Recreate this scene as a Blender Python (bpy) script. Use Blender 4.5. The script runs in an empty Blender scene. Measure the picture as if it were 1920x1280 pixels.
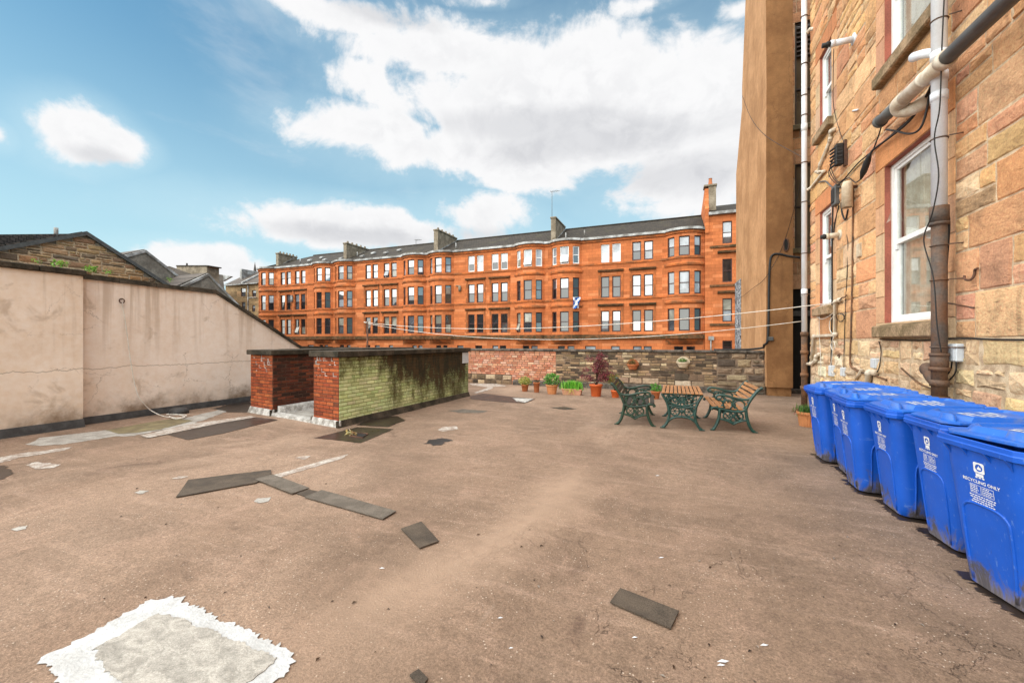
import bpy, math, random
from mathutils import Vector, Matrix, noise as mnoise
R = random.Random(11)
sc = bpy.context.scene
C = sc.collection
PI = math.pi
# ------------------------------------------------------------------ measuring helpers
F, EYE, YAW = 770.0, 1.67, math.radians(21.6)
SN, CS = math.sin(YAW), math.cos(YAW)
def ray(px, py):
    r = (px-960)/F
    return Vector((-SN+r*CS, CS+r*SN, (640-py)/F))
def on_x(px, py, X):
    d = ray(px, py); s = X/d.x
    return Vector((X, s*d.y, EYE+s*d.z))
def on_y(px, py, Y):
    d = ray(px, py); s = Y/d.y
    return Vector((s*d.x, Y, EYE+s*d.z))
def on_z(px, py, z=0.0):
    d = ray(px, py); s = (z-EYE)/d.z
    return Vector((s*d.x, s*d.y, z))
def L(r, g, b):                       # sRGB 0-255 to linear
    f = lambda c: (c/255/12.92) if c <= 10 else ((c/255+0.055)/1.055)**2.4
    return (f(r), f(g), f(b))
def sstep(a, b, x):
    t = min(1, max(0, (x-a)/(b-a))); return t*t*(3-2*t)

# ------------------------------------------------------------------ scene objects
WM = {}
def wm(o):
    m = Matrix.Translation(o.location) @ o.rotation_euler.to_matrix().to_4x4()
    return wm(o.parent) @ m if o.parent else m
def tag(o, label=None, cat=None, group=None, kind=None):
    if label: o['label'] = label
    if cat: o['category'] = cat
    if group: o['group'] = group
    if kind: o['kind'] = kind
    return o
def thing(name, label, cat, loc=(0, 0, 0), rz=0, group=None):
    o = bpy.data.objects.new(name, None); C.objects.link(o)
    o.empty_display_size = 0.1
    o.location = loc; o.rotation_euler = (0, 0, rz)
    return tag(o, label, cat, group)
def copy_tree(o, parent=None):
    c = o.copy(); C.objects.link(c)
    if parent: c.parent = parent
    for ch in [x for x in C.objects if x.parent == o]:
        copy_tree(ch, c)
    return c

class MB:
    """collects faces; build() links them as one mesh object"""
    def __init__(s):
        s.v = []; s.f = []; s.m = []; s.c = []; s.sm = []
        s.mi = 0; s.col = (1, 1, 1); s.smooth = False; s.x = None
    def vert(s, p):
        p = Vector(p)
        if s.x is not None: p = s.x @ p
        s.v.append(p); return len(s.v)-1
    def face(s, idx):
        s.f.append(tuple(idx)); s.m.append(s.mi); s.c.append(s.col); s.sm.append(s.smooth)
    def poly(s, pts):
        s.face([s.vert(p) for p in pts])
    def box(s, a, b):
        x0, x1 = sorted((a[0], b[0])); y0, y1 = sorted((a[1], b[1])); z0, z1 = sorted((a[2], b[2]))
        i = [s.vert(p) for p in ((x0,y0,z0),(x1,y0,z0),(x1,y1,z0),(x0,y1,z0),(x0,y0,z1),(x1,y0,z1),(x1,y1,z1),(x0,y1,z1))]
        for q in ((3,2,1,0),(4,5,6,7),(0,1,5,4),(1,2,6,5),(2,3,7,6),(3,0,4,7)): s.face([i[k] for k in q])
    def bbox(s, a, b, r=0.01):
        """box with chamfered vertical and top edges"""
        x0, x1 = sorted((a[0], b[0])); y0, y1 = sorted((a[1], b[1])); z0, z1 = sorted((a[2], b[2]))
        r = min(r, (x1-x0)*.45, (y1-y0)*.45, (z1-z0)*.45)
        def ring(k, z):
            return [(x0+k,y0+r,z),(x0+r,y0+k,z),(x1-r,y0+k,z),(x1-k,y0+r,z),(x1-k,y1-r,z),(x1-r,y1-k,z),(x0+r,y1-k,z),(x0+k,y1-r,z)]
        def ring2(z):
            q = r*1.0; e = r*.999
            return [(x0+q,y0+q+1e-4,z),(x0+q+1e-4,y0+q,z),(x1-q-1e-4,y0+q,z),(x1-q,y0+q+1e-4,z),(x1-q,y1-q-1e-4,z),(x1-q-1e-4,y1-q,z),(x0+q+1e-4,y1-q,z),(x0+q,y1-q-1e-4,z)]
        s.loft([ring2(z0), ring(0, z0+r), ring(0, z1-r), ring2(z1)], True, True)
    def loft(s, rings, cap0=False, cap1=False, closed=True):
        ids = [[s.vert(p) for p in r] for r in rings]
        n = len(ids[0])
        for a, b in zip(ids, ids[1:]):
            for k in range(n if closed else n-1):
                k2 = (k+1) % n
                s.face((a[k], a[k2], b[k2], b[k]))
        if cap0: s.face(ids[0][::-1])
        if cap1: s.face(ids[-1])
    def prism(s, pts, d):
        """planar polygon pts extruded by vector d"""
        d = Vector(d); pts = [Vector(p) for p in pts]
        a = [s.vert(p) for p in pts]; b = [s.vert(p+d) for p in pts]
        n = len(pts)
        for k in range(n):
            s.face((a[k], a[(k+1) % n], b[(k+1) % n], b[k]))
        s.face(a[::-1]); s.face(b)
    def tube(s, pts, r=0.01, n=8, sq=1.0, closed=False, cap=True):
        pts = [Vector(p) for p in pts]; rings = []
        rr = r if isinstance(r, (list, tuple)) else [r]*len(pts)
        up = None
        N = len(pts)
        for i, p in enumerate(pts):
            if closed: t = pts[(i+1) % N]-pts[i-1]
            else: t = pts[min(i+1, N-1)]-pts[max(i-1, 0)]
            t = t.normalized() if t.length > 1e-9 else Vector((0, 0, 1))
            if up is None:
                up = Vector((0, 1, 0)) if abs(t.y) < .9 else Vector((1, 0, 0))
            a = (up - t*up.dot(t))
            if a.length < 1e-4: a = t.orthogonal()
            a.normalize(); up = a
            b = t.cross(a)
            rings.append([p + a*math.cos(2*PI*k/n)*rr[i]*sq + b*math.sin(2*PI*k/n)*rr[i] for k in range(n)])
        sm = s.smooth; s.smooth = True
        if closed: rings.append(rings[0]); s.loft(rings)
        else: s.loft(rings, cap, cap)
        s.smooth = sm
    def lathe(s, prof, n=20, c=(0, 0, 0), a0=0, a1=2*PI, cap0=True, cap1=False):
        full = abs(a1-a0-2*PI) < 1e-6
        rings = []
        for r, z in prof:
            rings.append([(c[0]+r*math.cos(a0+(a1-a0)*k/(n if full else n-1)), c[1]+r*math.sin(a0+(a1-a0)*k/(n if full else n-1)), c[2]+z) for k in range(n)])
        s.loft(rings, cap0, cap1, closed=full)
    def build(s, name, mats, parent=None, local=False):
        me = bpy.data.meshes.new(name)
        vs = s.v
        if parent is not None and not local:
            inv = wm(parent).inverted(); vs = [inv @ p for p in s.v]
        me.from_pydata([tuple(p) for p in vs], [], s.f)
        if not isinstance(mats, (list, tuple)): mats = [mats]
        for m in mats: me.materials.append(m)
        me.polygons.foreach_set('material_index', s.m)
        me.polygons.foreach_set('use_smooth', s.sm)
        at = me.attributes.new('col', 'FLOAT_COLOR', 'FACE')
        at.data.foreach_set('color', [q for c in s.c for q in (c[0], c[1], c[2], 1)])
        me.update()
        o = bpy.data.objects.new(name, me); C.objects.link(o)
        if parent is not None: o.parent = parent
        return o
def spline(pts, n=6):
    """Catmull-Rom through pts"""
    pts = [Vector(p) for p in pts]; out = []
    for i in range(len(pts)-1):
        p0 = pts[max(i-1, 0)]; p1 = pts[i]; p2 = pts[i+1]; p3 = pts[min(i+2, len(pts)-1)]
        for k in range(n):
            t = k/n
            out.append(0.5*((2*p1)+(p2-p0)*t+(2*p0-5*p1+4*p2-p3)*t*t+(3*p1-p0-3*p2+p3)*t**3))
    out.append(pts[-1]); return out
def vary(c, k=.12, rnd=R):
    f = 1+rnd.uniform(-k, k)
    return tuple(max(0, x*f*(1+rnd.uniform(-k, k)*.35)) for x in c)

# ------------------------------------------------------------------ materials
class G:
    def __init__(s, name):
        s.mat = bpy.data.materials.new(name); s.mat.use_nodes = True
        s.nt = s.mat.node_tree
        s.b = s.nt.nodes['Principled BSDF']
    def n(s, t, ins=None, **kw):
        nd = s.nt.nodes.new(t)
        for k, v in kw.items(): setattr(nd, k, v)
        for k, v in (ins or {}).items(): s.put(nd.inputs[k], v)
        return nd
    def put(s, sock, v):
        if isinstance(v, bpy.types.NodeSocket): s.nt.links.new(v, sock)
        else:
            if sock.type == 'RGBA' and not isinstance(v, (int, float)) and len(v) == 3: v = (*v, 1)
            sock.default_value = v
    def pos(s): return s.n('ShaderNodeNewGeometry').outputs['Position']
    def obj(s): return s.n('ShaderNodeTexCoord').outputs['Object']
    def attr(s): return s.n('ShaderNodeAttribute', attribute_name='col').outputs['Color']
    def scale(s, v, k): return s.n('ShaderNodeVectorMath', {0: v, 1: k}, operation='MULTIPLY').outputs[0]
    def noise(s, v, scale, detail=4, rough=.55, dist=0, out='Fac'):
        return s.n('ShaderNodeTexNoise', {'Vector': v, 'Scale': scale, 'Detail': detail, 'Roughness': rough, 'Distortion': dist}).outputs[out]
    def ramp(s, f, stops, interp='LINEAR'):
        nd = s.n('ShaderNodeValToRGB', {0: f}); cr = nd.color_ramp; cr.interpolation = interp
        while len(cr.elements) < len(stops): cr.elements.new(.5)
        for e, (p, c) in zip(cr.elements, stops):
            e.position = p; e.color = (c, c, c, 1) if isinstance(c, (int, float)) else (*c, 1)
        return nd.outputs[0]
    def mix(s, f, a, b, mode='MIX'):
        nd = s.n('ShaderNodeMix', data_type='RGBA', blend_type=mode)
        s.put(nd.inputs[0], f); s.put(nd.inputs[6], a); s.put(nd.inputs[7], b)
        return nd.outputs[2]
    def m(s, op, a, b=0.0, c=0.0):
        nd = s.n('ShaderNodeMath', operation=op)
        s.put(nd.inputs[0], a); s.put(nd.inputs[1], b); s.put(nd.inputs[2], c)
        return nd.outputs[0]
    def rng(s, v, a, b, c=0.0, d=1.0, smooth=True):
        nd = s.n('ShaderNodeMapRange', {0: v, 1: a, 2: b, 3: c, 4: d}, interpolation_type='SMOOTHSTEP' if smooth else 'LINEAR')
        return nd.outputs[0]
    def xyz(s, v): return s.n('ShaderNodeSeparateXYZ', {0: v}).outputs
    def comb(s, x, y, z=0.0): return s.n('ShaderNodeCombineXYZ', {0: x, 1: y, 2: z}).outputs[0]
    def bump(s, h, strength=.5, dist=.02, normal=None):
        ins = {'Height': h, 'Strength': strength, 'Distance': dist}
        if normal is not None: ins['Normal'] = normal
        return s.n('ShaderNodeBump', ins).outputs[0]
    def out(s, col=None, rough=None, normal=None, spec=None, metal=None):
        if col is not None: s.put(s.b.inputs['Base Color'], col)
        if rough is not None: s.put(s.b.inputs['Roughness'], rough)
        if normal is not None: s.put(s.b.inputs['Normal'], normal)
        if spec is not None: s.put(s.b.inputs['Specular IOR Level'], spec)
        if metal is not None: s.put(s.b.inputs['Metallic'], metal)
        return s.mat

def plain(name, c, c2=None, scale=4, rough=.8, bs=60, bump=.15, bd=.004, spec=.35, metal=0, fine=.12):
    """one coat of one stuff: mottled colour, fine grain"""
    g = G(name); p = g.pos()
    c2 = c2 or tuple(x*.72 for x in c)
    f = g.noise(p, scale, 6, .62)
    col = g.mix(g.rng(f, .35, .68), c2, c)
    f2 = g.noise(p, bs, 3, .6)
    col = g.mix(fine, col, g.ramp(f2, [(.3, .15), (.7, 1)]), 'OVERLAY')
    return g.out(col, g.rng(f, .2, .8, rough-.08, min(1, rough+.08)), g.bump(f2, bump, bd), spec, metal)

def stone(name, bs=26, bump=.9, bd=.012, stain=.35, moss=None, rough=.9, grain=.5, streak=0.0, streakcol=(.10, .055, .03), pits=.0):
    """masonry whose unit colours come from the mesh"""
    g = G(name); p = g.pos(); a = g.attr()
    n1 = g.noise(p, 2.3, 6, .65); n2 = g.noise(p, bs*1.3, 6, .76, .1); n3 = g.noise(g.scale(p, (1, 1, 1.7)), bs*.28, 7, .74, .25)
    col = g.mix(.75, a, g.ramp(n3, [(.25, .62), (.5, 1.0), (.75, 1.22)]), 'MULTIPLY')
    col = g.mix(grain, col, g.ramp(n2, [(.3, .25), (.68, .8)]), 'OVERLAY')
    col = g.mix(g.m('MULTIPLY', g.rng(n1, .5, .72), stain), col, (.06, .045, .032))
    if moss:
        xz = g.xyz(p)
        nm = g.noise(p, 1.7, 6, .7)
        col = g.mix(g.rng(nm, .56, .66, 0, .8), col, moss)
    if streak:
        st = g.noise(g.scale(p, (7, 7, .5)), 1.0, 4, .6)
        col = g.mix(g.m('MULTIPLY', g.rng(st, .52, .72), streak), col, streakcol)
    n4 = g.noise(g.n('ShaderNodeMapping', {'Vector': p, 'Rotation': (.5, .3, .2), 'Scale': (1, .55, 2.6)}).outputs[0], bs*.5, 6, .76, .3)
    pit = g.rng(n4, .40, .27)
    col = g.mix(g.m('MULTIPLY', pit, pits), col, tuple(streakcol))
    col = g.mix(g.m('MULTIPLY', g.rng(n4, .62, .74), pits*.5), col, (.74, .60, .42))
    h = g.m('ADD', g.m('MULTIPLY', n2, .5), g.m('SUBTRACT', n3, g.m('MULTIPLY', pit, .6)))
    return g.out(col, rough, g.bump(h, bump, bd), .25)
# ------------------------------------------------------------------ material library
MT = {}
def floor_mat():
    g = G('roof_felt'); p = g.pos(); x, y, z = g.xyz(p)
    big = g.noise(p, .55, 5, .6, .3); mid = g.noise(p, 2.1, 6, .66, .5); fine = g.noise(p, 210, 3, .7); grit = g.noise(p, 70, 4, .7)
    st = g.noise(g.n('ShaderNodeMapping', {'Vector': p, 'Rotation': (0, 0, .9), 'Scale': (.7, 5, 1)}).outputs[0], 1.4, 5, .62, .3)
    col = g.mix(g.rng(big, .34, .64), (.160, .107, .074), (.224, .149, .103))
    col = g.mix(g.rng(mid, .45, .75, 0, .75), col, (.272, .180, .130))
    col = g.mix(g.rng(st, .5, .74, 0, .6), col, (.30, .205, .15))
    col = g.mix(g.rng(g.noise(p, 1.3, 6, .7, 1.0), .58, .72, 0, .55), col, (.085, .052, .038))
    dust = g.noise(g.scale(p, (1, .75, 1)), .33, 4, .6, .6)
    col = g.mix(g.rng(dust, .52, .66, 0, .5), col, (.345, .24, .172))
    col = g.mix(.45, col, g.ramp(grit, [(.3, .1), (.7, .95)]), 'OVERLAY')
    col = g.mix(.45, col, g.ramp(fine, [(.3, .1), (.7, .95)]), 'OVERLAY')
    crisp = g.noise(p, 13, 9, .72, .3)
    col = g.mix(.19, col, g.ramp(crisp, [(.34, .12), (.5, .5), (.66, .9)]), 'OVERLAY')
    scuff = g.noise(g.n('ShaderNodeMapping', {'Vector': p, 'Rotation': (0, 0, 1.1), 'Scale': (2.2, 24, 1)}).outputs[0], 1.3, 4, .6, .5)
    col = g.mix(g.m('MULTIPLY', g.rng(scuff, .66, .74), g.rng(mid, .45, .6, 0, .4)), col, (.42, .31, .235))
    # pale chippings bedded in the felt, thick here and thin there
    vo = g.n('ShaderNodeTexVoronoi', {'Vector': p, 'Scale': 62.0, 'Randomness': 1.0})
    rnd = g.xyz(vo.outputs['Color'])[0]
    area = g.rng(g.noise(p, .9, 4, .65), .40, .66, .992, .86)
    chip = g.m('MULTIPLY', g.m('GREATER_THAN', rnd, area), g.rng(vo.outputs['Distance'], .20, .34, 1, 0))
    col = g.mix(g.m('MULTIPLY', chip, .8), col, (.55, .45, .36))
    # cracks
    wv = g.n('ShaderNodeVectorMath', {0: p, 1: g.scale(g.noise(p, 2.6, 5, .65, 0, 'Color'), (.55, .55, 0))}, operation='ADD').outputs[0]
    def crack(scale, w, lo, hi):
        v = g.n('ShaderNodeTexVoronoi', {'Vector': g.scale(wv, (1, .62, 1)), 'Scale': scale}, feature='DISTANCE_TO_EDGE').outputs['Distance']
        return g.m('MULTIPLY', g.rng(v, 0, w, 1, 0), g.rng(g.noise(p, .8, 3, .6), lo, hi))
    near = g.m('MULTIPLY', g.rng(x, -1.6, -.2), g.rng(y, 4.6, 2.6))
    cr = g.m('MULTIPLY', g.m('MAXIMUM', crack(2.6, .0075, .47, .56), crack(6.5, .010, .52, .60)), g.m('ADD', .10, g.m('MULTIPLY', near, .8)))
    # pale dust lying along the ridge of the roof
    a_, b_ = on_z(1085, 905), on_z(560, 1260); dl = (b_-a_).length; ux, uy = (b_.x-a_.x)/dl, (b_.y-a_.y)/dl
    rx, ry = g.m('SUBTRACT', x, a_.x), g.m('SUBTRACT', y, a_.y)
    al = g.m('ADD', g.m('MULTIPLY', rx, ux), g.m('MULTIPLY', ry, uy)); ac = g.m('SUBTRACT', g.m('MULTIPLY', rx, uy), g.m('MULTIPLY', ry, ux))
    wd = g.noise(p, 1.6, 5, .65)
    dust_b = g.m('MULTIPLY', g.rng(g.m('ADD', g.m('ABSOLUTE', g.m('ADD', ac, g.m('MULTIPLY', g.m('SUBTRACT', g.noise(p, .7, 4, .6), .5), 1.3))), g.m('MULTIPLY', wd, .75)), 1.05, .25, 0, .72), g.m('MULTIPLY', g.rng(al, -.8, .3), g.rng(al, dl+.6, dl-.8)))
    col = g.mix(dust_b, col, (.37, .255, .18))
    col = g.mix(g.m('MULTIPLY', cr, .6), col, (.065, .04, .03))
    # scratches from dragged furniture
    sw = g.n('ShaderNodeTexWave', {'Vector': g.n('ShaderNodeMapping', {'Vector': p, 'Rotation': (0, 0, .35), 'Scale': (1, .1, 1)}).outputs[0], 'Scale': 1.6, 'Distortion': 9.0, 'Detail': 3, 'Detail Scale': 1.2}).outputs['Fac']
    col = g.mix(g.m('MULTIPLY', g.rng(sw, .985, .999), g.rng(g.noise(p, 1.6, 4), .54, .68, 0, .3)), col, (.33, .245, .185))
    h = g.m('ADD', g.m('ADD', g.m('MULTIPLY', fine, .16), g.m('MULTIPLY', grit, .35)), g.m('SUBTRACT', g.m('MULTIPLY', mid, 1.3), g.m('MULTIPLY', cr, .9)))
    nb = g.bump(h, .8, .03)
    return g.out(col, g.rng(mid, .3, .7, .82, .95), nb, .22)
MT['floor'] = floor_mat()

def render_wall(name, c, c2, stain, zt):
    """painted cement render: blotches, rain streaks under the coping, dirty splash zone at the foot, hairline cracks"""
    g = G(name); p = g.pos(); x, y, z = g.xyz(p)
    n1 = g.noise(p, 1.1, 6, .62); n2 = g.noise(p, 9, 5, .6); n3 = g.noise(p, 70, 4, .65)
    col = g.mix(g.rng(n1, .36, .66), c2, c)
    col = g.mix(.16, col, g.ramp(n2, [(.3, .1), (.7, .9)]), 'OVERLAY')
    st = g.noise(g.scale(p, (5, 5, .22)), 1.0, 5, .6)
    fall = g.m('MULTIPLY', g.rng(st, .50, .66), g.rng(z, zt-2.3, zt-.1, 0, .5))
    col = g.mix(fall, col, stain)
    foot = g.m('MULTIPLY', g.rng(g.m('ADD', z, g.m('MULTIPLY', g.noise(p, 3.0, 6, .7), .9)), 1.12, .52), g.rng(n1, .36, .58, .25, .95))
    col = g.mix(foot, col, tuple(k*.55 for k in stain))
    bl = g.noise(p, 1.9, 5, .6, .4)
    col = g.mix(g.rng(bl, .58, .72, 0, .5), col, tuple(k*.95 for k in stain))
    wv = g.n('ShaderNodeVectorMath', {0: p, 1: g.scale(g.noise(p, 2.2, 6, .7, 0, 'Color'), (.5, .5, .5))}, operation='ADD').outputs[0]
    v = g.n('ShaderNodeTexVoronoi', {'Vector': wv, 'Scale': .95}, feature='DISTANCE_TO_EDGE').outputs['Distance']
    cr = g.m('MULTIPLY', g.rng(v, .0005, .0055, 1, 0), g.rng(g.noise(p, .8, 4), .50, .60))
    lz = g.m('ABSOLUTE', g.m('SUBTRACT', z, g.m('ADD', 1.02, g.m('MULTIPLY', g.noise(g.scale(p, (1, 1, 0)), 2.2, 5, .7), .2))))
    cr = g.m('MAXIMUM', cr, g.rng(lz, .003, .012, .85, 0))
    col = g.mix(g.m('MULTIPLY', cr, .62), col, (.17, .105, .07))
    hz = g.noise(g.scale(p, (1.5, 1.5, 16)), 1.6, 3, .6)
    h = g.m('ADD', g.m('ADD', g.m('MULTIPLY', n3, .2), g.m('MULTIPLY', hz, .35)), g.m('SUBTRACT', n2, g.m('MULTIPLY', cr, .8)))
    return g.out(col, .9, g.bump(h, .4, .012), .2)
MT['pink_render'] = render_wall('pink_render', (.83, .715, .62), (.77, .64, .535), (.36, .245, .155), 3.0)
MT['cream_render'] = render_wall('cream_render', (.82, .69, .575), (.75, .61, .49), (.38, .26, .165), 3.0)
def tower_mat(name='brown_render', c1=(.36, .185, .083), c2=(.49, .265, .128), c3=(.25, .125, .058)):
    g = G(name); p = g.pos()
    n1 = g.noise(p, .8, 6, .6, .4); n2 = g.noise(p, 40, 5, .65); n3 = g.noise(g.scale(p, (4, 4, .35)), 1.0, 5, .6)
    col = g.mix(g.rng(n1, .35, .66), c1, c2)
    col = g.mix(g.rng(n3, .5, .75, 0, .4), col, c3)
    n4 = g.noise(p, 5, 7, .7, .3); col = g.mix(.22, col, g.ramp(n4, [(.3, .15), (.7, .85)]), 'OVERLAY')
    wv = g.n('ShaderNodeVectorMath', {0: p, 1: g.scale(g.noise(p, 2.2, 6, .7, 0, 'Color'), (.5, .5, .5))}, operation='ADD').outputs[0]
    v = g.n('ShaderNodeTexVoronoi', {'Vector': wv, 'Scale': .7}, feature='DISTANCE_TO_EDGE').outputs['Distance']
    col = g.mix(g.m('MULTIPLY', g.rng(v, .001, .008, .5, 0), g.rng(n1, .48, .56)), col, c3)
    col = g.mix(.12, col, g.ramp(n2, [(.3, .1), (.7, .9)]), 'OVERLAY')
    return g.out(col, .92, g.bump(g.m('ADD', g.m('MULTIPLY', n2, .5), n1), .4, .02), .2)
MT['tower'] = tower_mat()
MT['tower_shaded'] = tower_mat('shaded_render', (.185, .085, .034), (.275, .135, .056), (.12, .055, .024))  # darker copy of the tower render; shade of the front put into its colour
MT['coping'] = plain('weathered_coping', (.15, .125, .105), (.055, .045, .036), 5, .93, 38, .8, .012, .2, fine=.35)
MT['mossy_coping'] = plain('mossy_coping', (.075, .058, .042), (.026, .022, .015), 3.5, .95, 30, .9, .015, .2, fine=.35)
MT['flashing'] = plain('bitumen_flashing', (.055, .052, .05), (.025, .023, .022), 6, .62, 50, .5, .006, .4)
MT['white_flash'] = plain('white_sealant', (.52, .50, .47), (.22, .20, .175), 7, .75, 30, .6, .008, .35, fine=.3)
MT['stone'] = stone('tenement_stone', 30, 1.0, .035, .38, streak=.30, grain=.62, pits=.75)
MT['smooth_stone'] = stone('dressed_stone', 60, .8, .012, .28, grain=.4, streak=.3, pits=.3)
MT['mortar'] = plain('lime_mortar', (.60, .46, .31), (.36, .25, .16), 8, .95, 70, .6, .006, .15, fine=.3)
MT['red_mortar'] = plain('grey_mortar', (.13, .075, .052), (.05, .03, .022), 6, .95, 70, .5, .005, .15, fine=.3)
MT['dark_mortar'] = plain('sooty_mortar', (.24, .17, .12), (.07, .052, .038), 2.5, .95, 60, .5, .005, .15, fine=.3)
MT['brick'] = stone('facing_brick', 55, .8, .008, .40, grain=.45, pits=.3, streak=.35, streakcol=(.05, .02, .012))
MT['parapet_stone'] = stone('sooty_stone', 34, 1.0, .022, .45, grain=.6, streak=.35, streakcol=(.03, .022, .016), pits=.5)
MT['parapet_brick'] = stone('pale_red_brick', 40, 1.0, .012, .22, grain=.55, pits=.35)
MT['gable_stone'] = stone('gable_rubble', 9, .9, .05, .35, grain=.5, pits=.6)
def green_mat(name, mort=False):
    """green painted brick with black algae and moss hanging down from the coping"""
    g = G(name); p = g.pos(); x, y, z = g.xyz(p); a = g.attr()
    n2 = g.noise(p, 45, 5, .65); n1 = g.noise(g.scale(p, (1, 1, .45)), 1.5, 6, .62, .3); n3 = g.noise(g.scale(p, (1, 1, .35)), 5.2, 6, .72)
    base = g.mix(.6, a, g.ramp(g.noise(p, 7, 5, .6), [(.25, .6), (.6, 1.05)]), 'MULTIPLY') if not mort else (.27, .29, .115)
    base = g.mix(.25, base, g.ramp(n2, [(.3, .1), (.7, .9)]), 'OVERLAY')
    reach = g.m('ADD', g.m('MULTIPLY', g.rng(y, 6.8, 8.2), .50), g.m('MULTIPLY', g.rng(z, .1, 1.45, -.38, .24), 1.0))
    grow = g.m('ADD', reach, g.m('ADD', g.m('MULTIPLY', g.m('SUBTRACT', n1, .5), 1.5), g.m('MULTIPLY', g.m('SUBTRACT', n3, .5), 1.1)))
    n5 = g.noise(p, 26, 5, .7); grow = g.m('ADD', grow, g.m('MULTIPLY', g.m('SUBTRACT', n5, .5), .75))
    soft = g.rng(grow, -.08, .30, 0, .72); hard = g.rng(grow, .20, .52, 0, .94)
    col = g.mix(soft, base, (.085, .085, .025))
    col = g.mix(hard, col, g.mix(g.rng(n3, .4, .6), (.018, .014, .009), (.06, .032, .014)))
    foot = g.rng(g.m('ADD', z, g.m('MULTIPLY', n3, .35)), .38, .16, 0, .8)
    col = g.mix(g.m('MULTIPLY', foot, g.rng(y, 6.8, 8.2, .1, 1)), col, (.045, .038, .018))
    h = g.m('ADD', g.m('MULTIPLY', n2, .4), g.m('MULTIPLY', hard, .9))
    return g.out(col, .85, g.bump(h, .7, .012), .25)
MT['green'] = green_mat('green_painted_brick'); MT['green_mortar'] = green_mat('green_painted_joint', True)
def facade_mat(name, c, c2, bw=.62, bh=.3, joint=(.36, .105, .032), streak=.22):
    g = G(name); p = g.pos(); x, y, z = g.xyz(p)
    br = g.n('ShaderNodeTexBrick', {'Vector': g.comb(g.m('ADD', x, g.m('MULTIPLY', y, .4)), z), 'Color1': (*c, 1), 'Color2': (*c2, 1), 'Mortar': (*joint, 1), 'Scale': 1.0,
        'Mortar Size': .014, 'Mortar Smooth': .4, 'Bias': -.1, 'Brick Width': bw, 'Row Height': bh})
    n1 = g.noise(p, .35, 5, .6); n2 = g.noise(p, 6, 5, .65); n3 = g.noise(g.scale(p, (1.4, 1.4, .12)), 1.0, 5, .62)
    col = g.mix(.55, br.outputs['Color'], g.ramp(n2, [(.25, .78), (.55, 1.0), (.8, 1.1)]), 'MULTIPLY')
    col = g.mix(g.rng(n1, .48, .68, 0, .5), col, tuple(k*.6 for k in c))
    cell = g.n('ShaderNodeTexWhiteNoise', {0: g.comb(g.m('FLOOR', g.m('DIVIDE', g.m('ADD', x, g.m('MULTIPLY', y, .4)), bw*2.3)), g.m('FLOOR', g.m('DIVIDE', z, bh)))}, noise_dimensions='3D').outputs['Value']
    col = g.mix(.55, col, g.ramp(cell, [(0, .62), (.5, 1.0), (1, 1.28)]), 'MULTIPLY')
    col = g.mix(g.rng(cell, .86, .92, 0, .22), col, (.70, .34, .17))
    col = g.mix(g.m('MULTIPLY', g.rng(n3, .54, .74), streak), col, (.07, .03, .018))
    return g.out(col, .9, g.bump(br.outputs['Fac'], -.5, .01), .2)
MT['orange'] = facade_mat('red_sandstone', (.58, .180, .062), (.48, .140, .049))
MT['orange_trim'] = plain('weathered_red_sandstone', (.52, .145, .042), (.22, .085, .035), 1.4, .92, 14, .5, .02, .2, fine=.3)
MT['orange_dark'] = plain('sooty_sandstone', (.20, .085, .038), (.060, .042, .020), 2.0, .95, 14, .5, .02, .2, fine=.3)
MT['tan_facade'] = facade_mat('buff_sandstone', (.40, .27, .14), (.30, .19, .10), .6, .3, (.15, .10, .06))
MT['gable_render'] = plain('grey_harling', (.30, .265, .22), (.16, .14, .115), 1.2, .95, 8, .4, .02, .2, fine=.25)
MT['chimney'] = plain('chimney_cement', (.31, .255, .19), (.17, .135, .095), 1.6, .95, 10, .4, .02, .2, fine=.25)
def roof_mat(name, c, c2, ax='x'):
    g = G(name); p = g.pos(); x, y, z = g.xyz(p)
    u = x if ax == 'x' else y
    br = g.n('ShaderNodeTexBrick', {'Vector': g.comb(u, g.m('MULTIPLY', z, 2.0)), 'Color1': (*c, 1), 'Color2': (*c2, 1), 'Mortar': (.012, .010, .008, 1), 'Scale': 1.0,
        'Mortar Size': .03, 'Mortar Smooth': .3, 'Brick Width': .34, 'Row Height': .36, 'Bias': 0})
    n = g.noise(p, .5, 6, .62); n2 = g.noise(p, 5, 4, .6)
    col = g.mix(.6, br.outputs['Color'], g.ramp(n2, [(.25, .55), (.6, 1.1)]), 'MULTIPLY')
    col = g.mix(g.rng(n, .54, .7, 0, .45), col, (.075, .068, .03))
    return g.out(col, .85, g.bump(br.outputs['Fac'], -.7, .03), .3)
MT['tiles'] = roof_mat('concrete_roof_tile', (.050, .038, .027), (.027, .021, .015))
MT['slate'] = roof_mat('roof_slate', (.13, .105, .088), (.085, .068, .058), 'y')
MT['gutter'] = plain('pale_painted_gutter', (.50, .50, .49), (.16, .145, .13), 1.1, .7, 20, .3, .01, .4, fine=.25)
MT['wframe_dark'] = plain('maroon_window_paint', (.065, .017, .014), (.040, .012, .011), 4, .5, 40, .1, .002, .5)
MT['wframe_white'] = plain('white_window_paint', (.82, .82, .81), (.74, .73, .70), 5, .42, 40, .08, .002, .5)
MT['wframe_brown'] = plain('brown_window_paint', (.055, .032, .020), (.03, .018, .012), 4, .5, 40, .2, .002, .4)
MT['red_paint'] = plain('red_oxide_paint', (.36, .105, .068), (.25, .075, .048), 3.5, .7, 40, .4, .005, .35, fine=.25)
MT['peel'] = plain('bared_plaster', (.52, .36, .29), (.34, .2, .15), 6, .9, 40, .5, .006, .2)
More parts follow.
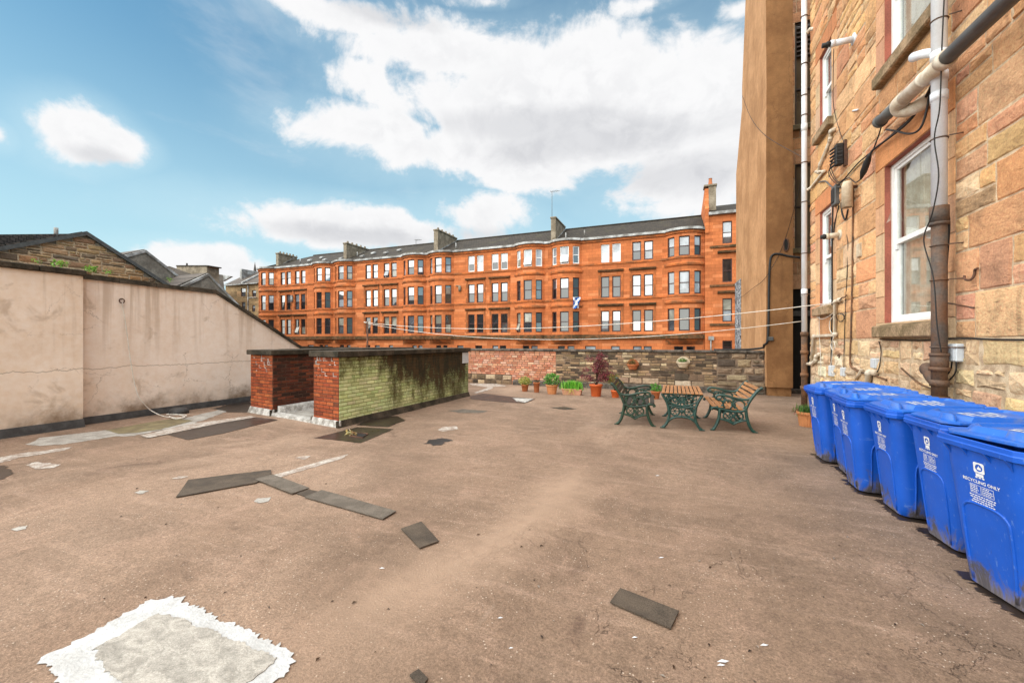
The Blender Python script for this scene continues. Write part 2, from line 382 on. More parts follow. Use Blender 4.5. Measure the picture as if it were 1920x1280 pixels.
def pane(name, c, ior, rough, streaks=False):
    g = G(name); p = g.pos(); n = g.noise(p, .45, 3, .5, 1.0)
    col = g.mix(g.rng(n, .38, .64), tuple(k*.45 for k in c), c)
    g.put(g.b.inputs['IOR'], ior)
    return g.out(col, rough, g.bump(g.noise(p, .8, 2), .02, .05), .5)
MT['pane_sky'] = pane('pane_sky', (.10, .11, .13), 3.2, .03)
MT['pane_net'] = pane('pane_net_curtain', (.40, .43, .47), 1.9, .08)
MT['pane_dark'] = pane('pane_dark_room', (.022, .022, .024), 1.9, .04)
MT['pane_blind'] = pane('pane_blind', (.42, .40, .33), 1.7, .1)
def glass():
    g = G('window_glass'); nt = g.nt
    tr = g.n('ShaderNodeBsdfTransparent', {'Color': (.90, .93, .93, 1)}); gl = g.n('ShaderNodeBsdfGlossy', {'Color': (1, 1, 1, 1), 'Roughness': .02})
    ge = g.n('ShaderNodeNewGeometry'); dt = g.n('ShaderNodeVectorMath', {0: ge.outputs['Incoming'], 1: ge.outputs['Normal']}, operation='DOT_PRODUCT').outputs['Value']
    fr = g.m('ADD', .05, g.m('MULTIPLY', .85, g.m('POWER', g.m('SUBTRACT', 1.0, g.m('ABSOLUTE', dt)), 4.0)))
    mx = g.n('ShaderNodeMixShader', {0: fr, 1: tr.outputs[0], 2: gl.outputs[0]})
    nt.links.new(mx.outputs[0], nt.nodes['Material Output'].inputs['Surface'])
    return g.mat
MT['pane_brown'] = pane('pane_brown_stair', (.10, .078, .05), 2.0, .05)
MT['glass'] = glass()
MT['curtain'] = plain('linen_curtain', (.66, .56, .45), (.50, .40, .30), 6, .95, 90, .2, .003, .1)
MT['room'] = plain('dim_room', (.22, .19, .16), (.16, .13, .11), 1.5, .95)
MT['sill'] = plain('mossy_stone_sill', (.36, .245, .15), (.17, .12, .065), 4, .93, 34, .9, .015, .2, fine=.4)
MT['dark_room'] = plain('dark_passage', (.016, .014, .013), (.01, .009, .008), 2, .9)
def bin_mat(name, c, mud=True):
    g = G(name); p = g.obj(); x, y, z = g.xyz(p); w = g.pos()
    n1 = g.noise(w, 2.2, 5, .6); n2 = g.noise(w, 160, 2, .6); n3 = g.noise(g.scale(w, (1, 1, .55)), 7.5, 6, .7, .6)
    col = g.mix(g.rng(n1, .35, .68), tuple(k*.82 for k in c), c)
    sc_ = g.noise(g.n('ShaderNodeMapping', {'Vector': w, 'Rotation': (.3, .9, .2), 'Scale': (2, 30, 14)}).outputs[0], 1.6, 4, .65)
    col = g.mix(g.rng(sc_, .60, .72, 0, .38), col, (.16, .28, .55))
    rough = g.rng(n1, .3, .7, .36, .5)
    if mud:
        lim = g.m('ADD', z, g.m('MULTIPLY', g.m('SUBTRACT', n3, .5), 1.15))
        f = g.rng(lim, .21, .02, 0, .9)
        col = g.mix(f, col, g.mix(g.rng(n3, .4, .65), (.07, .055, .028), (.26, .20, .13)))
        rough = g.m('ADD', rough, g.m('MULTIPLY', f, .45))
    else:
        d = g.rng(g.noise(w, 4.5, 6, .68, .4), .5, .72, 0, .5)
        col = g.mix(d, col, (.17, .18, .20)); rough = g.m('ADD', rough, g.m('MULTIPLY', d, .4))
    return g.out(col, rough, g.bump(n2, .12, .002), .45)
MT['bin'] = bin_mat('blue_bin_plastic', (.004, .088, .50)); MT['lid'] = bin_mat('blue_lid_plastic', (.010, .118, .51), False)
MT['print'] = plain('white_print', (.78, .78, .78), (.6, .61, .64), 30, .6, 90, .05, .001)
MT['worn_print'] = plain('worn_white_print', (.7, .7, .68), (.34, .37, .42), 40, .7, 90, .05, .001)
MT['rubber'] = plain('black_rubber', (.02, .02, .021), (.012, .012, .013), 9, .75)
MT['iron_green'] = plain('green_cast_iron', (.012, .060, .046), (.005, .026, .020), 16, .40, 70, .5, .004, .55)
MT['iron_dark'] = plain('dull_green_cast_iron', (.012, .046, .022), (.005, .018, .010), 14, .5, 70, .5, .004, .5)
def wood(name, c, c2, ax):
    g = G(name); p = g.pos()
    k = (2.5, 60, 60) if ax == 'x' else (60, 2.5, 60)
    n = g.noise(g.scale(p, k), 1.0, 5, .6, .5); n1 = g.noise(p, 5, 4, .6)
    col = g.mix(g.rng(n, .3, .72), c2, c); col = g.mix(.5, col, g.ramp(n1, [(.25, .5), (.65, 1.15)]), 'MULTIPLY')
    return g.out(col, .6, g.bump(n, .3, .003), .35)
MT['slat'] = wood('varnished_slat', (.40, .185, .070), (.22, .095, .035), 'y')
MT['slat_dark'] = wood('weathered_slat', (.036, .030, .018), (.014, .013, .008), 'y')
MT['clay'] = plain('terracotta', (.46, .155, .060), (.33, .105, .042), 7, .85, 60, .3, .003, .25)
MT['clay_orange'] = plain('orange_plastic_pot', (.60, .125, .030), (.50, .10, .025), 6, .5, 60, .08, .001, .4)
MT['clay_pale'] = plain('faded_plastic_trough', (.52, .26, .16), (.42, .20, .12), 6, .65, 60, .1, .001, .35)
MT['clay_light'] = plain('light_terracotta', (.56, .235, .095), (.46, .18, .07), 7, .7, 60, .2, .002, .3)
MT['cream_pot'] = plain('cream_pottery', (.60, .50, .36), (.42, .32, .22), 7, .7, 60, .2, .002, .3)
MT['soil'] = plain('potting_soil', (.035, .022, .014), (.018, .012, .008), 20, .98, 80, .9, .01, .1)
def leaf_mat(name):
    g = G(name); a = g.attr()
    g.put(g.b.inputs['Subsurface Weight'], 0.0)
    tl = g.n('ShaderNodeBsdfTranslucent', {'Color': a}); mx = g.n('ShaderNodeMixShader', {0: .3, 1: g.b.outputs[0], 2: tl.outputs[0]})
    g.nt.links.new(mx.outputs[0], g.nt.nodes['Material Output'].inputs['Surface'])
    return g.out(a, .55, None, .4)
MT['leaf'] = leaf_mat('leaf'); MT['bark'] = plain('bark', (.11, .07, .045), (.05, .032, .022), 14, .95, 60, .6, .006)
MT['pipe_white'] = plain('grey_white_pipe', (.70, .73, .78), (.62, .63, .65), 2.5, .42, 50, .08, .002, .45)
MT['pipe_cream'] = plain('old_white_waste_pipe', (.66, .59, .49), (.50, .40, .29), 6, .5, 50, .1, .002, .4)
MT['pipe_iron'] = plain('rusty_cast_iron', (.070, .062, .055), (.115, .055, .028), 3.2, .7, 40, .5, .006, .4, fine=.3)
MT['pipe_rust'] = plain('brown_rusty_pipe', (.20, .095, .045), (.075, .048, .033), 5, .8, 40, .5, .006, .3, fine=.3)
MT['pipe_grey'] = plain('dark_grey_plastic', (.105, .105, .10), (.062, .060, .058), 6, .45, 50, .1, .002, .45)
MT['cable'] = plain('black_cable', (.022, .020, .019), (.012, .011, .011), 10, .6)
MT['wire_white'] = plain('white_line', (.72, .68, .62), (.55, .5, .43), 10, .7)
MT['grey_box'] = plain('grey_plastic_box', (.56, .59, .62), (.50, .52, .55), 6, .45, 50, .05, .001, .4)
MT['rust'] = plain('rust', (.13, .06, .035), (.07, .035, .022), 12, .85, 60, .5, .004)
MT['felt_patch'] = plain('mineral_felt', (.088, .068, .051), (.052, .041, .032), 5, .93, 170, .9, .004, .2, fine=.6)
MT['felt_patch_grey'] = plain('grey_mineral_felt', (.135, .113, .092), (.09, .075, .060), 7, .93, 170, .9, .004, .2, fine=.6)
MT['white_paint'] = plain('white_roof_paint', (.46, .465, .47), (.37, .365, .355), 5, .6, 45, .8, .010, .35, fine=.12)
MT['worn_paint'] = plain('worn_white_paint', (.42, .385, .345), (.22, .165, .13), 9, .85, 60, .6, .004, .25, fine=.5)
def fleece():
    g = G('grey_fleece_sheet'); p = g.pos()
    n = g.noise(g.scale(p, (1, 1.6, 1)), 9, 6, .7, .8); n2 = g.noise(p, 120, 4, .7, 1.0); n3 = g.noise(p, 2.4, 4, .6)
    col = g.mix(g.rng(n, .3, .7), (.24, .222, .195), (.43, .40, .355)); col = g.mix(g.rng(n3, .55, .75, 0, .5), col, (.2, .19, .15))
    col = g.mix(.45, col, g.ramp(n2, [(.3, .1), (.7, .9)]), 'OVERLAY')
    return g.out(col, .95, g.bump(g.m('ADD', n, n2), .6, .006), .2)
MT['fleece'] = fleece()
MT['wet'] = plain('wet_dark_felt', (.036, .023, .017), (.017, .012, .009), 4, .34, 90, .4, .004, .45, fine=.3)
MT['wet_grey'] = plain('grey_roof_paint', (.36, .335, .30), (.22, .20, .175), 4, .7, 60, .4, .004, .3, fine=.35)
MT['lichen'] = plain('olive_damp_felt', (.20, .165, .085), (.11, .085, .045), 5, .6, 60, .4, .004, .35, fine=.35)
def mural():
    g = G('black_and_white_mural'); p = g.pos()
    n = g.noise(g.scale(p, (1, 1, .8)), 3.3, 3, .5, 2.4); n2 = g.noise(p, 1.5, 2, .5, 1.0)
    col = g.ramp(n, [(.44, (.03, .035, .045)), (.5, (.25, .26, .28)), (.55, (.62, .63, .64)), (.6, (.05, .05, .06))])
    return g.out(col, .8, None, .3)
MT['mural'] = mural()
MT['flag_blue'] = plain('flag_blue', (.02, .14, .48), (.015, .10, .36), 3, .8); MT['flag_white'] = plain('flag_white', (.75, .76, .78), (.65, .66, .7), 3, .8)
MT['ground'] = plain('back_court_ground', (.10, .095, .075), (.055, .06, .035), .12, .95, 3, .4, .05, .2)
MT['street'] = plain('asphalt', (.055, .054, .052), (.04, .04, .039), .5, .9, 20, .4, .01)
# ------------------------------------------------------------------ the roof deck everything stands on
def fh(x, y):
    """gentle falls and ridges of the old felt roof"""
    a, b = on_z(1085, 905), on_z(800, 1235)
    d = (b-a); t = max(-.2, min(1.3, ((x-a.x)*d.x+(y-a.y)*d.y)/(d.x*d.x+d.y*d.y)))
    qx, qy = a.x+d.x*t, a.y+d.y*t
    r2 = (x-qx)**2+(y-qy)**2
    z = .030*math.exp(-r2/.10)
    z += .016*mnoise.noise(Vector((x*.55, y*.55, 3.1)))+.007*mnoise.noise(Vector((x*1.7, y*1.7, 8.3)))
    w = sstep(-10.9, -9.9, x)*(1-sstep(1.5, 1.85, x))*(1-sstep(13.3, 14.0, y))
    return z*w
def floor_sheet():
    mb = MB(); mb.smooth = True
    xs = [-11.4+.135*i for i in range(int(14.6/.135)+1)]+[3.28, 4.8]; ys = [-4+.135*i for i in range(int(20.2/.135))]+[16.2]
    ids = [[mb.vert((x, y, fh(x, y))) for x in xs] for y in ys]
    for j in range(len(ys)-1):
        for i in range(len(xs)-1):
            mb.face((ids[j][i], ids[j][i+1], ids[j+1][i+1], ids[j+1][i]))
    tag(mb.build('floor', MT['floor']), kind='structure')
floor_sheet()
def ground():
    mb = MB(); S = 4000
    mb.poly([(-S, -S, -4), (S, -S, -4), (S, S, -4), (-S, S, -4)])
    tag(mb.build('ground', MT['ground']), kind='structure')
    mb = MB(); mb.poly([(-300, 30, -3.9), (120, 30, -3.9), (120, 40, -3.9), (-300, 40, -3.9)])
    tag(mb.build('street', MT['street']), kind='structure')
ground()

# ------------------------------------------------------------------ masonry generator
def masonry(mb, P, u0, u1, rows, holes=(), wid=(.3, .7), joint=.012, depth=.012, bev=.012, pal=None, jit=.006, bulge=.0, split=.0, rnd=None, mort=1, half=None):
    """rows: list of z edges. Every unit is a bevelled block standing proud of a mortar bed. P(u, z, d) gives the world point."""
    rnd = rnd or R
    for ri, (za, zb) in enumerate(zip(rows, rows[1:])):
        zm = (za+zb)/2
        cuts = sorted((h[0], h[1]) for h in holes if h[2] < zm < h[3])
        ivs = []; u = u0
        for a, b in cuts:
            if a > u: ivs.append((u, min(a, u1)))
            u = max(u, b)
        if u < u1: ivs.append((u, u1))
        for a, b in ivs:
            mb.mi = mort; mb.col = (1, 1, 1)
            mb.poly([P(a, za, 0), P(b, za, 0), P(b, zb, 0), P(a, zb, 0)])
            mb.mi = 0
            c = a
            if half: c = a-(half if ri % 2 else 0)*rnd.uniform(.95, 1.05)
            while c < b-1e-4:
                w = rnd.uniform(*wid); e = c+w
                if b-e < wid[0]*.45: e = b
                e = min(e, b)
                cell = [(max(c, a), e, za, zb)]
                if split and rnd.random() < split and zb-za > .22:
                    zs = za+(zb-za)*rnd.uniform(.38, .62)
                    if rnd.random() < .5 and e-max(c, a) > wid[0]*1.2:
                        us = max(c, a)+(e-max(c, a))*rnd.uniform(.35, .65)
                        cell = [(max(c, a), e, za, zs), (max(c, a), us, zs, zb), (us, e, zs, zb)]
                    else: cell = [(max(c, a), e, za, zs), (max(c, a), e, zs, zb)]
                for ca, cb, cz0, cz1 in cell:
                    if cb-ca < joint*2.2: continue
                    j = lambda: rnd.uniform(0, jit)
                    o = [(ca+joint/2+j(), cz0+joint/2+j()), (cb-joint/2-j(), cz0+joint/2+j()), (cb-joint/2-j(), cz1-joint/2-j()), (ca+joint/2+j(), cz1-joint/2-j())]
                    if bulge:      # chipped outline: extra points along each edge
                        q = []
                        for k in range(4):
                            p0, p1 = o[k], o[(k+1) % 4]; q.append(p0)
                            for t in (.33, .67):
                                tt = t+rnd.uniform(-.1, .1)
                                q.append((p0[0]+(p1[0]-p0[0])*tt+rnd.uniform(-jit, jit)*.8, p0[1]+(p1[1]-p0[1])*tt+rnd.uniform(-jit, jit)*.8))
                        o = q
                    mu = sum(p[0] for p in o)/len(o); mz = sum(p[1] for p in o)/len(o)
                    hu, hz = (cb-ca)/2, (cz1-cz0)/2
                    bu, bz = min(.9, bev/hu), min(.9, bev/hz)
                    i2 = [(p[0]+(mu-p[0])*bu, p[1]+(mz-p[1])*bz) for p in o]
                    dd = depth*(1+rnd.uniform(-.25, .25))
                    mb.col = vary(pal[0][0] if len(pal) == 1 else rnd.choices([q[0] for q in pal], [q[1] for q in pal])[0], .14, rnd)
                    n = len(o)
                    A = [mb.vert(P(p[0], p[1], -.001)) for p in o]
                    B = [mb.vert(P(p[0], p[1], dd+(rnd.uniform(-.35, .35)*bulge if bulge else 0))) for p in i2]
                    for k in range(n): mb.face((A[k], A[(k+1) % n], B[(k+1) % n], B[k]))
                    if bulge:
                        cc = mb.vert(P(mu+rnd.uniform(-.3, .3)*hu, mz+rnd.uniform(-.3, .3)*hz, dd+bulge*rnd.uniform(.2, 1)))
                        for k in range(n): mb.face((B[k], B[(k+1) % n], cc))
                    else: mb.face(B)
                c = e
def even_rows(z0, z1, h, must=(), rnd=None, var=0.0):
    edges = sorted(set([z0, z1]+[m for m in must if z0 < m < z1])); rows = []
    for a, b in zip(edges, edges[1:]):
        n = max(1, round((b-a)/h)); t = 0; ws = [1+(rnd.uniform(-var, var) if rnd else 0) for _ in range(n)]; s = sum(ws)
        for w in ws: rows.append(a+(b-a)*t/s); t += w
    rows.append(z1); return rows

# ------------------------------------------------------------------ window builder
def add_window(mb, P0, P1, nrm, z0, z1, rec=.14, fr=.07, mats=(0, 1, 2, 3), mid=.5, tilt=0.0, bars=0, back=True):
    """sash window in an opening from P0 to P1 (plan points on the wall face, left to right seen from outside);
    mats: reveal, frame, top pane, bottom pane"""
    P0 = Vector((P0[0], P0[1], 0)); P1 = Vector((P1[0], P1[1], 0)); u = (P1-P0); w = u.length; u.normalize()
    n = Vector((nrm[0], nrm[1], 0)).normalized()
    Q = lambda a, d, z: tuple(P0+u*a+n*d+Vector((0, 0, z)))
    mb.mi = mats[0]
    mb.poly([Q(0, 0, z0), Q(0, -rec, z0), Q(0, -rec, z1), Q(0, 0, z1)]); mb.poly([Q(w, -rec, z0), Q(w, 0, z0), Q(w, 0, z1), Q(w, -rec, z1)])
    mb.poly([Q(0, -rec, z1), Q(w, -rec, z1), Q(w, 0, z1), Q(0, 0, z1)]); mb.poly([Q(0, 0, z0), Q(w, 0, z0), Q(w, -rec, z0), Q(0, -rec, z0)])
    def bar(a0, a1, d0, d1, q0, q1):
        i = [mb.vert(Q(a, d, z)) for z in (q0, q1) for a, d in ((a0, d0), (a1, d0), (a1, d1), (a0, d1))]
        for q in ((3,2,1,0),(4,5,6,7),(0,1,5,4),(1,2,6,5),(2,3,7,6),(3,0,4,7)): mb.face([i[k] for k in q])
    mb.mi = mats[1]; zm = z0+(z1-z0)*mid
    a, b = -rec+.06, -rec
    bar(0, fr, a, b, z0, z1); bar(w-fr, w, a, b, z0, z1); bar(fr, w-fr, a, b, z1-fr, z1); bar(fr, w-fr, a, b, z0, z0+fr*1.25)
    bar(fr, w-fr, a+.012, b, zm-fr*.4, zm+fr*.4)
    if bars:
        bar(w/2-.014, w/2+.014, a-.02, b, zm+fr*.4, z1-fr)
    d = -rec+.015
    mb.mi = mats[2]; mb.poly([Q(fr, d+.012, zm+fr*.4), Q(w-fr, d+.012, zm+fr*.4), Q(w-fr, d+.012, z1-fr), Q(fr, d+.012, z1-fr)])
    mb.mi = mats[3]
    if tilt:
        mb.poly([Q(fr, d, zm-fr*.4), Q(w-fr, d, zm-fr*.4), Q(w-fr, d+.02, z0+fr*1.25), Q(fr, d+.02, z0+fr*1.25)])
        mb.mi = mats[1]
        for a0, a1 in ((fr*.6, fr*1.5), (w-fr*1.5, w-fr*.6)):
            mb.prism([Q(a0, d+.03, zm-fr*.4), Q(a1, d+.03, zm-fr*.4), Q(a1, d+tilt, z0+fr*2), Q(a0, d+tilt, z0+fr*2)], n*.03)
        mb.prism([Q(fr*.6, d+tilt, z0+fr*2), Q(w-fr*.6, d+tilt, z0+fr*2), Q(w-fr*.6, d+tilt, z0+fr*3), Q(fr*.6, d+tilt, z0+fr*3)], n*.03)
        mb.mi = mats[3]
        mb.poly([Q(fr*1.5, d+.045, zm-fr*.4), Q(w-fr*1.5, d+.045, zm-fr*.4), Q(w-fr*1.5, d+tilt+.015, z0+fr*3), Q(fr*1.5, d+tilt+.015, z0+fr*3)])
    else:
        mb.poly([Q(fr, d, z0+fr*1.25), Q(w-fr, d, z0+fr*1.25), Q(w-fr, d, zm-fr*.4), Q(fr, d, zm-fr*.4)])

# ------------------------------------------------------------------ left boundary walls
def left_walls():
    X = -11.05
    t = thing('boundary_wall', 'long pink rendered wall with dark mossy coping, sloping down at its far end', 'wall', (X, 4.43, 0))
    prof = [(4.40, 2.93), (7.07, 2.90), (9.69, 1.42), (12.2, 1.36)]
    mb = MB()
    N = 40
    ys = [4.40+(12.2-4.40)*i/N for i in range(N+1)]
    def top(y):
        for (a, za), (b, zb) in zip(prof, prof[1:]):
            if y <= b+1e-6: return za+(zb-za)*(y-a)/(b-a)
        return prof[-1][1]
    pts = [(X, y, top(y)) for y in ys]
    mb.prism([(X, 4.40, -4)]+[(X, a, z) for a, z in prof]+[(X, 12.2, -4)], (-.36, 0, 0))
    mb.build('wall', MT['pink_render'], t)
    mb = MB(); rr = random.Random(3)
    for (a, za), (b, zb) in zip(prof, prof[1:]):
        n = max(1, round((b-a)/.62)); dz = .095
        for k in range(n):
            y0 = a+(b-a)*k/n+.004; y1 = a+(b-a)*(k+1)/n-.004
            z0 = za+(zb-za)*(y0-a)/(b-a)+.002; z1 = za+(zb-za)*(y1-a)/(b-a)+.002
            o = .05+rr.uniform(-.012, .012); h = dz+rr.uniform(-.012, .012)
            mb.prism([(X+o, y0, z0), (X+o, y1, z1), (X+o-.012, y1, z1+h), (X+o-.012, y0, z0+h)], (-.46, 0, 0))
    mb.build('coping', MT['mossy_coping'], t)
    mb = MB()
    mb.prism([(X+.002, 4.43, -.03), (X+.07, 4.43, -.03), (X+.05, 4.43, .05), (X+.018, 4.43, .14), (X+.002, 4.43, .145)], (0, 5.7, 0))
    mb.build('flashing', MT['flashing'], t)
    X2 = -10.80
    t2 = thing('boundary_wall', 'cracked cream rendered wall standing proud of the pink one, nearest the camera', 'wall', (X2, 0, 0))
    mb = MB(); mb.box((X2, -4, -4), (X2-.5, 4.397, 2.95)); mb.build('wall', MT['cream_render'], t2)
    mb = MB(); y = -4
    while y < 4.39:
        y1 = min(y+rr.uniform(.7, 1.0), 4.44)
        o = .04+rr.uniform(-.01, .01)
        mb.bbox((X2+o, y+.004, 2.952), (X2-.56, y1-.004, 3.055+rr.uniform(-.01, .01)), .015); y = y1
    mb.build('coping', MT['mossy_coping'], t2)
    mb = MB()
    mb.prism([(X2+.002, -4, -.03), (X2+.10, -4, -.03), (X2+.07, -4, .05), (X2+.03, -4, .15), (X2+.002, -4, .155)], (0, 8.397, 0))
    mb.build('flashing', MT['flashing'], t2)
left_walls()

# ------------------------------------------------------------------ the two brick walls over the light well
def brick_blocks():
    A = Vector((-6.07, 6.19, 0)); e = Vector((-.982, .188, 0)); g = Vector((.04, .999, 0)).normalized()
    pal_red = [((.33, .075, .026), 5), ((.25, .055, .021), 3), ((.40, .105, .036), 2), ((.17, .042, .02), 1)]
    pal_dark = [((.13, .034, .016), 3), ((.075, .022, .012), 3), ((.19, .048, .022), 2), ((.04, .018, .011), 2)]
    pal_green = [((.55, .60, .31), 5), ((.49, .55, .26), 3), ((.59, .62, .35), 2)]
    rr = random.Random(5)
    eff = [((.62, .5, .46), 1)]
    def block(s0, s1, depth, front_pal, right_mats, name_label, right_pal, rightwid):
        o = A+e*s0
        t = thing('brick_wall', name_label, 'wall', tuple(o))
        a = A+e*s0; b = A+e*s1
        ZT = 1.36; Z0 = .10
        rows = even_rows(Z0, ZT, .0755)
        # front face
        mb = MB()
        w = s1-s0
        nf = Vector((-e.y, e.x, 0)); nf = nf if nf.y < 0 else -nf
        masonry(mb, lambda u, z, d: a+e*(w-u)+nf*d+Vector((0, 0, z)), 0, w, rows, wid=(.205, .23), joint=.010, depth=.007, bev=.004, pal=front_pal, jit=.002, half=.11, rnd=rr)
        o1 = mb.build('front_face', [MT['brick'], MT['red_mortar']], t)
        # lime bloom on the top courses
        mb = MB(); mb.mi = 0
        for k in range(16):
            u = rr.uniform(.02, w-.14); z = ZT-.0755*rr.choice([1, 1, 2, 2, 3, 4, 5])+rr.uniform(-.004, .004); q = rr.uniform(.03, .12)
            mb.poly([a+e*(w-u)+nf*.0085+Vector((0, 0, z-.007)), a+e*(w-u-q)+nf*.0085+Vector((0, 0, z-.005)), a+e*(w-u-q)+nf*.0085+Vector((0, 0, z+.006)), a+e*(w-u)+nf*.0085+Vector((0, 0, z+.008))])
            if rr.random() < .6:
                mb.poly([a+e*(w-u)+nf*.0088+Vector((0, 0, z)), a+e*(w-u-.012)+nf*.0088+Vector((0, 0, z)), a+e*(w-u-.014)+nf*.0088+Vector((0, 0, z+.07)), a+e*(w-u+.004)+nf*.0088+Vector((0, 0, z+.07))])
        mb.build('lime_bloom', MT['white_flash'], t)
        # right-hand face
        mb = MB()
        nr = Vector((g.y, -g.x, 0))
        masonry(mb, lambda u, z, d: a+g*u+nr*d+Vector((0, 0, z)), 0, depth, rows, wid=rightwid, joint=.012, depth=.008, bev=.005, pal=right_pal, jit=.003, half=.11, rnd=rr)
        mb.build('side_face', right_mats, t)
        # core and other faces
        mb = MB()
        c0, c1, c2, c3 = a+nr*-.002-nf*.002, b-nf*.002, b+g*depth, a+g*depth-nr*.002
        mb.loft([[p+Vector((0, 0, -4)) for p in (c0, c3, c2, c1)], [p+Vector((0, 0, ZT)) for p in (c0, c3, c2, c1)]], False, True)
        mb.build('core', MT['red_mortar'], t)
        # coping slabs
        mb = MB(); y = -.07
        while y < depth+.05:
            y1 = min(y+rr.uniform(.8, 1.0), depth+.07)
            q0, q1, q2, q3 = a-e*.07+g*(y+.003), a-e*.07+g*(y1-.003), b+e*.06+g*(y1-.003), b+e*.06+g*(y+.003)
            if y < 0: q0 = a-e*.07+nf*.07; q3 = b+e*.06+nf*.07
            z0, z1 = ZT+.002, 1.475+rr.uniform(-.006, .006)
            ctr = (q0+q1+q2+q3)/4
            sh = lambda k, z: [ctr+(p-ctr)*k+Vector((0, 0, z)) for p in (q0, q3, q2, q1)]
            mb.loft([sh(.985, z0), sh(1, z0+.012), sh(1, z1-.012), sh(.985, z1)], True, True); y = y1
        mb.build('coping', MT['mossy_coping'], t)
        # painted skirt
        mb = MB()
        def skirt(p, q, n, m, k):
            mb.mi = m
            d = (q-p).normalized()
            mb.prism([p+n*.003+Vector((0, 0, -.03)), p+n*.085+Vector((0, 0, -.03)), p+n*.05+Vector((0, 0, .05)), p+n*.025+Vector((0, 0, .125)), p+n*.003+Vector((0, 0, .13))], (q-p))
        skirt(a+nr*.06, b, nf, 0, 1); skirt(a-nf*.0+g*-.08, a+g*depth, nr, 1, 1)
        mb.build('skirting', [MT['white_flash'], MT['mossy_coping']], t)
        return t
    t = block(0, .84, 5.0, pal_red, [MT['green'], MT['green_mortar']], 'low wall with mossy green painted side and red brick end', pal_green, (.205, .23))
    # unpainted square left by an old sign at the far end of the green side
    mb = MB(); nr = Vector((g.y, -g.x, 0)); p = A+g*4.62+nr*.018
    mb.prism([p+Vector((0, 0, 1.02)), p+g*.36+Vector((0, 0, 1.02)), p+g*.36+Vector((0, 0, 1.34)), p+Vector((0, 0, 1.34))], nr*.006)
    mb.build('sign_plate', MT['grey_box'], t)
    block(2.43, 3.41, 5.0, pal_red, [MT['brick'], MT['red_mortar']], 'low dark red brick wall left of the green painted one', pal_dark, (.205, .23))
    # kerb and sheet closing the gap between the two
    t = thing('roof_kerb', 'white painted kerb across the gap between two brick walls', 'kerb', tuple(A+e*1.6))
    mb = MB(); nf = Vector((-.188, -.982, 0))
    a, b = A+e*.86, A+e*2.41
    mb.prism([a+nf*.085+Vector((0, 0, -.03)), a+nf*.05+Vector((0, 0, .055)), a-nf*.10+Vector((0, 0, .07)), a-nf*.12+Vector((0, 0, -.03))], b-a)
    mb.build('kerb', MT['white_flash'], t)
    mb = MB(); mb.loft([[p+Vector((0, 0, -.02)) for p in (a+g*.14, a+g*4.4, b+g*4.4, b+g*.14)], [p+Vector((0, 0, .03)) for p in (a+g*.14, a+g*4.4, b+g*4.4, b+g*.14)]], False, True)
    mb.build('cover_sheet', MT['wet_grey'], t)
    mb = MB(); q = b-e*.02
    mb.prism([q+g*.1+Vector((0, 0, .03)), q+g*.1-e*.14+Vector((0, 0, .03)), q+g*.1-e*.10+Vector((0, 0, .16)), q+g*.1+Vector((0, 0, .2))], g*3.8)
    mb.build('fillet', MT['white_flash'], t)
    t = thing('brick_wall', 'dark brick cross wall closing the far end of the gap', 'wall', tuple(A+e*.85+g*4.5))
    mb = MB(); a = A+e*.845+g*4.5; w = 1.58
    masonry(mb, lambda u, z, d: a+e*(w-u)-g*d+Vector((0, 0, z)), 0, w, even_rows(0, 1.34, .0755), wid=(.205, .23), joint=.01, depth=.006, bev=.004, pal=pal_dark, jit=.002, half=.11, rnd=rr)
    mb.build('wall', [MT['brick'], MT['red_mortar']], t)
    mb = MB(); mb.prism([a+g*.01+Vector((0, 0, 1.342)), a+e*w+g*.01+Vector((0, 0, 1.342)), a+e*w+g*.4+Vector((0, 0, 1.342)), a+g*.4+Vector((0, 0, 1.342))], (0, 0, .1))
    mb.build('coping', MT['mossy_coping'], t)
brick_blocks()

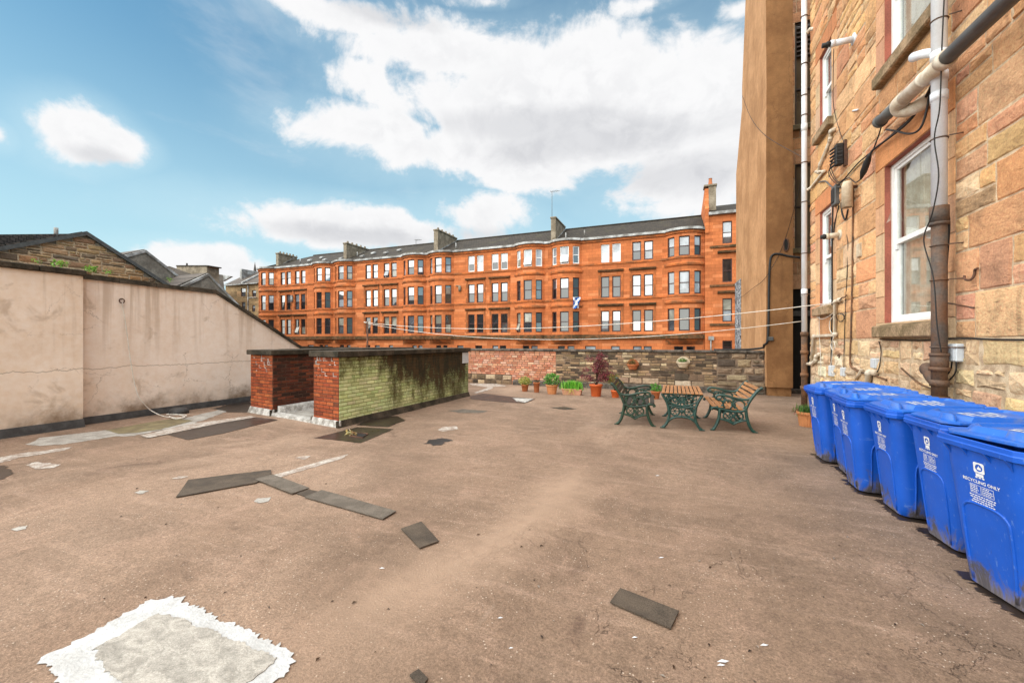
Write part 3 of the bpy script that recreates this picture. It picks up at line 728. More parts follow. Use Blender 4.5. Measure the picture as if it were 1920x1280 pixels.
# ------------------------------------------------------------------ parapet at the far side of the roof
def parapet():
    Y = 14.87; rr = random.Random(9)
    t = thing('parapet_wall', 'low parapet, pale red brick then sooty stone, behind the flower pots', 'wall', (-2, Y, 0))
    P = lambda u, z, d: Vector((u, Y-d, z))
    ZT = 1.30
    pal_b = [((.58, .27, .165), 5), ((.50, .20, .115), 3), ((.62, .36, .25), 2), ((.42, .15, .085), 1.2)]
    pal_s = [((.25, .165, .095), 5), ((.15, .102, .063), 4), ((.38, .255, .15), 3), ((.52, .39, .25), 1.5), ((.07, .05, .035), 2.6)]
    pal_r = [((.19, .135, .09), 4), ((.10, .075, .056), 3), ((.32, .23, .15), 2), ((.55, .44, .33), 1)]
    mb = MB()
    masonry(mb, P, -10.6, -4.12, even_rows(-.05, ZT, .082), holes=[(-10.6, -5.9, -1, .36)], wid=(.17, .25), joint=.011, depth=.007, bev=.005, pal=pal_b, jit=.004, half=.1, rnd=rr)
    mb.build('brick_panel', [MT['parapet_brick'], MT['dark_mortar']], t)
    mb = MB()
    masonry(mb, P, -10.6, -5.9, even_rows(-.05, .36, .19), wid=(.22, .5), joint=.02, depth=.02, bev=.02, pal=pal_s, jit=.015, bulge=.015, split=.4, rnd=rr)
    masonry(mb, P, -4.12, 1.28, even_rows(-.05, ZT, .088, rnd=rr, var=.22), holes=[(-1.9, -.5, -.05, .42), (.0, .9, -.05, .62)], wid=(.16, .38), joint=.014, depth=.010, bev=.009, pal=pal_s, jit=.008, bulge=.004, rnd=rr)
    masonry(mb, P, -1.9, -.5, [-.05, .2, .42], wid=(.28, .5), joint=.02, depth=.012, bev=.012, pal=[((.42, .30, .21), 2), ((.3, .2, .13), 2), ((.15, .11, .08), 1)], jit=.012, bulge=.008, rnd=rr)
    masonry(mb, P, .0, .9, [-.05, .14, .36, .62], wid=(.35, .6), joint=.02, depth=.012, bev=.012, pal=pal_r, jit=.012, bulge=.008, rnd=rr)
    masonry(mb, P, 1.28, 2.64, even_rows(-.05, ZT, .24, rnd=rr, var=.3), wid=(.25, .62), joint=.03, depth=.03, bev=.03, pal=pal_r, jit=.025, bulge=.03, split=.4, rnd=rr)
    mb.build('stone_panel', [MT['parapet_stone'], MT['dark_mortar']], t)
    mb = MB(); mb.box((-10.6, Y+.003, -4), (2.64, Y+.36, ZT-.001)); mb.build('core', MT['red_mortar'], t)
    mb = MB(); x = -10.65
    while x < 2.6:
        x1 = min(x+rr.uniform(.75, 1.05), 2.62)
        mb.bbox((x+.003, Y-.07, ZT+.002), (x1-.003, Y+.42, ZT+.085+rr.uniform(-.004, .004)), .016); x = x1
    mb.build('coping', MT['coping'], t)
    mb = MB()
    mb.prism([(-5.8, Y-.001-.03, -.03), (-5.8, Y-.16, -.03), (-5.8, Y-.15, .15), (-5.8, Y-.06, .19), (-5.8, Y-.03, .19)], (6.9, 0, 0))
    mb.build('kerb', MT['coping'], t)
parapet()
# ------------------------------------------------------------------ stone tenement on the right
PAL_T = [((0.669, 0.373, 0.186), 6), ((0.664, 0.347, 0.168), 4), ((0.769, 0.456, 0.234), 3), ((0.716, 0.343, 0.159), 2.2), ((0.672, 0.334, 0.195), 2.2), ((0.726, 0.417, 0.192), 0.8), ((0.585, 0.36, 0.203), 1.4), ((0.786, 0.534, 0.316), 1.2)]
PAL_UP = [((0.656, 0.351, 0.169), 5), ((0.695, 0.332, 0.155), 3), ((0.642, 0.306, 0.16), 2.2), ((0.751, 0.418, 0.194), 1.6), ((0.607, 0.354, 0.194), 2), ((0.738, 0.449, 0.242), 2)]
PAL_LOW = [((0.707, 0.464, 0.259), 4), ((0.804, 0.566, 0.337), 3), ((0.635, 0.44, 0.272), 2.5), ((0.574, 0.426, 0.289), 1.4), ((0.747, 0.499, 0.264), 0.8), ((0.705, 0.435, 0.267), 1.6), ((0.804, 0.679, 0.467), 1.4)]
PAL_RED = [((.60, .345, .20), 4), ((.62, .32, .165), 3), ((.55, .29, .175), 2), ((.56, .37, .235), 1.5)]
XW = 3.2
WIN = [  # y0, y1, z0, z1
    (6.97, 8.50, 1.97, 4.52), (6.97, 8.50, 6.10, 8.45), (10.93, 11.72, 2.50, 4.70), (10.93, 11.72, 6.60, 8.35),
    (2.6, 4.1, 1.97, 4.52), (2.6, 4.1, 6.10, 8.45), (-1.8, -.3, 1.97, 4.52), (-1.8, -.3, 6.10, 8.45)]
def tenement():
    t = thing('stone_tenement', 'tan and orange rubble stone tenement rising behind the blue bins', 'building', (XW, 5, 0))
    rr = random.Random(21)
    P = lambda u, z, d: Vector((XW-d, u, z))
    JW = .30
    holes = []; must = []
    for y0, y1, z0, z1 in WIN:
        holes += [(y0-JW, y1+JW, z0-.26, z1+.40)]; must += [z0-.26, z1+.40]
    must = sorted(set(round(m, 3) for m in must))
    mb = MB()
    Y0, Y1 = -4.0, 12.45
    def zone(z0, z1, h, wid, pal, **k):
        masonry(mb, P, Y0, Y1, even_rows(z0, z1, h, must, rr, .22), holes=holes, wid=wid, pal=pal, rnd=rr, **k)
    zone(-.05, 1.71, .30, (.26, .72), PAL_LOW, joint=.026, depth=.014, bev=.022, jit=.026, bulge=.026, split=.4)
    zone(1.71, 4.92, .43, (.42, 1.05), PAL_T, joint=.012, depth=.012, bev=.014, jit=.010, bulge=.022, split=.28)
    zone(4.92, 11.6, .40, (.35, .95), PAL_UP, joint=.013, depth=.013, bev=.015, jit=.011, bulge=.024, split=.33)
    mb.build('wall', [MT['stone'], MT['mortar']], t)
    # dressed margins round the openings
    for y0, y1, z0, z1 in WIN:
        mb = MB()
        for a, b in ((y0-JW, y0), (y1, y1+JW)):
            masonry(mb, P, a, b, even_rows(z0, z1, .56, (), rr, .2), wid=(.4, .5), pal=PAL_RED, joint=.006, depth=.012, bev=.006, jit=.003, rnd=rr)
        masonry(mb, P, y0-JW, y1+JW, [z1, z1+.40], wid=(3, 4), pal=[((.56, .225, .095), 1)], joint=.006, depth=.016, bev=.008, jit=.003, rnd=rr)
        masonry(mb, P, y0-JW, y1+JW, [z0-.26, z0], wid=(3, 4), pal=[((.56, .38, .23), 1)], joint=.006, depth=.006, bev=.008, jit=.003, rnd=rr)
        mb.build('window_margin', [MT['smooth_stone'], MT['mortar']], t)
    # body of the building behind the facing
    mb = MB()
    ys = sorted(set([Y0, Y1]+[w[0] for w in WIN]+[w[1] for w in WIN])); zs = sorted(set([-4, 14]+[w[2] for w in WIN]+[w[3] for w in WIN]))
    for a, b in zip(ys, ys[1:]):
        for c, d in zip(zs, zs[1:]):
            if any(w[0] < (a+b)/2 < w[1] and w[2] < (c+d)/2 < w[3] for w in WIN): continue
            mb.poly([(XW+.004, b, c), (XW+.004, a, c), (XW+.004, a, d), (XW+.004, b, d)])
    mb.poly([(XW+.004, Y1, -4), (XW+.004, Y1, 14), (12, Y1, 14), (12, Y1, -4)]); mb.poly([(XW+.004, Y0, -4), (12, Y0, -4), (12, Y0, 14), (XW+.004, Y0, 14)])
    mb.poly([(XW+.004, Y0, 14), (12, Y0, 14), (12, Y1, 14), (XW+.004, Y1, 14)])
    mb.build('core', MT['mortar'], t)
    # windows
    for i, (y0, y1, z0, z1) in enumerate(WIN):
        narrow = y1-y0 < 1
        w = MB(); D = .07 if narrow else .105
        w.mi = 0; x0, x1 = XW-.002, XW+D
        w.poly([(x0, y1, z0), (x1, y1, z0), (x1, y1, z1), (x0, y1, z1)]); w.poly([(x1, y0, z0), (x0, y0, z0), (x0, y0, z1), (x1, y0, z1)])
        w.poly([(x0, y0, z1), (x0, y1, z1), (x1, y1, z1), (x1, y0, z1)]); w.poly([(x0, y0, z0), (x1, y0, z0), (x1, y1, z0), (x0, y1, z0)])
        # peeled paint on the far jamb
        if not narrow:
            w.mi = 1
            w.poly([(x0+.07, y1-.004, z1-.02), (x0+.075, y1-.004, z1-.75), (x0+.02, y1-.004, z1-.92), (x0+.10, y1-.004, z1-.86), (x0+.15, y1-.004, z1-.7), (x0+.105, y1-.004, z1-.45), (x0+.12, y1-.004, z1-.02)])
        wo = w.build('window', [MT['red_paint'], MT['peel']], t)
        f = MB(); fr = .075 if narrow else .06; zm = (z0+z1)/2
        X0, X1 = XW+D-.02, XW+D+.09
        f.box((X0, y0+.001, z0+.001), (X1, y0+fr, z1-.001)); f.box((X0, y1-fr, z0+.001), (X1, y1-.001, z1-.001)); f.box((X0, y0+fr, z1-fr), (X1, y1-fr, z1-.001)); f.box((X0-.02, y0+fr, z0+.001), (X1, y1-fr, z0+.05))
        # sashes: the lower one stands inside
        for za, zb, xo in ((zm-.02, z1-fr, .025), (z0+.05, zm+.03, .055)):
            s_ = .06
            f.box((X0+xo, y0+fr, za), (X0+xo+.04, y0+fr+s_, zb)); f.box((X0+xo, y1-fr-s_, za), (X0+xo+.04, y1-fr, zb))
            f.box((X0+xo, y0+fr+s_, zb-s_*.8), (X0+xo+.04, y1-fr-s_, zb)); f.box((X0+xo, y0+fr+s_, za), (X0+xo+.04, y1-fr-s_, za+s_*1.2))
        for hy in (y1-fr, y0+fr+.06):        # horns of the upper sash
            f.box((X0+.02, hy-.06, zm-.10), (X0+.052, hy, zm-.0201))
        f.build('frame', MT['wframe_white'], wo)
        gl = MB(); gl.box((X0+.045, y0+fr+.06, zm+.05), (X0+.051, y1-fr-.06, z1-fr-.05)); gl.box((X0+.078, y0+fr+.06, z0+.12), (X0+.084, y1-fr-.06, zm-.02))
        gl.build('pane', MT['glass'], wo)
        sb = MB()
        sb.bbox((XW-.13, y0-.14, z0-.24), (XW+.05, y1+.14, z0-.045), .02); sb.prism([(XW-.12, y0-.13, z0-.046), (XW+.1, y0-.0, z0-.046), (XW+.1, y0-.0, z0-.005), (XW-.02, y0-.0, z0-.02)], (0, y1-y0, 0))
        sb.build('sill', MT['sill'], wo)
        if not narrow:                       # curtains and a dim room
            cb = MB(); cb.smooth = True
            for ya, yb, ph in ((y0+.075, y0+.30, 0), (y1-.80, y1-.075, 1.3)):
                n = 60
                for k in range(n):
                    a = ya+(yb-ya)*k/n; b = ya+(yb-ya)*(k+1)/n
                    q = lambda s: XW+D+.115+.012*math.sin(s*75+ph)+.006*math.sin(s*171)
                    cb.poly([(q(a), a, z0+.02), (q(b), b, z0+.02), (q(b), b, z1), (q(a), a, z1)])
            cb.build('curtain', MT['curtain'], wo)
        rb = MB(); xr = XW+D+ (1.6 if not narrow else .4); a, b, c, d = y0-.05, y1+.05, z0-.05, z1+.05; xf = XW+D+.09
        rb.poly([(xr, a, c), (xr, b, c), (xr, b, d), (xr, a, d)]); rb.poly([(xf, a, c), (xr, a, c), (xr, a, d), (xf, a, d)]); rb.poly([(xf, b, c), (xr, b, c), (xr, b, d), (xf, b, d)])
        rb.poly([(xf, a, c), (xr, a, c), (xr, b, c), (xf, b, c)]); rb.poly([(xf, a, d), (xr, a, d), (xr, b, d), (xf, b, d)])
        rb.build('room', MT['room'] if not narrow else MT['pane_net'], wo)
tenement()

# ------------------------------------------------------------------ stair tower, recess and mural
def tower():
    t = thing('stair_tower', 'tall brown rendered stair tower at the end of the parapet', 'tower', (2.9, 15.3, 0))
    mb = MB()
    prof = [(14.6, -.0), (14.6, 16.5), (18.4, 16.5), (18.9, 15.0), (19.7, 12.4), (19.7, -4), (16.0, -4), (16.0, 0)]
    # front wing: slightly waved arris of old render, foot lifted off the deck
    X0, X1 = 2.62, 3.31
    rr = random.Random(2)
    zs = [.27]+[.27+(16.5-.27)*i/40 for i in range(1, 41)]
    rings = []
    for i, z in enumerate(zs):
        w = .022*mnoise.noise(Vector((z*.45, 1.7, 0)))+.008*mnoise.noise(Vector((z*1.6, 4.7, 0)))
        rings.append([(X0+w, 14.6-w*.6, z), (X1, 14.6-w*.3, z), (X1, 16.02, z), (X0+w*.4, 16.02, z)])
    mb.loft(rings, True, True)
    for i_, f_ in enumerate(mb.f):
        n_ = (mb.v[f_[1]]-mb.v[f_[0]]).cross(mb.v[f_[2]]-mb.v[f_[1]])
        if abs(n_.y) > abs(n_.x) and abs(n_.y) > abs(n_.z) and sum(mb.v[k].y for k in f_)/len(f_) < 15: mb.m[i_] = 1  # camera-facing side takes the darker copy, painting its shade
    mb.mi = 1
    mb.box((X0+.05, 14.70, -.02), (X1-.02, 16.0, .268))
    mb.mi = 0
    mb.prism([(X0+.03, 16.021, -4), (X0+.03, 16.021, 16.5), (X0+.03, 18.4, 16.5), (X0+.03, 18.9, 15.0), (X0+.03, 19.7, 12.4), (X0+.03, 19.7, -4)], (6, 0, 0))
    mb.build('body', [MT['tower'], MT['tower_shaded']], t)
    mb = MB(); mb.prism([(X0+.09, 19.705, -4), (X0+.09, 19.705, 12.0), (X0+.09, 20.3, 11.6), (X0+.09, 21.7, 9.9), (X0+.09, 22.0, 9.6), (X0+.09, 22.0, -4)], (4, 0, 0))
    mb.build('rear_wing', MT['tower'], t)
    mb = MB()                                     # oval vent ring, low step, soot line
    c = on_y(1474, 459, 14.585)
    mb.tube([(c.x+.06*math.cos(a), 14.59, c.z+.19*math.sin(a)) for a in [2*PI*k/20 for k in range(20)]], .022, 6, closed=True)
    mb.build('vent_ring', MT['rust'], t)
    mb = MB()
    mb.tube([(c.x+.05*math.cos(a), 14.587, c.z+.17*math.sin(a)) for a in [2*PI*k/20 for k in range(20)]], .002, 4, closed=True)
    mb.poly([(c.x+.05*math.cos(2*PI*k/20), 14.575, c.z+.17*math.sin(2*PI*k/20)) for k in range(20)])
    mb.build('vent', MT['dark_room'], t)
    # recess between tower and tenement
    t2 = thing('rear_stair_wall', 'narrow strip of stone with stair windows and a dark doorway beside the tower', 'wall', (3.9, 15.9, 0))
    mb = MB(); rr = random.Random(4); Y = 15.9
    z_ = lambda py: on_y(1497, py, Y).z
    op = [(3.66, 4.9, z_(236), z_(42)), (3.66, 4.9, z_(466), z_(308)), (3.52, 4.9, 0, z_(542))]
    must = [q for o in op for q in o[2:]]
    masonry(mb, lambda u, z, d: Vector((u, Y-d, z)), 3.32, 5.6, even_rows(0, 14, .42, must, rr, .2), holes=op, wid=(.3, .6), pal=PAL_RED, joint=.012, depth=.01, bev=.012, jit=.008, bulge=.012, rnd=rr)
    mb.build('wall', [MT['stone'], MT['mortar']], t2)
    for k, o in enumerate(op[:2]):
        mb = MB(); mb.mi = 0
        add_window(mb, (o[0], Y), (o[1], Y), (0, -1), o[2], o[3], .12, .06, (0, 0, 1, 1), .36 if k == 0 else .5)
        if k == 0:                               # louvred top light
            za, zb = z_(106), o[3]-.06
            for i in range(7):
                zz = za+(zb-za)*i/7
                mb.mi = 0; mb.prism([(o[0]+.06, Y+.01, zz), (o[0]+.06, Y+.1, zz+.1), (o[0]+.06, Y+.1, zz+.13), (o[0]+.06, Y+.01, zz+.03)], (1.1, 0, 0))
        mb.build('window', [MT['wframe_brown'], MT['pane_brown']], t2)
        mb = MB(); mb.bbox((o[0]-.1, Y-.14, o[2]-.17), (o[1]+.1, Y+.02, o[2]-.002), .015); mb.build('window_sill', MT['lichen'], t2)
    o = op[2]; mb = MB()
    mb.poly([(o[0], Y, 0), (o[0], Y+1.2, 0), (o[0], Y+1.2, o[3]), (o[0], Y, o[3])]); mb.poly([(o[0], Y, o[3]), (o[0], Y+1.2, o[3]), (o[1], Y+1.2, o[3]), (o[1], Y, o[3])])
    mb.poly([(o[0], Y+.07, 0), (o[1], Y+.07, 0), (o[1], Y+.07, o[3]), (o[0], Y+.07, o[3])])
    mb.build('passage', MT['dark_room'], t2)
    mb = MB(); zt = z_(592); mb.box((o[0]+.01, Y-.0, zt), (o[1], Y+.06, zt+.16)); mb.box((o[0]+.005, Y-.03, .1), (o[0]+.075, Y+.03, 1.28))
    mb.build('door_frame', MT['pipe_grey'], t2)
    mb = MB(); mb.bbox((3.34, 15.55, 0), (4.9, 15.89, .13), .02); mb.build('door_step', MT['coping'], t2)
    # mural panel on the wing
    xm = X0+.09-.012
    p0, p1 = on_x(1389, 655, xm), on_x(1378, 655, xm)
    zt0, zt1 = on_x(1389, 522, xm).z, on_x(1379, 530, xm).z
    mb = MB(); mb.prism([(xm, p0.y, .9), (xm, p1.y, .9), (xm, p1.y, zt1), (xm, p0.y, zt0)], (.01, 0, 0))
    tag(mb.build('mural_panel', MT['mural']), 'black and white painted mural panel on the tower flank', 'mural')
tower()

# ------------------------------------------------------------------ pipes, boxes and cables on the right wall
def W(px, py, off=0.0):
    return on_x(px, py, XW-off)
def wall_services():
    # far downpipe at the corner
    x, y = 3.06, 12.42
    zb = on_y(1512, 622, y).z
    t = thing('downpipe', 'tall white downpipe with brown rusty foot at the corner of the stone wall', 'pipe', (x, y, 0))
    mb = MB(); mb.tube([(x, y, zb), (x, y, 13)], .062, 16); mb.tube([(x, y, zb+.9), (x, y, zb+1.08)], .07, 16); mb.tube([(x, y, 7.0), (x, y, 7.18)], .07, 16); mb.build('pipe', MT['pipe_white'], t)
    mb = MB(); mb.tube([(x, y, 0), (x, y, zb-.001)], .068, 16)
    for z in (.45, .78, 1.35, zb-.1): mb.tube([(x, y, z), (x, y, z+.09)], .088, 16)
    mb.build('iron_foot', MT['pipe_rust'], t)
    mb = MB()
    for z in (zb+.95, 3.9, 5.2, 6.2, 7.4, 7.9, 8.7, 9.9):
        mb.tube([(x+.071*math.cos(a), y+.071*math.sin(a), z) for a in [2*PI*k/16 for k in range(16)]], .012, 6, closed=True); mb.tube([(x+.06, y, z), (XW+.02, y, z)], .012, 6)
    mb.build('bracket', MT['pipe_iron'], t)
    # near soil stack
    p = on_x(1761, 400, 3.02); x, y = p.x, p.y; zc = on_x(1761, 392, x).z
    t = thing('soil_pipe', 'thick soil pipe beside the window, white plastic above rusty cast iron', 'pipe', (x, y, 0))
    r = .074
    mb = MB(); mb.tube([(x, y, zc-.02), (x, y, 13)], r, 24)
    for z in (4.62, 4.86, 5.12): mb.tube([(x, y, z), (x, y, z+.10)], r*1.12, 24)
    q = W(1728, 70, .3); mb.tube([(x, y, 5.22), (x-.08, y+.16, 5.32), (x-.10, y+.34, 5.40)], [r*.7, r*.72, r*.8], 18)
    mb.build('plastic_pipe', MT['pipe_white'], t)
    mb = MB(); mb.tube([(x, y, .6), (x, y, zc-.1)], r*1.0, 24); mb.tube([(x, y, zc-.16), (x, y, zc+.03)], r*1.22, 24); mb.tube([(x, y, zc-.20), (x, y, zc-.165)], r*1.3, 24)
    zb = on_x(1740, 690, x).z
    mb.tube([(x, y, zb-.02), (x, y, zb+.03)], r*1.3, 24); mb.tube([(x, y, zb+.16), (x, y, zb+.2)], r*1.25, 24); mb.tube([(x, y, zb-.02), (x, y, zb+.2)], r*1.15, 24)
    mb.tube(spline([(x, y+.02, zb-.18), (x, y+.16, zb-.10), (x, y+.25, zb+.0), (x+.03, y+.31, zb-.04), (x+.18, y+.32, zb-.06)], 5), [r*.95]*21, 18)
    mb.tube([(x, y, 0), (x, y, .62)], r*1.05, 24); mb.tube([(x, y, .86), (x, y, 1.0)], r*1.28, 24); mb.tube([(x, y, 1.12), (x, y, 1.2)], r*1.2, 24)
    mb.build('iron_pipe', MT['pipe_iron'], t)
    mb = MB()
    for z, h in ((zc-.45, 0), (2.42, 1), (1.60, 1), (4.15, 0), (5.6, 0), (6.1, 0)):
        mb.tube([(x+r*1.06*math.cos(a), y+r*1.06*math.sin(a), z) for a in [2*PI*k/20 for k in range(20)]], .009, 6, closed=True)
        mb.tube([(x+.05, y-.09, z), (XW+.01, y-.12, z)], .008, 6)
    mb.build('strap', MT['pipe_iron'], t)
    # horizontal soil pipe
    a, b = on_x(1905, -14, 2.93), on_x(1652, 226, 2.93)
    t = thing('soil_pipe', 'dark grey drain pipe running level along the wall above the near window', 'pipe', tuple(b))
    at = lambda f: a+(b-a)*f
    mb = MB(); d = (a-b).normalized()
    mb.tube([a+d*4, at(.40)], .082, 20); mb.tube([at(.80), b], .080, 20); mb.tube([b-d*.0, b-d*.05], .094, 20)
    mb.build('pipe', MT['pipe_grey'], t)
    mb = MB(); mb.tube([at(.38), at(.74)], .088, 20); mb.tube([at(.38), at(.42)], .100, 20); mb.tube([at(.55), at(.57)], .095, 20)
    c = at(.74); mb.tube(spline([c, c-d*.14+Vector((-.02, 0, -.02)), c-d*.20+Vector((.04, 0, -.09)), c-d*.08+Vector((.14, 0, -.13)), c+d*.10+Vector((.22, 0, -.10))], 5), .086, 18)
    for k in range(5): mb.tube([c-d*(.02+.035*k)+Vector((0, 0, -.005*k)), c-d*(.035+.035*k)+Vector((0, 0, -.006*k))], .095, 18)
    mb.build('white_joint', MT['pipe_cream'], t)
    # flues
    def flue(px, py, ln, lab, down=0.0):
        p = W(px, py, 0)
        t = thing('boiler_flue', lab, 'flue', tuple(p))
        mb = MB(); mb.tube([p+Vector((.02, 0, 0)), p+Vector((-.03, 0, 0))], .105, 20); mb.tube([p, p+Vector((-ln*.72, 0, -down*.7))], .055, 18); mb.tube([p+Vector((-ln*.60, 0, -down*.6)), p+Vector((-ln*.74, 0, -down*.72))], .064, 18)
        mb.build('duct', MT['pipe_cream'] if down else MT['pipe_white'], t)
        mb = MB(); mb.tube([p+Vector((-ln*.74, 0, -down*.72)), p+Vector((-ln, 0, -down))], .045, 18); mb.tube([p+Vector((-ln*.8, 0, -down*.8)), p+Vector((-ln*.86, 0, -down*.86))], .058, 18)
        mb.build('terminal', MT['cable'], t)
    flue(1603, 73, .52, 'white boiler flue sticking out high on the wall by the upper far window')
    flue(1576, 440, .34, 'small boiler flue with black tip just right of the lower far window', .02)
    # hanging cylinder lamp / cowl
    p0, p1 = W(1584, 347, .16), W(1590, 388, .16)
    t = thing('vent_cowl', 'cream cylinder open at the bottom among black cables', 'vent', tuple(p0))
    z0, z1 = p1.z, p0.z; mb = MB(); r = .088
    mb.lathe([(r*.75, z0+.03), (r*.78, z0), (r, z0), (r*.97, z1-.04), (r*.7, z1+.02), (0.001, z1+.03)], 24, (p0.x, p0.y-.12, 0), cap0=False); mb.sm = [True]*len(mb.sm)
    mb.build('cylinder', MT['cream_pot'], t)
    mb = MB(); mb.lathe([(.001, z0+.035), (r*.76, z0+.03)], 24, (p0.x, p0.y-.12, 0), cap0=False); mb.tube([(p0.x, p0.y-.12, z1-.08), (XW, p0.y-.1, z1-.08)], .03, 10); mb.build('throat', MT['rust'], t)
    # cable hub: stepped black terminals
    t = thing('cable_hub', 'black stepped cable hub on an upright rail on the stone wall', 'box', tuple(W(1581, 290)))
    a, b = W(1585, 268, .03), W(1584, 308, .03)
    mb = MB(); mb.box((XW-.01, a.y-.06, b.z-.05), (XW-.06, a.y+.03, a.z+.05)); mb.build('rail', MT['rust'], t)
    mb = MB()
    for k in range(6):
        z = a.z-(a.z-b.z)*(k+.4)/6
        mb.bbox((XW-.06, a.y-.03, z-.05), (XW-.19, a.y+.1, z+.035), .015); mb.tube([(XW-.17, a.y+.05, z-.01), (XW-.24, a.y+.14, z-.05)], .02, 8)
    mb.build('terminals', MT['cable'], t)
    p = W(1571, 366, 0); t = thing('junction_box', 'flat black junction box beside the cream cylinder', 'box', tuple(p))
    mb = MB(); mb.bbox((XW, p.y-.13, p.z-.22), (XW-.09, p.y+.1, p.z+.2), .012); mb.build('case', MT['pipe_grey'], t); mb = MB(); mb.bbox((XW-.091, p.y-.1, p.z-.16), (XW-.105, p.y+.07, p.z+.14), .006); mb.build('cover', MT['cable'], t)
    # dropper gland
    a, b = W(1632, 287, .14), W(1614, 336, .16)
    mb = MB(); mb.tube([a, a+(b-a)*.12, a+(b-a)*.3, a+(b-a)*.72, a+(b-a)*.9, b], [.018, .032, .05, .05, .028, .016], 14)
    tag(mb.build('cable_gland', MT['cable']), 'fat black cable gland hanging from the bundle under the drain pipe', 'gland')
    # black cables
    def cable(pts, r, lab, mat='cable', n=6, nm='cable', cat='cable'):
        mb = MB(); mb.tube(spline([W(*q) for q in pts], n), r, 7)
        return tag(mb.build(nm, MT[mat]), lab, cat)
    cable([(1747, 160, .14), (1738, 178, .10), (1722, 205, .1), (1700, 232, .12), (1668, 258, .1), (1645, 275, .1), (1634, 284, .1)], .017, 'thick black cable sagging from the soil pipe to the cable gland')
    cable([(1744, 168, .1), (1738, 205, .1), (1726, 240, .14), (1706, 251, .16), (1680, 246, .12), (1662, 243, .1)], .014, 'black cable looping below the end of the drain pipe')
    cable([(1742, 175, .08), (1715, 214, .08), (1680, 246, .08), (1640, 280, .06), (1610, 305, .05), (1588, 330, .05), (1578, 342, .05)], .012, 'black cable running slantwise down to the junction box')
    cable([(1653, 236, .12), (1646, 258, .12), (1636, 284, .1), (1632, 290, .12)], .010, 'thin black cable dropping from the drain pipe end')
    cable([(1614, 336, .16), (1604, 342, .12), (1592, 334, .08), (1583, 338, .06)], .010, 'black cable from the gland tip to the cylinder')
    for k, (a, b, c) in enumerate(((1566, 290, 1548), (1564, 298, 1552), (1562, 305, 1556))):
        cable([(1580, 283+k*8, .2), (a, b, .14), (a-8, b+22, .08), (1570, 340+k*3, .06), (1582, 336, .06)], .007, ['outermost loop of thin cable fanning from the black hub', 'middle loop of thin cable fanning from the black hub', 'innermost loop of thin cable fanning from the black hub'][k])
    cable([(1576, 350, .04), (1562, 352, .04), (1548, 340, .05), (1536, 342, .05)], .016, 'grey flexible conduit lying over the far lintel', 'pipe_grey')
    cable([(1563, 355, .03), (1561, 400, .03), (1560, 480, .03), (1560, 560, .03), (1559, 640, .03), (1558, 690, .03)], .014, 'black cable hanging straight down beside the far window')
    cable([(1573, 385, .03), (1569, 402, .03), (1565, 420, .03), (1562, 450, .03)], .012, 'short black cable below the junction box')
    cable([(1590, 392, .03), (1585, 412, .03), (1579, 400, .03), (1577, 380, .03)], .014, 'black cable looped under the cream cylinder')
    cable([(1600, 350, .03), (1599, 420, .03), (1598, 520, .03), (1596, 610, .03), (1594, 672, .03), (1597, 688, .03), (1612, 697, .03), (1640, 704, .03), (1662, 712, .03)], .017, 'brown conduit dropping down the wall then turning along behind the bins', 'pipe_rust')
    cable([(1588, 440, .02), (1590, 470, .02), (1586, 560, .02), (1583, 640, .02), (1582, 690, .02)], .007, 'thin dark cable hanging left of the brown conduit')
    cable([(1563, 92, .02), (1562, 150, .02), (1563, 200, .02), (1574, 245, .02), (1583, 268, .03)], .006, 'thin cable coming down from the upper flue to the hub')
    cable([(1650, 636, .02), (1720, 638, .02), (1800, 634, .02), (1860, 636, .02), (1935, 637, .02)], .010, 'thin dark wire stretched level along the wall below the sill')
    cable([(1742, 566, .2), (1775, 568, .08), (1800, 572, .03), (1826, 577, .02)], .009, 'short dark stay from the soil pipe to the wall', 'pipe_iron')
    cable([(1772, 388, .1), (1779, 420, .08), (1772, 520, .07), (1768, 600, .07), (1764, 660, .08), (1762, 720, .1)], .016, 'black cable running down the right side of the rusty pipe')
    cable([(1772, -40, .27), (1766, 90, .27), (1762, 200, .27), (1752, 260, .28), (1760, 330, .28), (1748, 400, .30), (1732, 450, .30), (1750, 520, .30), (1757, 610, .30), (1765, 660, .27)], .007, 'thin wire wandering down the front of the soil pipe')
    cable([(1785, 678, .06), (1782, 694, .05), (1772, 706, .06), (1762, 716, .1)], .008, 'inner wire bending from the white box to the pipe')
    cable([(1793, 678, .06), (1792, 697, .05), (1780, 712, .05), (1763, 722, .1)], .008, 'outer wire bending from the white box to the pipe')
    cable([(1690, 690, .03), (1720, 716, .03), (1750, 730, .03)], .012, 'dark pipe running low behind the bin lids', 'pipe_rust')
    cable([(1648, 640, .02), (1652, 660, .02), (1648, 690, .03), (1640, 703, .03)], .007, 'thin cable from the sill down to the small grey box')
    # boxes
    def wbox(px, py, dy, dz, dx, lab, mat='grey_box'):
        p = W(px, py); t = thing('junction_box', lab, 'box', tuple(p))
        mb = MB(); mb.bbox((XW+.01, p.y-dy, p.z-dz), (XW-dx, p.y+dy, p.z+dz), .012); mb.build('case', MT[mat], t)
        mb = MB(); mb.bbox((XW-dx-.001, p.y-dy*.93, p.z-dz*.93), (XW-dx-.014, p.y+dy*.93, p.z+dz*.93), .01); mb.build('lid', MT[mat], t)
    wbox(1799, 661, .085, .108, .075, 'square pale grey box right of the rusty soil pipe')
    wbox(1645, 681, .075, .085, .06, 'small grey box under the near window sill')
    wbox(1563, 695, .085, .12, .06, 'grey box behind the farthest bin lid')
    wbox(1584, 697, .06, .09, .05, 'narrow grey box between two cables above the bins')
    wbox(1614, 469, .085, .13, .03, 'white vent plate between the two lower windows', 'cream_pot')
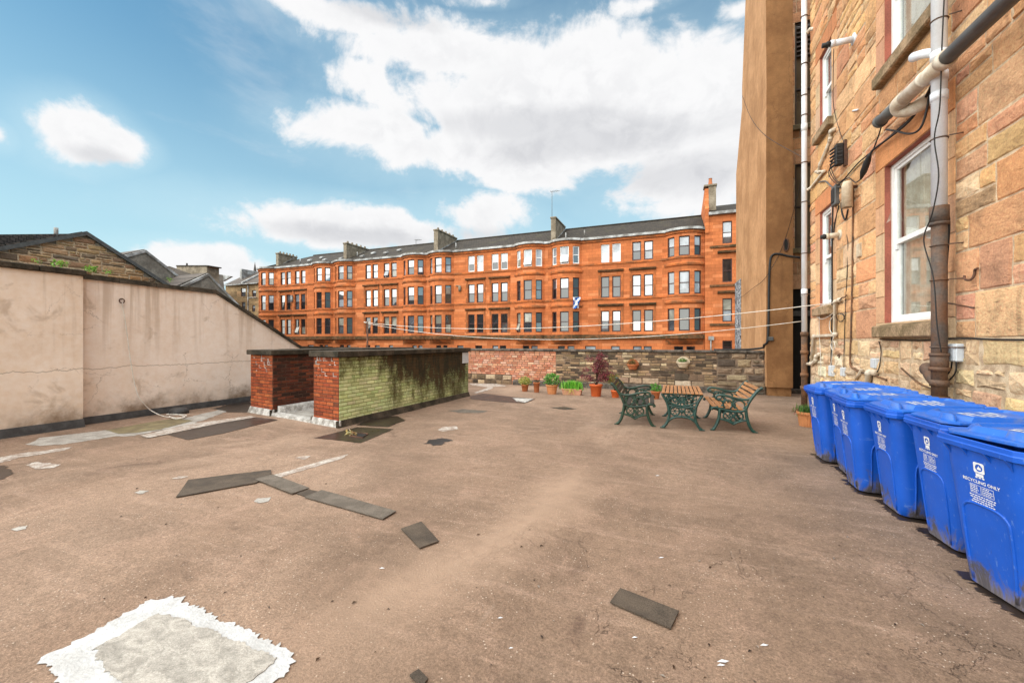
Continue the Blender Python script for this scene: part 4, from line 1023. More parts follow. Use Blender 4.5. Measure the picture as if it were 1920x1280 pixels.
    # white waste pipes
    def wpipe(segs, r, lab):
        mb = MB()
        for s_ in segs:
            pts = [W(*q) for q in s_]; mb.tube(pts, r, 12)
            for p, q in zip(pts, pts[1:]):
                d = (q-p).normalized(); mb.tube([p-d*.01, p+d*.05], r*1.25, 12); mb.tube([q-d*.05, q+d*.01], r*1.25, 12)
        tag(mb.build('waste_pipe', MT['pipe_cream']), lab, 'pipe')
    wpipe([[(1574, 562, .06), (1566, 566, .06), (1566, 628, .06), (1526, 630, .06), (1521, 682, .06)], [(1536, 664, .06), (1530, 668, .06), (1529, 676, .06), (1521, 682, .06), (1511, 682, .1)]], .036, 'cream waste pipe stepping down below the far window into the downpipe')
    wpipe([[(1564, 243, .05), (1558, 246, .05), (1557, 262, .05), (1538, 308, .05), (1535, 325, .05)]], .034, 'cream waste pipe bending down between the far upper and lower windows')
    wpipe([[(1530, 322, .06), (1546, 321, .05)], [(1544, 322, .05), (1520, 352, .05), (1514, 356, .1)]], .026, 'thin cream waste pipe slanting across to the downpipe')
    wpipe([[(1640, 698, .06), (1629, 698, .06), (1626, 722, .06)]], .045, 'cream waste pipe turning down behind the bins')
    wpipe([[(1514, 62, .1), (1519, 55, .06), (1526, 54, .0)]], .032, 'short cream waste pipe entering the top of the downpipe')
    mb = MB(); mb.tube([W(1599, 208, .005), W(1608, 206, .06)], .016, 8); tag(mb.build('overflow_pipe', MT['pipe_white']), 'tiny white overflow pipe poking from the wall left of the drain pipe', 'pipe')
    mb = MB(); mb.tube([W(1606, 712, .05), W(1616, 692, .05)], .03, 8, .3); tag(mb.build('batten', MT['pipe_cream']), 'white batten leaning on the wall behind the bins', 'batten')
    # white line tangled by the far window
    def wire(pts, lab, r=.007): return cable(pts, r, lab, 'wire_white', 7, 'rope', 'rope')
    wire([(1555, 570, .06), (1538, 574, .07), (1531, 590, .07), (1540, 598, .08), (1552, 594, .08), (1563, 586, .06)], 'slack loop of white line under the far window sill')
    wire([(1540, 573, .06), (1536, 600, .07), (1537, 640, .06), (1539, 676, .07), (1539, 705, .06)], 'white line hanging straight down past the waste pipe')
    wire([(1565, 590, .09), (1556, 602, .08), (1556, 618, .08), (1563, 630, .09), (1558, 645, .09), (1561, 656, .09), (1566, 650, .09), (1562, 640, .09), (1560, 670, .07), (1557, 690, .06), (1562, 700, .06)], 'white line knotted round the cream waste pipe')
    cable([(1575, 588, .05), (1582, 592, .06), (1580, 602, .06), (1571, 600, .05), (1568, 591, .05), (1578, 587, .05), (1584, 596, .05), (1574, 604, .05)], .006, 'small coil of dark wire on the wall right of the far window')
    # iron hooks
    p = [(1808, 517), (1809, 523), (1816, 525), (1823, 522), (1827, 514), (1828, 506), (1833, 503)]
    mb = MB(); mb.tube(spline([W(a, b, .05+.02*math.sin(i)) for i, (a, b) in enumerate(p)], 4), .013, 8); tag(mb.build('wall_hook', MT['rust']), 'rusty s shaped hook on the bare stone right of the soil pipe', 'hook')
    mb = MB(); mb.tube(spline([W(1574, 563, .06), W(1579, 558, .1), W(1584, 557, .08), W(1587, 552, .02)], 4), .012, 8); tag(mb.build('wall_hook', MT['rust']), 'rusty hook holding the waste pipe end by the far window', 'hook')
    mb = MB(); mb.tube(spline([W(1570, 667, .01), W(1574, 664, .05), W(1573, 671, .06)], 4), .012, 8); tag(mb.build('wall_hook', MT['rust']), 'small rusty hook low on the wall above the bins', 'hook')
    # dark cable down the tower
    Y = 14.585; q = lambda a, b: on_y(a, b, Y)
    mb = MB(); pts = [q(1500, 483), q(1478, 480), q(1460, 476), q(1449, 478), q(1444, 490), q(1442, 530), q(1441, 600), q(1440, 630), q(1437.5, 643)]
    last = [Vector((2.58, 14.75, 1.56)), Vector((2.57, 14.95, 1.47)), Vector((2.1, 15.0, 1.41)), Vector((1.2, 15.0, 1.40))]
    mb.tube(spline(pts+last, 5), .032, 8); tag(mb.build('cable', MT['cable']), 'thick black cable running down the brown tower onto the parapet', 'cable')
    mb = MB(); c = q(1444, 635); mb.bbox((c.x-.05, Y+.012, c.z-.06), (c.x+.08, Y-.06, c.z+.06), .01); tag(mb.build('cable_clamp', MT['pipe_grey']), 'small grey clamp on the tower cable near its foot', 'clamp')
    a, b = on_x(1392, 180, 2.6), on_y(1436, 255, 14.55)
    mb = MB(); m_ = (a+b)/2+Vector((-.05, 0, -.15)); mb.tube(spline([a, m_, b, Vector((3.04, 12.48, on_y(1512, 292, 12.4).z))], 8), .007, 6); tag(mb.build('cable', MT['cable']), 'thin wire strung from the top of the tower to the downpipe', 'cable')
    a, b = on_x(1376, 562, 2.66), on_y(1437, 518, 14.57)
    mb = MB(); mb.tube(spline([a, on_x(1391, 556, 2.6), on_x(1412, 540, 2.58), b, on_y(1470, 455, 14.5), Vector((3.04, 12.5, on_y(1512, 330, 12.4).z))], 8), .007, 6); tag(mb.build('cable', MT['cable']), 'thin wire crossing the tower above the clothes lines', 'cable')
wall_services()
# ------------------------------------------------------------------ red sandstone terrace across the back court
def terrace():
    YF = 42.0
    fx = lambda px, Y=YF: on_y(px, 600, Y).x
    t = thing('red_sandstone_terrace', 'long orange red sandstone tenement terrace with rounded bays and many windows', 'building', (-20, YF, -4))
    rr = random.Random(31)
    bays = [(488, 517), (590, 623), (630, 664), (757, 797.5), (807, 849), (968, 1020), (1034.5, 1089), (1251, 1320)]
    pairs = [(527.7, 543.3), (553.7, 571.5), (686, 707.4), (721, 742), (878, 906), (923.5, 950), (1127, 1163.6), (1187, 1223)]
    ST = [(9.64, 11.46), (6.08, 8.22), (2.65, 4.76)]       # sill, lintel
    XL, XR = fx(485), fx(1321)
    B = []
    for a, b in bays:
        x0, x1 = fx(a), fx(b)
        if x1 > XR-.25: x1 = XR-.25
        w = min(max(x1-x0, 3.3), 3.9); c = (x0+x1)/2
        if c-w/2 < XL+.15: c = XL+.15+w/2
        B.append((c-w/2, c+w/2))
    PRJ = .78
    def bay_pt(b, s, k=1.0, o=0.0):
        """s 0..1 along the bow"""
        x0, x1 = B[b]; w = (x1-x0)/2; c = (x0+x1)/2; p = PRJ*k
        Rr = (w*w+p*p)/(2*p); A = math.asin(min(1, w/Rr)); th = -A+2*A*s
        n = Vector((math.sin(th), -math.cos(th), 0))
        return Vector((c, YF-p+Rr, 0))+n*(Rr+o), n
    MS = [MT['orange'], MT['orange_trim'], MT['orange_dark']]
    TOP, BOT = 12.0, -4.0
    # flat walls, cut round the paired windows
    SEG = []; x = XL
    for b in B: SEG.append((x, b[0])); x = b[1]
    SEG.append((x, XR))
    P2 = []
    for a, b in pairs:
        x0, x1 = fx(a), fx(b); m = (x0+x1)/2; w = x1-x0
        w = max(w, 1.95); mull = .28; lw = (w-mull)/2
        P2.append(((m-w/2, m-w/2+lw), (m+w/2-lw, m+w/2), m, w))
    base = []       # ground storey lights, just showing over the parapet
    for a, b in ((476, 486), (497, 506), (577, 588), (599, 606), (608, 615), (637, 645), (650, 657), (686, 694), (703, 712), (729, 737), (773, 781), (784, 792), (818, 827), (831, 839), (857, 869), (891, 904), (923, 934), (937, 949), (980, 992), (996, 1008), (1046, 1059), (1064, 1077), (1097, 1117), (1146, 1162), (1187, 1203), (1207, 1222), (1264, 1281), (1287, 1303)):
        base.append((fx(a), fx(b)))
    mb = MB()
    allh = [(l[0], l[1], z0, z1) for p in P2 for l in p[:2] for z0, z1 in ST]+[(a, b, -.9, 1.22) for a, b in base]
    for x0, x1 in SEG:
        hs = [h for h in allh if h[1] > x0 and h[0] < x1 and h[2] > 2]
        xs = sorted(set([x0, x1]+[min(max(q, x0), x1) for h in hs for q in h[:2]])); zs = sorted(set([2.0, TOP]+[q for h in hs for q in h[2:]]))
        for a, b in zip(xs, xs[1:]):
            for c, d in zip(zs, zs[1:]):
                m, n = (a+b)/2, (c+d)/2
                if b-a < 1e-5 or any(h[0] < m < h[1] and h[2] < n < h[3] for h in hs): continue
                mb.poly([(a, YF, c), (b, YF, c), (b, YF, d), (a, YF, d)])
    hs = [h for h in allh if h[2] < 2]
    xs = sorted(set([XL, XR]+[q for h in hs for q in h[:2]])); zs = [BOT, -.9, 1.22, 2.0]
    for a, b in zip(xs, xs[1:]):
        for c, d in zip(zs, zs[1:]):
            if any(h[0] < (a+b)/2 < h[1] and h[2] < (c+d)/2 < h[3] for h in hs): continue
            mb.poly([(a, YF, c), (b, YF, c), (b, YF, d), (a, YF, d)])
    mb.poly([(XL, YF, BOT), (XL, YF, TOP), (XL, YF+10, TOP), (XL, YF+10, BOT)]); mb.poly([(XR, YF, BOT), (XR, YF+10, BOT), (XR, YF+10, TOP), (XR, YF, TOP)]); mb.poly([(XL, YF+10, BOT), (XL, YF+10, TOP), (XR, YF+10, TOP), (XR, YF+10, BOT)])
    mb.build('wall', MS, t)
    # plan line with bows, for strings, cornice, gutter and roof edge
    def plan(o=0.0, k=1.0, nb=10):
        out = [Vector((XL, YF-o, 0))]
        for b in range(len(B)):
            for i in range(nb+1):
                p, n = bay_pt(b, i/nb, k, o if 0 < i < nb else 0)
                if i in (0, nb): p = Vector((p.x, YF-o, 0))
                out.append(p)
        out.append(Vector((XR, YF-o, 0))); return out
    def sweep(mb, z0, z1, o, k=1.0):
        a, b = plan(-.02, k), plan(o, k)
        V = lambda p, z: (p.x, p.y, z)
        for i in range(len(a)-1):
            mb.poly([V(b[i], z0), V(b[i+1], z0), V(b[i+1], z1), V(b[i], z1)]); mb.poly([V(a[i], z0), V(a[i+1], z0), V(b[i+1], z0), V(b[i], z0)]); mb.poly([V(b[i], z1), V(b[i+1], z1), V(a[i+1], z1), V(a[i], z1)])
        mb.poly([V(a[-1], z0), V(a[-1], z1), V(b[-1], z1), V(b[-1], z0)]); mb.poly([V(b[0], z0), V(b[0], z1), V(a[0], z1), V(a[0], z0)])
    mb = MB()
    sweep(mb, 9.42, 9.60, .10); sweep(mb, 5.88, 6.04, .10); sweep(mb, 11.75, 11.98, .14)
    mb.build('string_course', MT['orange_trim'], t)
    mb = MB(); sweep(mb, 1.95, 2.22, .26); sweep(mb, 2.221, 2.36, .16); mb.build('cornice', MT['orange_dark'], t)
    mb = MB(); sweep(mb, 12.0, 12.22, .34); mb.build('gutter', MT['gutter'], t)
    for a, b, m, w in P2:
        for z in (8.66, 5.20):
            mb = MB(); mb.prism([(m-w/2-.28, YF-.002, z), (m-w/2-.28, YF-.22, z+.02), (m-w/2-.28, YF-.30, z+.16), (m-w/2-.28, YF-.30, z+.2), (m-w/2-.28, YF-.002, z+.26)], (w+.56, 0, 0))
            mb.build('hood_mould', MT['orange_dark'], t)
    for a, b, m, w in P2:
        for z0, z1 in ST[1:]:
            for x in (m-w/2-.24, m+w/2+.06):
                mb = MB(); mb.box((x, YF-.05, z0), (x+.18, YF-.001, z1+.4)); mb.build('architrave', MT['orange_trim'], t)
    # windows
    def panes(storey):
        r = rr.random()
        if storey == 0: top = rr.choice(['pane_sky', 'pane_net', 'pane_sky', 'pane_net']); bot = rr.choice(['pane_net', 'pane_sky', 'pane_net', 'pane_blind', 'pane_dark'])
        elif storey == 1: top = rr.choice(['pane_net', 'pane_sky', 'pane_sky', 'pane_dark']); bot = rr.choice(['pane_sky', 'pane_dark', 'pane_dark', 'pane_dark', 'pane_net'])
        else: top = rr.choice(['pane_sky', 'pane_dark', 'pane_dark', 'pane_blind']); bot = rr.choice(['pane_dark', 'pane_dark', 'pane_sky', 'pane_blind'])
        return MT[top], MT[bot]
    for k, (a, b, m, w) in enumerate(P2):
        for s, (z0, z1) in enumerate(ST):
            fmat = MT['wframe_white'] if (s == 0 and k in (4, 5, 6)) else MT['wframe_dark']
            pt, pb = panes(s)
            for l in (a, b):
                mb = MB(); tl = .28 if rr.random() < .10 else 0
                add_window(mb, (l[0], YF), (l[1], YF), (0, -1), z0, z1, .18, .095, (0, 1, 2, 3), .5, tl)
                if rr.random() < .25: pt, pb = panes(s)
                mb.build('window', [MT['orange_trim'], fmat, pt, pb], t)
    for a, b in base:
        mb = MB(); add_window(mb, (a, YF), (b, YF), (0, -1), -.9, 1.22, .2, .07, (0, 1, 2, 3))
        mb.build('window', [MT['orange_trim'], MT['wframe_dark'], MT['pane_net'] if rr.random() < .6 else MT['pane_dark'], MT['pane_dark']], t)
    # bays
    LT = [(.075, .265), (.375, .625), (.735, .925)]
    for b in range(len(B)):
        mb = MB()
        us = sorted(set([0, 1, .03]+[q for l in LT for q in l])); fine = []
        for p, q in zip(us, us[1:]):
            hole = any(l[0] <= p and q <= l[1] for l in LT); fine.append((p, q, hole))
        zs = sorted(set([2.0, TOP]+[q for s in ST for q in s]))
        for p, q, hole in fine:
            n = 1 if hole else max(1, int((q-p)/.05)+1)
            for z0, z1 in zip(zs, zs[1:]):
                if hole and any(s[0] < (z0+z1)/2 < s[1] for s in ST): continue
                if hole: nn = 5
                else: nn = n
                # opening lintels and aprons stay on the chord at the opening edge so the frames meet them
                for i in range(nn):
                    A, _ = bay_pt(b, p+(q-p)*i/nn); Bq, _ = bay_pt(b, p+(q-p)*(i+1)/nn)
                    mb.poly([(A.x, A.y, z0), (Bq.x, Bq.y, z0), (Bq.x, Bq.y, z1), (A.x, A.y, z1)])
        # corbelled foot
        mb.mi = 1
        for (ka, za), (kb, zb) in zip(((.95, 1.96), (.72, 1.72), (.36, 1.52)), ((.72, 1.72), (.36, 1.52), (.04, 1.36))):
            for i in range(10):
                a0, _ = bay_pt(b, i/10, ka); a1, _ = bay_pt(b, (i+1)/10, ka); b0, _ = bay_pt(b, i/10, kb); b1, _ = bay_pt(b, (i+1)/10, kb)
                mb.poly([(b0.x, b0.y-.004, zb), (b1.x, b1.y-.004, zb), (a1.x, a1.y-.004, za), (a0.x, a0.y-.004, za)])
        # roll mouldings on the aprons
        for zc in (8.92, 5.40):
            mb.mi = 1
            prof = [(0, -.20), (.12, -.16), (.16, 0), (.10, .12), (.0, .14)]
            for (o0, q0), (o1, q1) in zip(prof, prof[1:]):
                for i in range(12):
                    a0, _ = bay_pt(b, i/12, 1, o0+.003); a1, _ = bay_pt(b, (i+1)/12, 1, o0+.003); b0, _ = bay_pt(b, i/12, 1, o1+.003); b1, _ = bay_pt(b, (i+1)/12, 1, o1+.003)
                    mb.poly([(a0.x, a0.y, zc+q0), (a1.x, a1.y, zc+q0), (b1.x, b1.y, zc+q1), (b0.x, b0.y, zc+q1)])
        bo = mb.build('bay', MS, t)
        for s, (z0, z1) in enumerate(ST):
            fmat = MT['wframe_white'] if (s == 0 and b in (5, 6)) else MT['wframe_dark']
            pt, pb = panes(s)
            for l in LT:
                p0, _ = bay_pt(b, l[0]); p1, _ = bay_pt(b, l[1]); n = (p1-p0).cross(Vector((0, 0, 1)))
                mb = MB(); tl = .3 if rr.random() < .07 else 0
                add_window(mb, p0, p1, n, z0, z1, .16, .095, (0, 1, 2, 3), .5, tl)
                if rr.random() < .3: pt, pb = panes(s)
                mb.build('window', [MT['orange_trim'], fmat, pt, pb], bo)
    # roof: front edge follows the bows, hip at the left end
    mb = MB(); ZE, ZR, YR = 12.20, 14.75, YF+5.2
    e = plan(.30)
    def up(p): return Vector((max(p.x, XL+5.0), YR, ZR))
    for p, q in zip(e, e[1:]):
        N = 1
        m0, m1 = Vector((p.x, YF+.9, ZE+(ZR-ZE)*.16)), Vector((q.x, YF+.9, ZE+(ZR-ZE)*.16))
        a, b = Vector((p.x, p.y, ZE+.025)), Vector((q.x, q.y, ZE+.025))
        mb.poly([a, b, m1, m0]); mb.poly([m0, m1, up(q), up(p)])
    mb.poly([(XL, YF-.3, ZE+.02), (XL+5, YR, ZR), (XL, YF+10.7, ZE+.02)]); mb.poly([(XL, YF+10.7, ZE), (XL+5, YR, ZR), (XR, YR, ZR), (XR, YF+10.7, ZE)]); mb.poly([(XR, YF-.3, ZE), (XR, YF+10.7, ZE), (XR, YR, ZR)])
    ro = mb.build('roof', MT['tiles'], t)
    mb = MB(); mb.tube([(XL+5, YR, ZR+.03), (XR, YR, ZR+.03)], .12, 8); mb.build('ridge_tiles', MT['tiles'], ro)
    # chimneys, each a long stack running back from the eaves
    for (pa, pb, zt, y0, y1) in ((517.5, 522.5, 14.45, 43.2, 46.4), (644, 650.5, 14.75, 43.0, 47.3), (813.5, 822, 15.0, 42.6, 47.2), (1033, 1043, 14.95, 42.9, 47.0)):
        x0, x1 = fx(pa, y0), fx(pb, y0); x1 -= (x1-x0)*.12; mb = MB()
        mb.box((x0, y0, 12.2), (x1, y1, zt)); mb.bbox((x0-.08, y0-.08, zt+.001), (x1+.08, y1+.08, zt+.18), .03)
        ch = mb.build('chimney', MT['chimney'], t)
        if pa < 1000:
            n = 5
            for i in range(n):
                pm = MB(); y = y0+.5+(y1-y0-1)*i/(n-1); pm.lathe([(.13, zt+.18), (.15, zt+.3), (.11, zt+.42), (.12, zt+.47)], 10, ((x0+x1)/2, y, 0), cap0=False)
                pm.build('chimney_pot', MT['chimney'], ch)
        fl = MB(); fl.prism([(x1+.002, y0-.05, 12.45), (x1+.03, y0-.05, 12.45), (x1+.03, y1, 14.72), (x1+.002, y1, 14.72)], (0, 0, .14)); fl.build('flashing', MT['gutter'], ch)
    # vents on the slope
    for px, d in ((563, .6), (578, .9), (606, .5), (637, .4), (670, 1.1), (676, .5), (697, 1.3), (855, .6), (1061, .3), (1096, .6), (600, 1.6), (720, 1.0), (745, 1.5)):
        mb = MB(); y = YF+.2+d*1.6; z = ZE+(ZR-ZE)*(y-YF+.3)/(YR-YF+.3); x = fx(px, y)
        if px in (855, 1061, 1096, 670, 563): mb.tube([(x, y, z-.1), (x, y, z+.55)], .06, 8)
        else: mb.prism([(x, y-.2, z-.02), (x, y-.2, z+.12), (x, y+.25, z+.3), (x, y+.25, z+.1)], (.5, 0, 0))
        mb.build('roof_vent', MT['gutter'], ro)
    # small things fixed to the front
    mb = MB(); p = on_y(862, 536, YF-.15); mb.tube([p, p+Vector((0, 0, -.62))], .16, 10); mb.tube([p+Vector((-.55, .1, .05)), p+Vector((.0, 0, .02))], .07, 8); mb.build('boiler_cowl', MT['chimney'], t)
    mb = MB(); p = on_y(547, 559, YF-.15); mb.tube([p+Vector((0, 0, .4)), p+Vector((0, 0, -.5))], .15, 10); mb.build('boiler_cowl', MT['gutter'], t)
    # flag out of the window of a bay
    p, n = bay_pt(6, .80); z = 6.15
    mb = MB(); N = 8; M = 6
    o = p+n*.28; u = Vector((-n.y, n.x, 0)); u = u if u.x > 0 else -u
    g = [[o+u*(-.32+.78*i/M*(1-.25*j/N))+n*(.10*math.sin(i*1.3+j*.5))+Vector((0, 0, z-.95*j/N*1.15-.05*math.sin(i*1.1))) for i in range(M+1)] for j in range(N+1)]
    for j in range(N):
        for i in range(M):
            s, tt = (i+.5)/M, (j+.5)/N
            mb.mi = 1 if min(abs(s-tt), abs(s-(1-tt))) < .15 else 0
            mb.poly([g[j+1][i], g[j+1][i+1], g[j][i+1], g[j][i]])
    f = thing('saltire_flag', 'blue and white cross flag hung from a bay window of the orange terrace', 'flag', tuple(o+Vector((0, 0, z))))
    mb.build('cloth', [MT['flag_blue'], MT['flag_white']], f)
    mb = MB(); mb.tube([o+u*-.34+Vector((0, 0, z+.01)), o+u*.50+Vector((0, 0, z+.01))], .014, 6); mb.tube([o+Vector((0, 0, z)), p+Vector((0, 0, z))], .014, 6); mb.build('rod', MT['wframe_white'], f)
    # aerial on the roof
    def aerial(px, py_top, py_bot, Y, lab, arm):
        a, b = on_y(px, py_bot, Y), on_y(px, py_top, Y); mb = MB(); mb.tube([a, b], .028, 6)
        mb.tube([b+Vector((-.2, 0, 0)), b+Vector((arm, 0, -.05))], .02, 6)
        for k in range(5): x = -.1+arm*k/5; mb.tube([b+Vector((x, -.35, -.02)), b+Vector((x, .35, -.02))], .012, 5)
        tag(mb.build('television_aerial', MT['pipe_grey']), lab, 'aerial')
    aerial(1035, 359, 420, 46.9, 'tall thin aerial mast above the plain chimney of the terrace', .95)
    aerial(780, 450, 467, 46.5, 'short aerial low on the terrace roof ridge', .9)
    # ---- neighbour on the right beyond the party wall
    t = thing('red_sandstone_tenement', 'taller orange tenement with single windows between the terrace and the brown tower', 'building', (4, YF, -4))
    x0, x1 = XR+.02, 9.0; xw = (fx(1354), fx(1372))
    Z4 = [(10.55, 12.55), (7.05, 9.15), (3.45, 5.58), (.5, 1.75)]
    mb = MB(); zs = sorted([BOT, 13.2]+[q for z in Z4 for q in z])
    for a, b in ((x0, xw[0]), (xw[0], xw[1]), (xw[1], x1)):
        for c, d in zip(zs, zs[1:]):
            if a == xw[0] and any(z[0] <= c and d <= z[1] for z in Z4): continue
            mb.poly([(a, YF-.25, c), (b, YF-.25, c), (b, YF-.25, d), (a, YF-.25, d)])
    mb.poly([(x0, YF-.25, BOT), (x0, YF-.25, 13.2), (x0, YF+10, 13.2), (x0, YF+10, BOT)]); mb.poly([(x1, YF-.25, BOT), (x1, YF+10, BOT), (x1, YF+10, 13.2), (x1, YF-.25, 13.2)])
    mb.build('wall', MT['orange'], t)
    for s, (z0, z1) in enumerate(Z4):
        mb = MB(); add_window(mb, (xw[0], YF-.25), (xw[1], YF-.25), (0, -1), z0, z1, .16, .08, (0, 1, 2, 3))
        mb.build('window', [MT['orange_trim'], MT['wframe_dark'], MT[['pane_net', 'pane_dark', 'pane_blind', 'pane_dark'][s]], MT[['pane_sky', 'pane_dark', 'pane_net', 'pane_dark'][s]]], t)
    mb = MB()
    for z in (10.2, 6.65, 3.1): mb.box((x0+.4, YF-.25-.12, z), (x1, YF-.251, z+.2))
    for z in (9.65, 6.0): mb.prism([(xw[0]-.4, YF-.252, z), (xw[0]-.4, YF-.5, z+.05), (xw[0]-.4, YF-.55, z+.22), (xw[0]-.4, YF-.252, z+.28)], (2.4, 0, 0))
    mb.build('hood_mould', MT['orange_dark'], t)
    mb = MB(); mb.box((x0+.3, YF-.6, 13.2), (x1, YF-.2, 13.45)); mb.build('gutter', MT['gutter'], t)
    mb = MB(); mb.prism([(x0+.3, YF-.55, 13.46), (x0+.3, YF+5, 15.6), (x0+.3, YF+10, 13.4)], (x1-x0-.3, 0, 0)); ro = mb.build('roof', MT['tiles'], t)
    mb = MB(); g = XR+.03
    mb.prism([(g, YF-.35, 11.6), (g, YF-.35, 13.9), (g, YF+.1, 14.4), (g, YF+.25, 15.9), (g, YF+1.0, 15.95), (g, YF+2.2, 15.7), (g, YF+6.2, 15.2), (g, YF+6.2, 12.0)], (.32, 0, 0)); mb.build('gable', MT['orange'], t)
    mb = MB(); mb.box((g+.321, YF+.2, 13.8), (g+.95, YF+1.1, 16.05)); mb.bbox((g-.08, YF+.1, 16.051), (g+1.03, YF+1.2, 16.23), .03); ch = mb.build('chimney', MT['chimney'], t)
    mb = MB(); mb.lathe([(.17, 16.23), (.2, 16.35), (.16, 16.55), (.14, 16.85), (.17, 16.9)], 12, (g+.5, YF+.6, 0), cap0=False); mb.build('chimney_pot', MT['clay'], ch)
    mb = MB(); p = Vector((XR+.5, YF-.4, 1.9)); mb.tube([p, p+Vector((0, 0, -2))], .06, 8); mb.box(p+Vector((-.2, -.1, -.1)), p+Vector((.25, .1, .25))); mb.build('waste_pipe', MT['gutter'], t)
terrace()

# ------------------------------------------------------------------ roofs and gables beyond the left wall
def left_roofs():
    # rubble gable
    X = -30; rr = random.Random(8)
    ap, rt, lt = on_x(160, 438, X), on_x(300, 527, X), on_x(0, 467, X)
    sR = (rt.z-ap.z)/(rt.y-ap.y); sL = (ap.z-lt.z)/(ap.y-lt.y)
    t = thing('stone_house', 'brown rubble stone gable with slate roof behind the pink wall', 'house', (X, ap.y, -4))
    y0, y1 = ap.y-7.5, ap.y+7.0
    zt = lambda y: ap.z-(ap.y-y)*sL if y < ap.y else ap.z+(y-ap.y)*sR
    mb = MB(); rows = even_rows(ap.z-6, ap.z-.25, .30, (), rr, .25)
    pal = [((.42, .27, .14), 4), ((.34, .20, .11), 3), ((.45, .24, .11), 2.5), ((.24, .16, .10), 2), ((.50, .38, .24), 1.5), ((.18, .13, .09), 1)]
    for za, zb in zip(rows, rows[1:]):
        a = ap.y-(ap.z-zb)/sL; b = ap.y+(ap.z-zb)/-sR
        masonry(mb, lambda u, z, d: Vector((X+d, u, z)), max(a, y0), min(b, y1), [za, zb], wid=(.35, 1.1), joint=.03, depth=.04, bev=.04, pal=pal, jit=.03, bulge=.03, split=.4, rnd=rr)
    mb.build('gable', [MT['gable_stone'], MT['mortar']], t)
    mb = MB(); mb.mi = 0
    mb.prism([(X-.02, y0, -4), (X-.02, y0, zt(y0)), (X-.02, ap.y, ap.z-.02), (X-.02, y1, zt(y1)), (X-.02, y1, -4)], (-10, 0, 0)); mb.build('wall', MT['gable_render'], t)
    mb = MB()
    for a, b in ((y0, ap.y), (ap.y, y1)):
        A, Bp = Vector((X, a, zt(a))), Vector((X, b, zt(b)))
        mb.prism([A+Vector((.16, 0, -.10)), Bp+Vector((.16, 0, -.10)), Bp+Vector((.16, 0, .12)), A+Vector((.16, 0, .12))], (-.5, 0, 0))
    mb.build('verge', MT['pipe_grey'], t)
    mb = MB()
    mb.prism([(X-.34, y0-.3, zt(y0)-.02), (X-.34, y0-.3, zt(y0)+.13), (X-.34, ap.y, ap.z+.15), (X-.34, y1+.3, zt(y1)+.13), (X-.34, y1+.3, zt(y1)), (X-.34, ap.y, ap.z)], (-10, 0, 0)); mb.build('roof', MT['slate'], t)
    # long slate roof behind it
    t = thing('slate_roofed_building', 'long slate roof with a level ridge at the far left edge behind the stone gable', 'building', (-44, 14, -4))
    r0, r1 = on_z(152, 438.5, 0), None
    Yr = ap.y+2.5; A = on_y(156, 438, 16.0); Bp = on_y(-160, 441, 6.0)
    dn = Vector((.55, -.6, -.55))*9
    mb = MB(); mb.poly([Bp, A, A+Vector((2.2, -1.6, -5)), Bp+Vector((2.5, -6, -5))]); mb.poly([A, Bp, Bp+Vector((-7, 5, -5)), A+Vector((-7, 5, -5))]); mb.poly([A, A+Vector((-7, 5, -5)), A+Vector((2.2, -1.6, -5))]); mb.build('roof', MT['slate'], t)
    mb = MB(); q = A+(Bp-A)*.27; mb.tube([q+Vector((0, 0, -.3)), q+Vector((0, 0, .38))], .11, 8); mb.build('roof_vent', MT['gutter'], t)
    mb = MB(); lo = [A+Vector((2.0, -1.5, -5)), Bp+Vector((2.4, -5.8, -5)), Bp+Vector((-6.8, 4.8, -5)), A+Vector((-6.8, 4.8, -5))]
    mb.loft([[Vector((p.x, p.y, -4)) for p in lo], lo], True, True); mb.build('wall', MT['gable_render'], t)
    # generic gabled house facing +X
    def gable(name, lab, X, apx, rpx, lpx, dep, wallm, roofm='slate', span=(5, 6), verge='gutter'):
        ap, rt, lt = on_x(*apx, X), on_x(*rpx, X), on_x(*lpx, X)
        sR = (rt.z-ap.z)/(rt.y-ap.y); sL = (ap.z-lt.z)/(ap.y-lt.y); y0, y1 = ap.y-span[0], ap.y+span[1]
        z0, z1 = ap.z-span[0]*sL, ap.z+span[1]*sR
        t = thing(name, lab, 'building', (X, ap.y, -4))
        mb = MB(); mb.prism([(X, y0, -4), (X, y0, z0), (X, ap.y, ap.z), (X, y1, z1), (X, y1, -4)], (-dep, 0, 0)); mb.build('wall', MT[wallm], t)
        mb = MB(); mb.prism([(X-.12, y0-.3, z0+.03), (X-.12, y0-.3, z0+.2), (X-.12, ap.y, ap.z+.22), (X-.12, y1+.3, z1+.2), (X-.12, y1+.3, z1+.03), (X-.12, ap.y, ap.z+.03)], (-dep, 0, 0)); ro = mb.build('roof', MT[roofm], t)
        mb = MB()
        for a, b in (((y0, z0), (ap.y, ap.z)), ((ap.y, ap.z), (y1, z1))):
            mb.prism([(X+.1, a[0], a[1]-.06), (X+.1, b[0], b[1]-.06), (X+.1, b[0], b[1]+.16), (X+.1, a[0], a[1]+.16)], (-.215, 0, 0))
        mb.build('verge', MT[verge], ro); return t, ro
    gable('grey_gable_house', 'grey harled gable with sharp apex right of the rubble stone one', -40, (272, 472), (333, 519), (234, 482), 9, 'gable_render', span=(6, 10))
    t, ro = gable('slate_roofed_house', 'low brown gable with pale verge just above the pink wall', -36, (390, 516), (425, 552), (352, 533.5), 7, 'gable_render', span=(4.5, 6))
    # dark roof with flat topped chimney gable
    t = thing('slate_roofed_house', 'dark sloping roof with a wide flat topped chimney gable between two gables', 'building', (-48, 30, -4))
    Y = 30; q = lambda a, b, Y=Y: on_y(a, b, Y)
    mb = MB(); a, b, c, d = q(296, 497), q(318, 499), q(377, 520), q(270, 524)
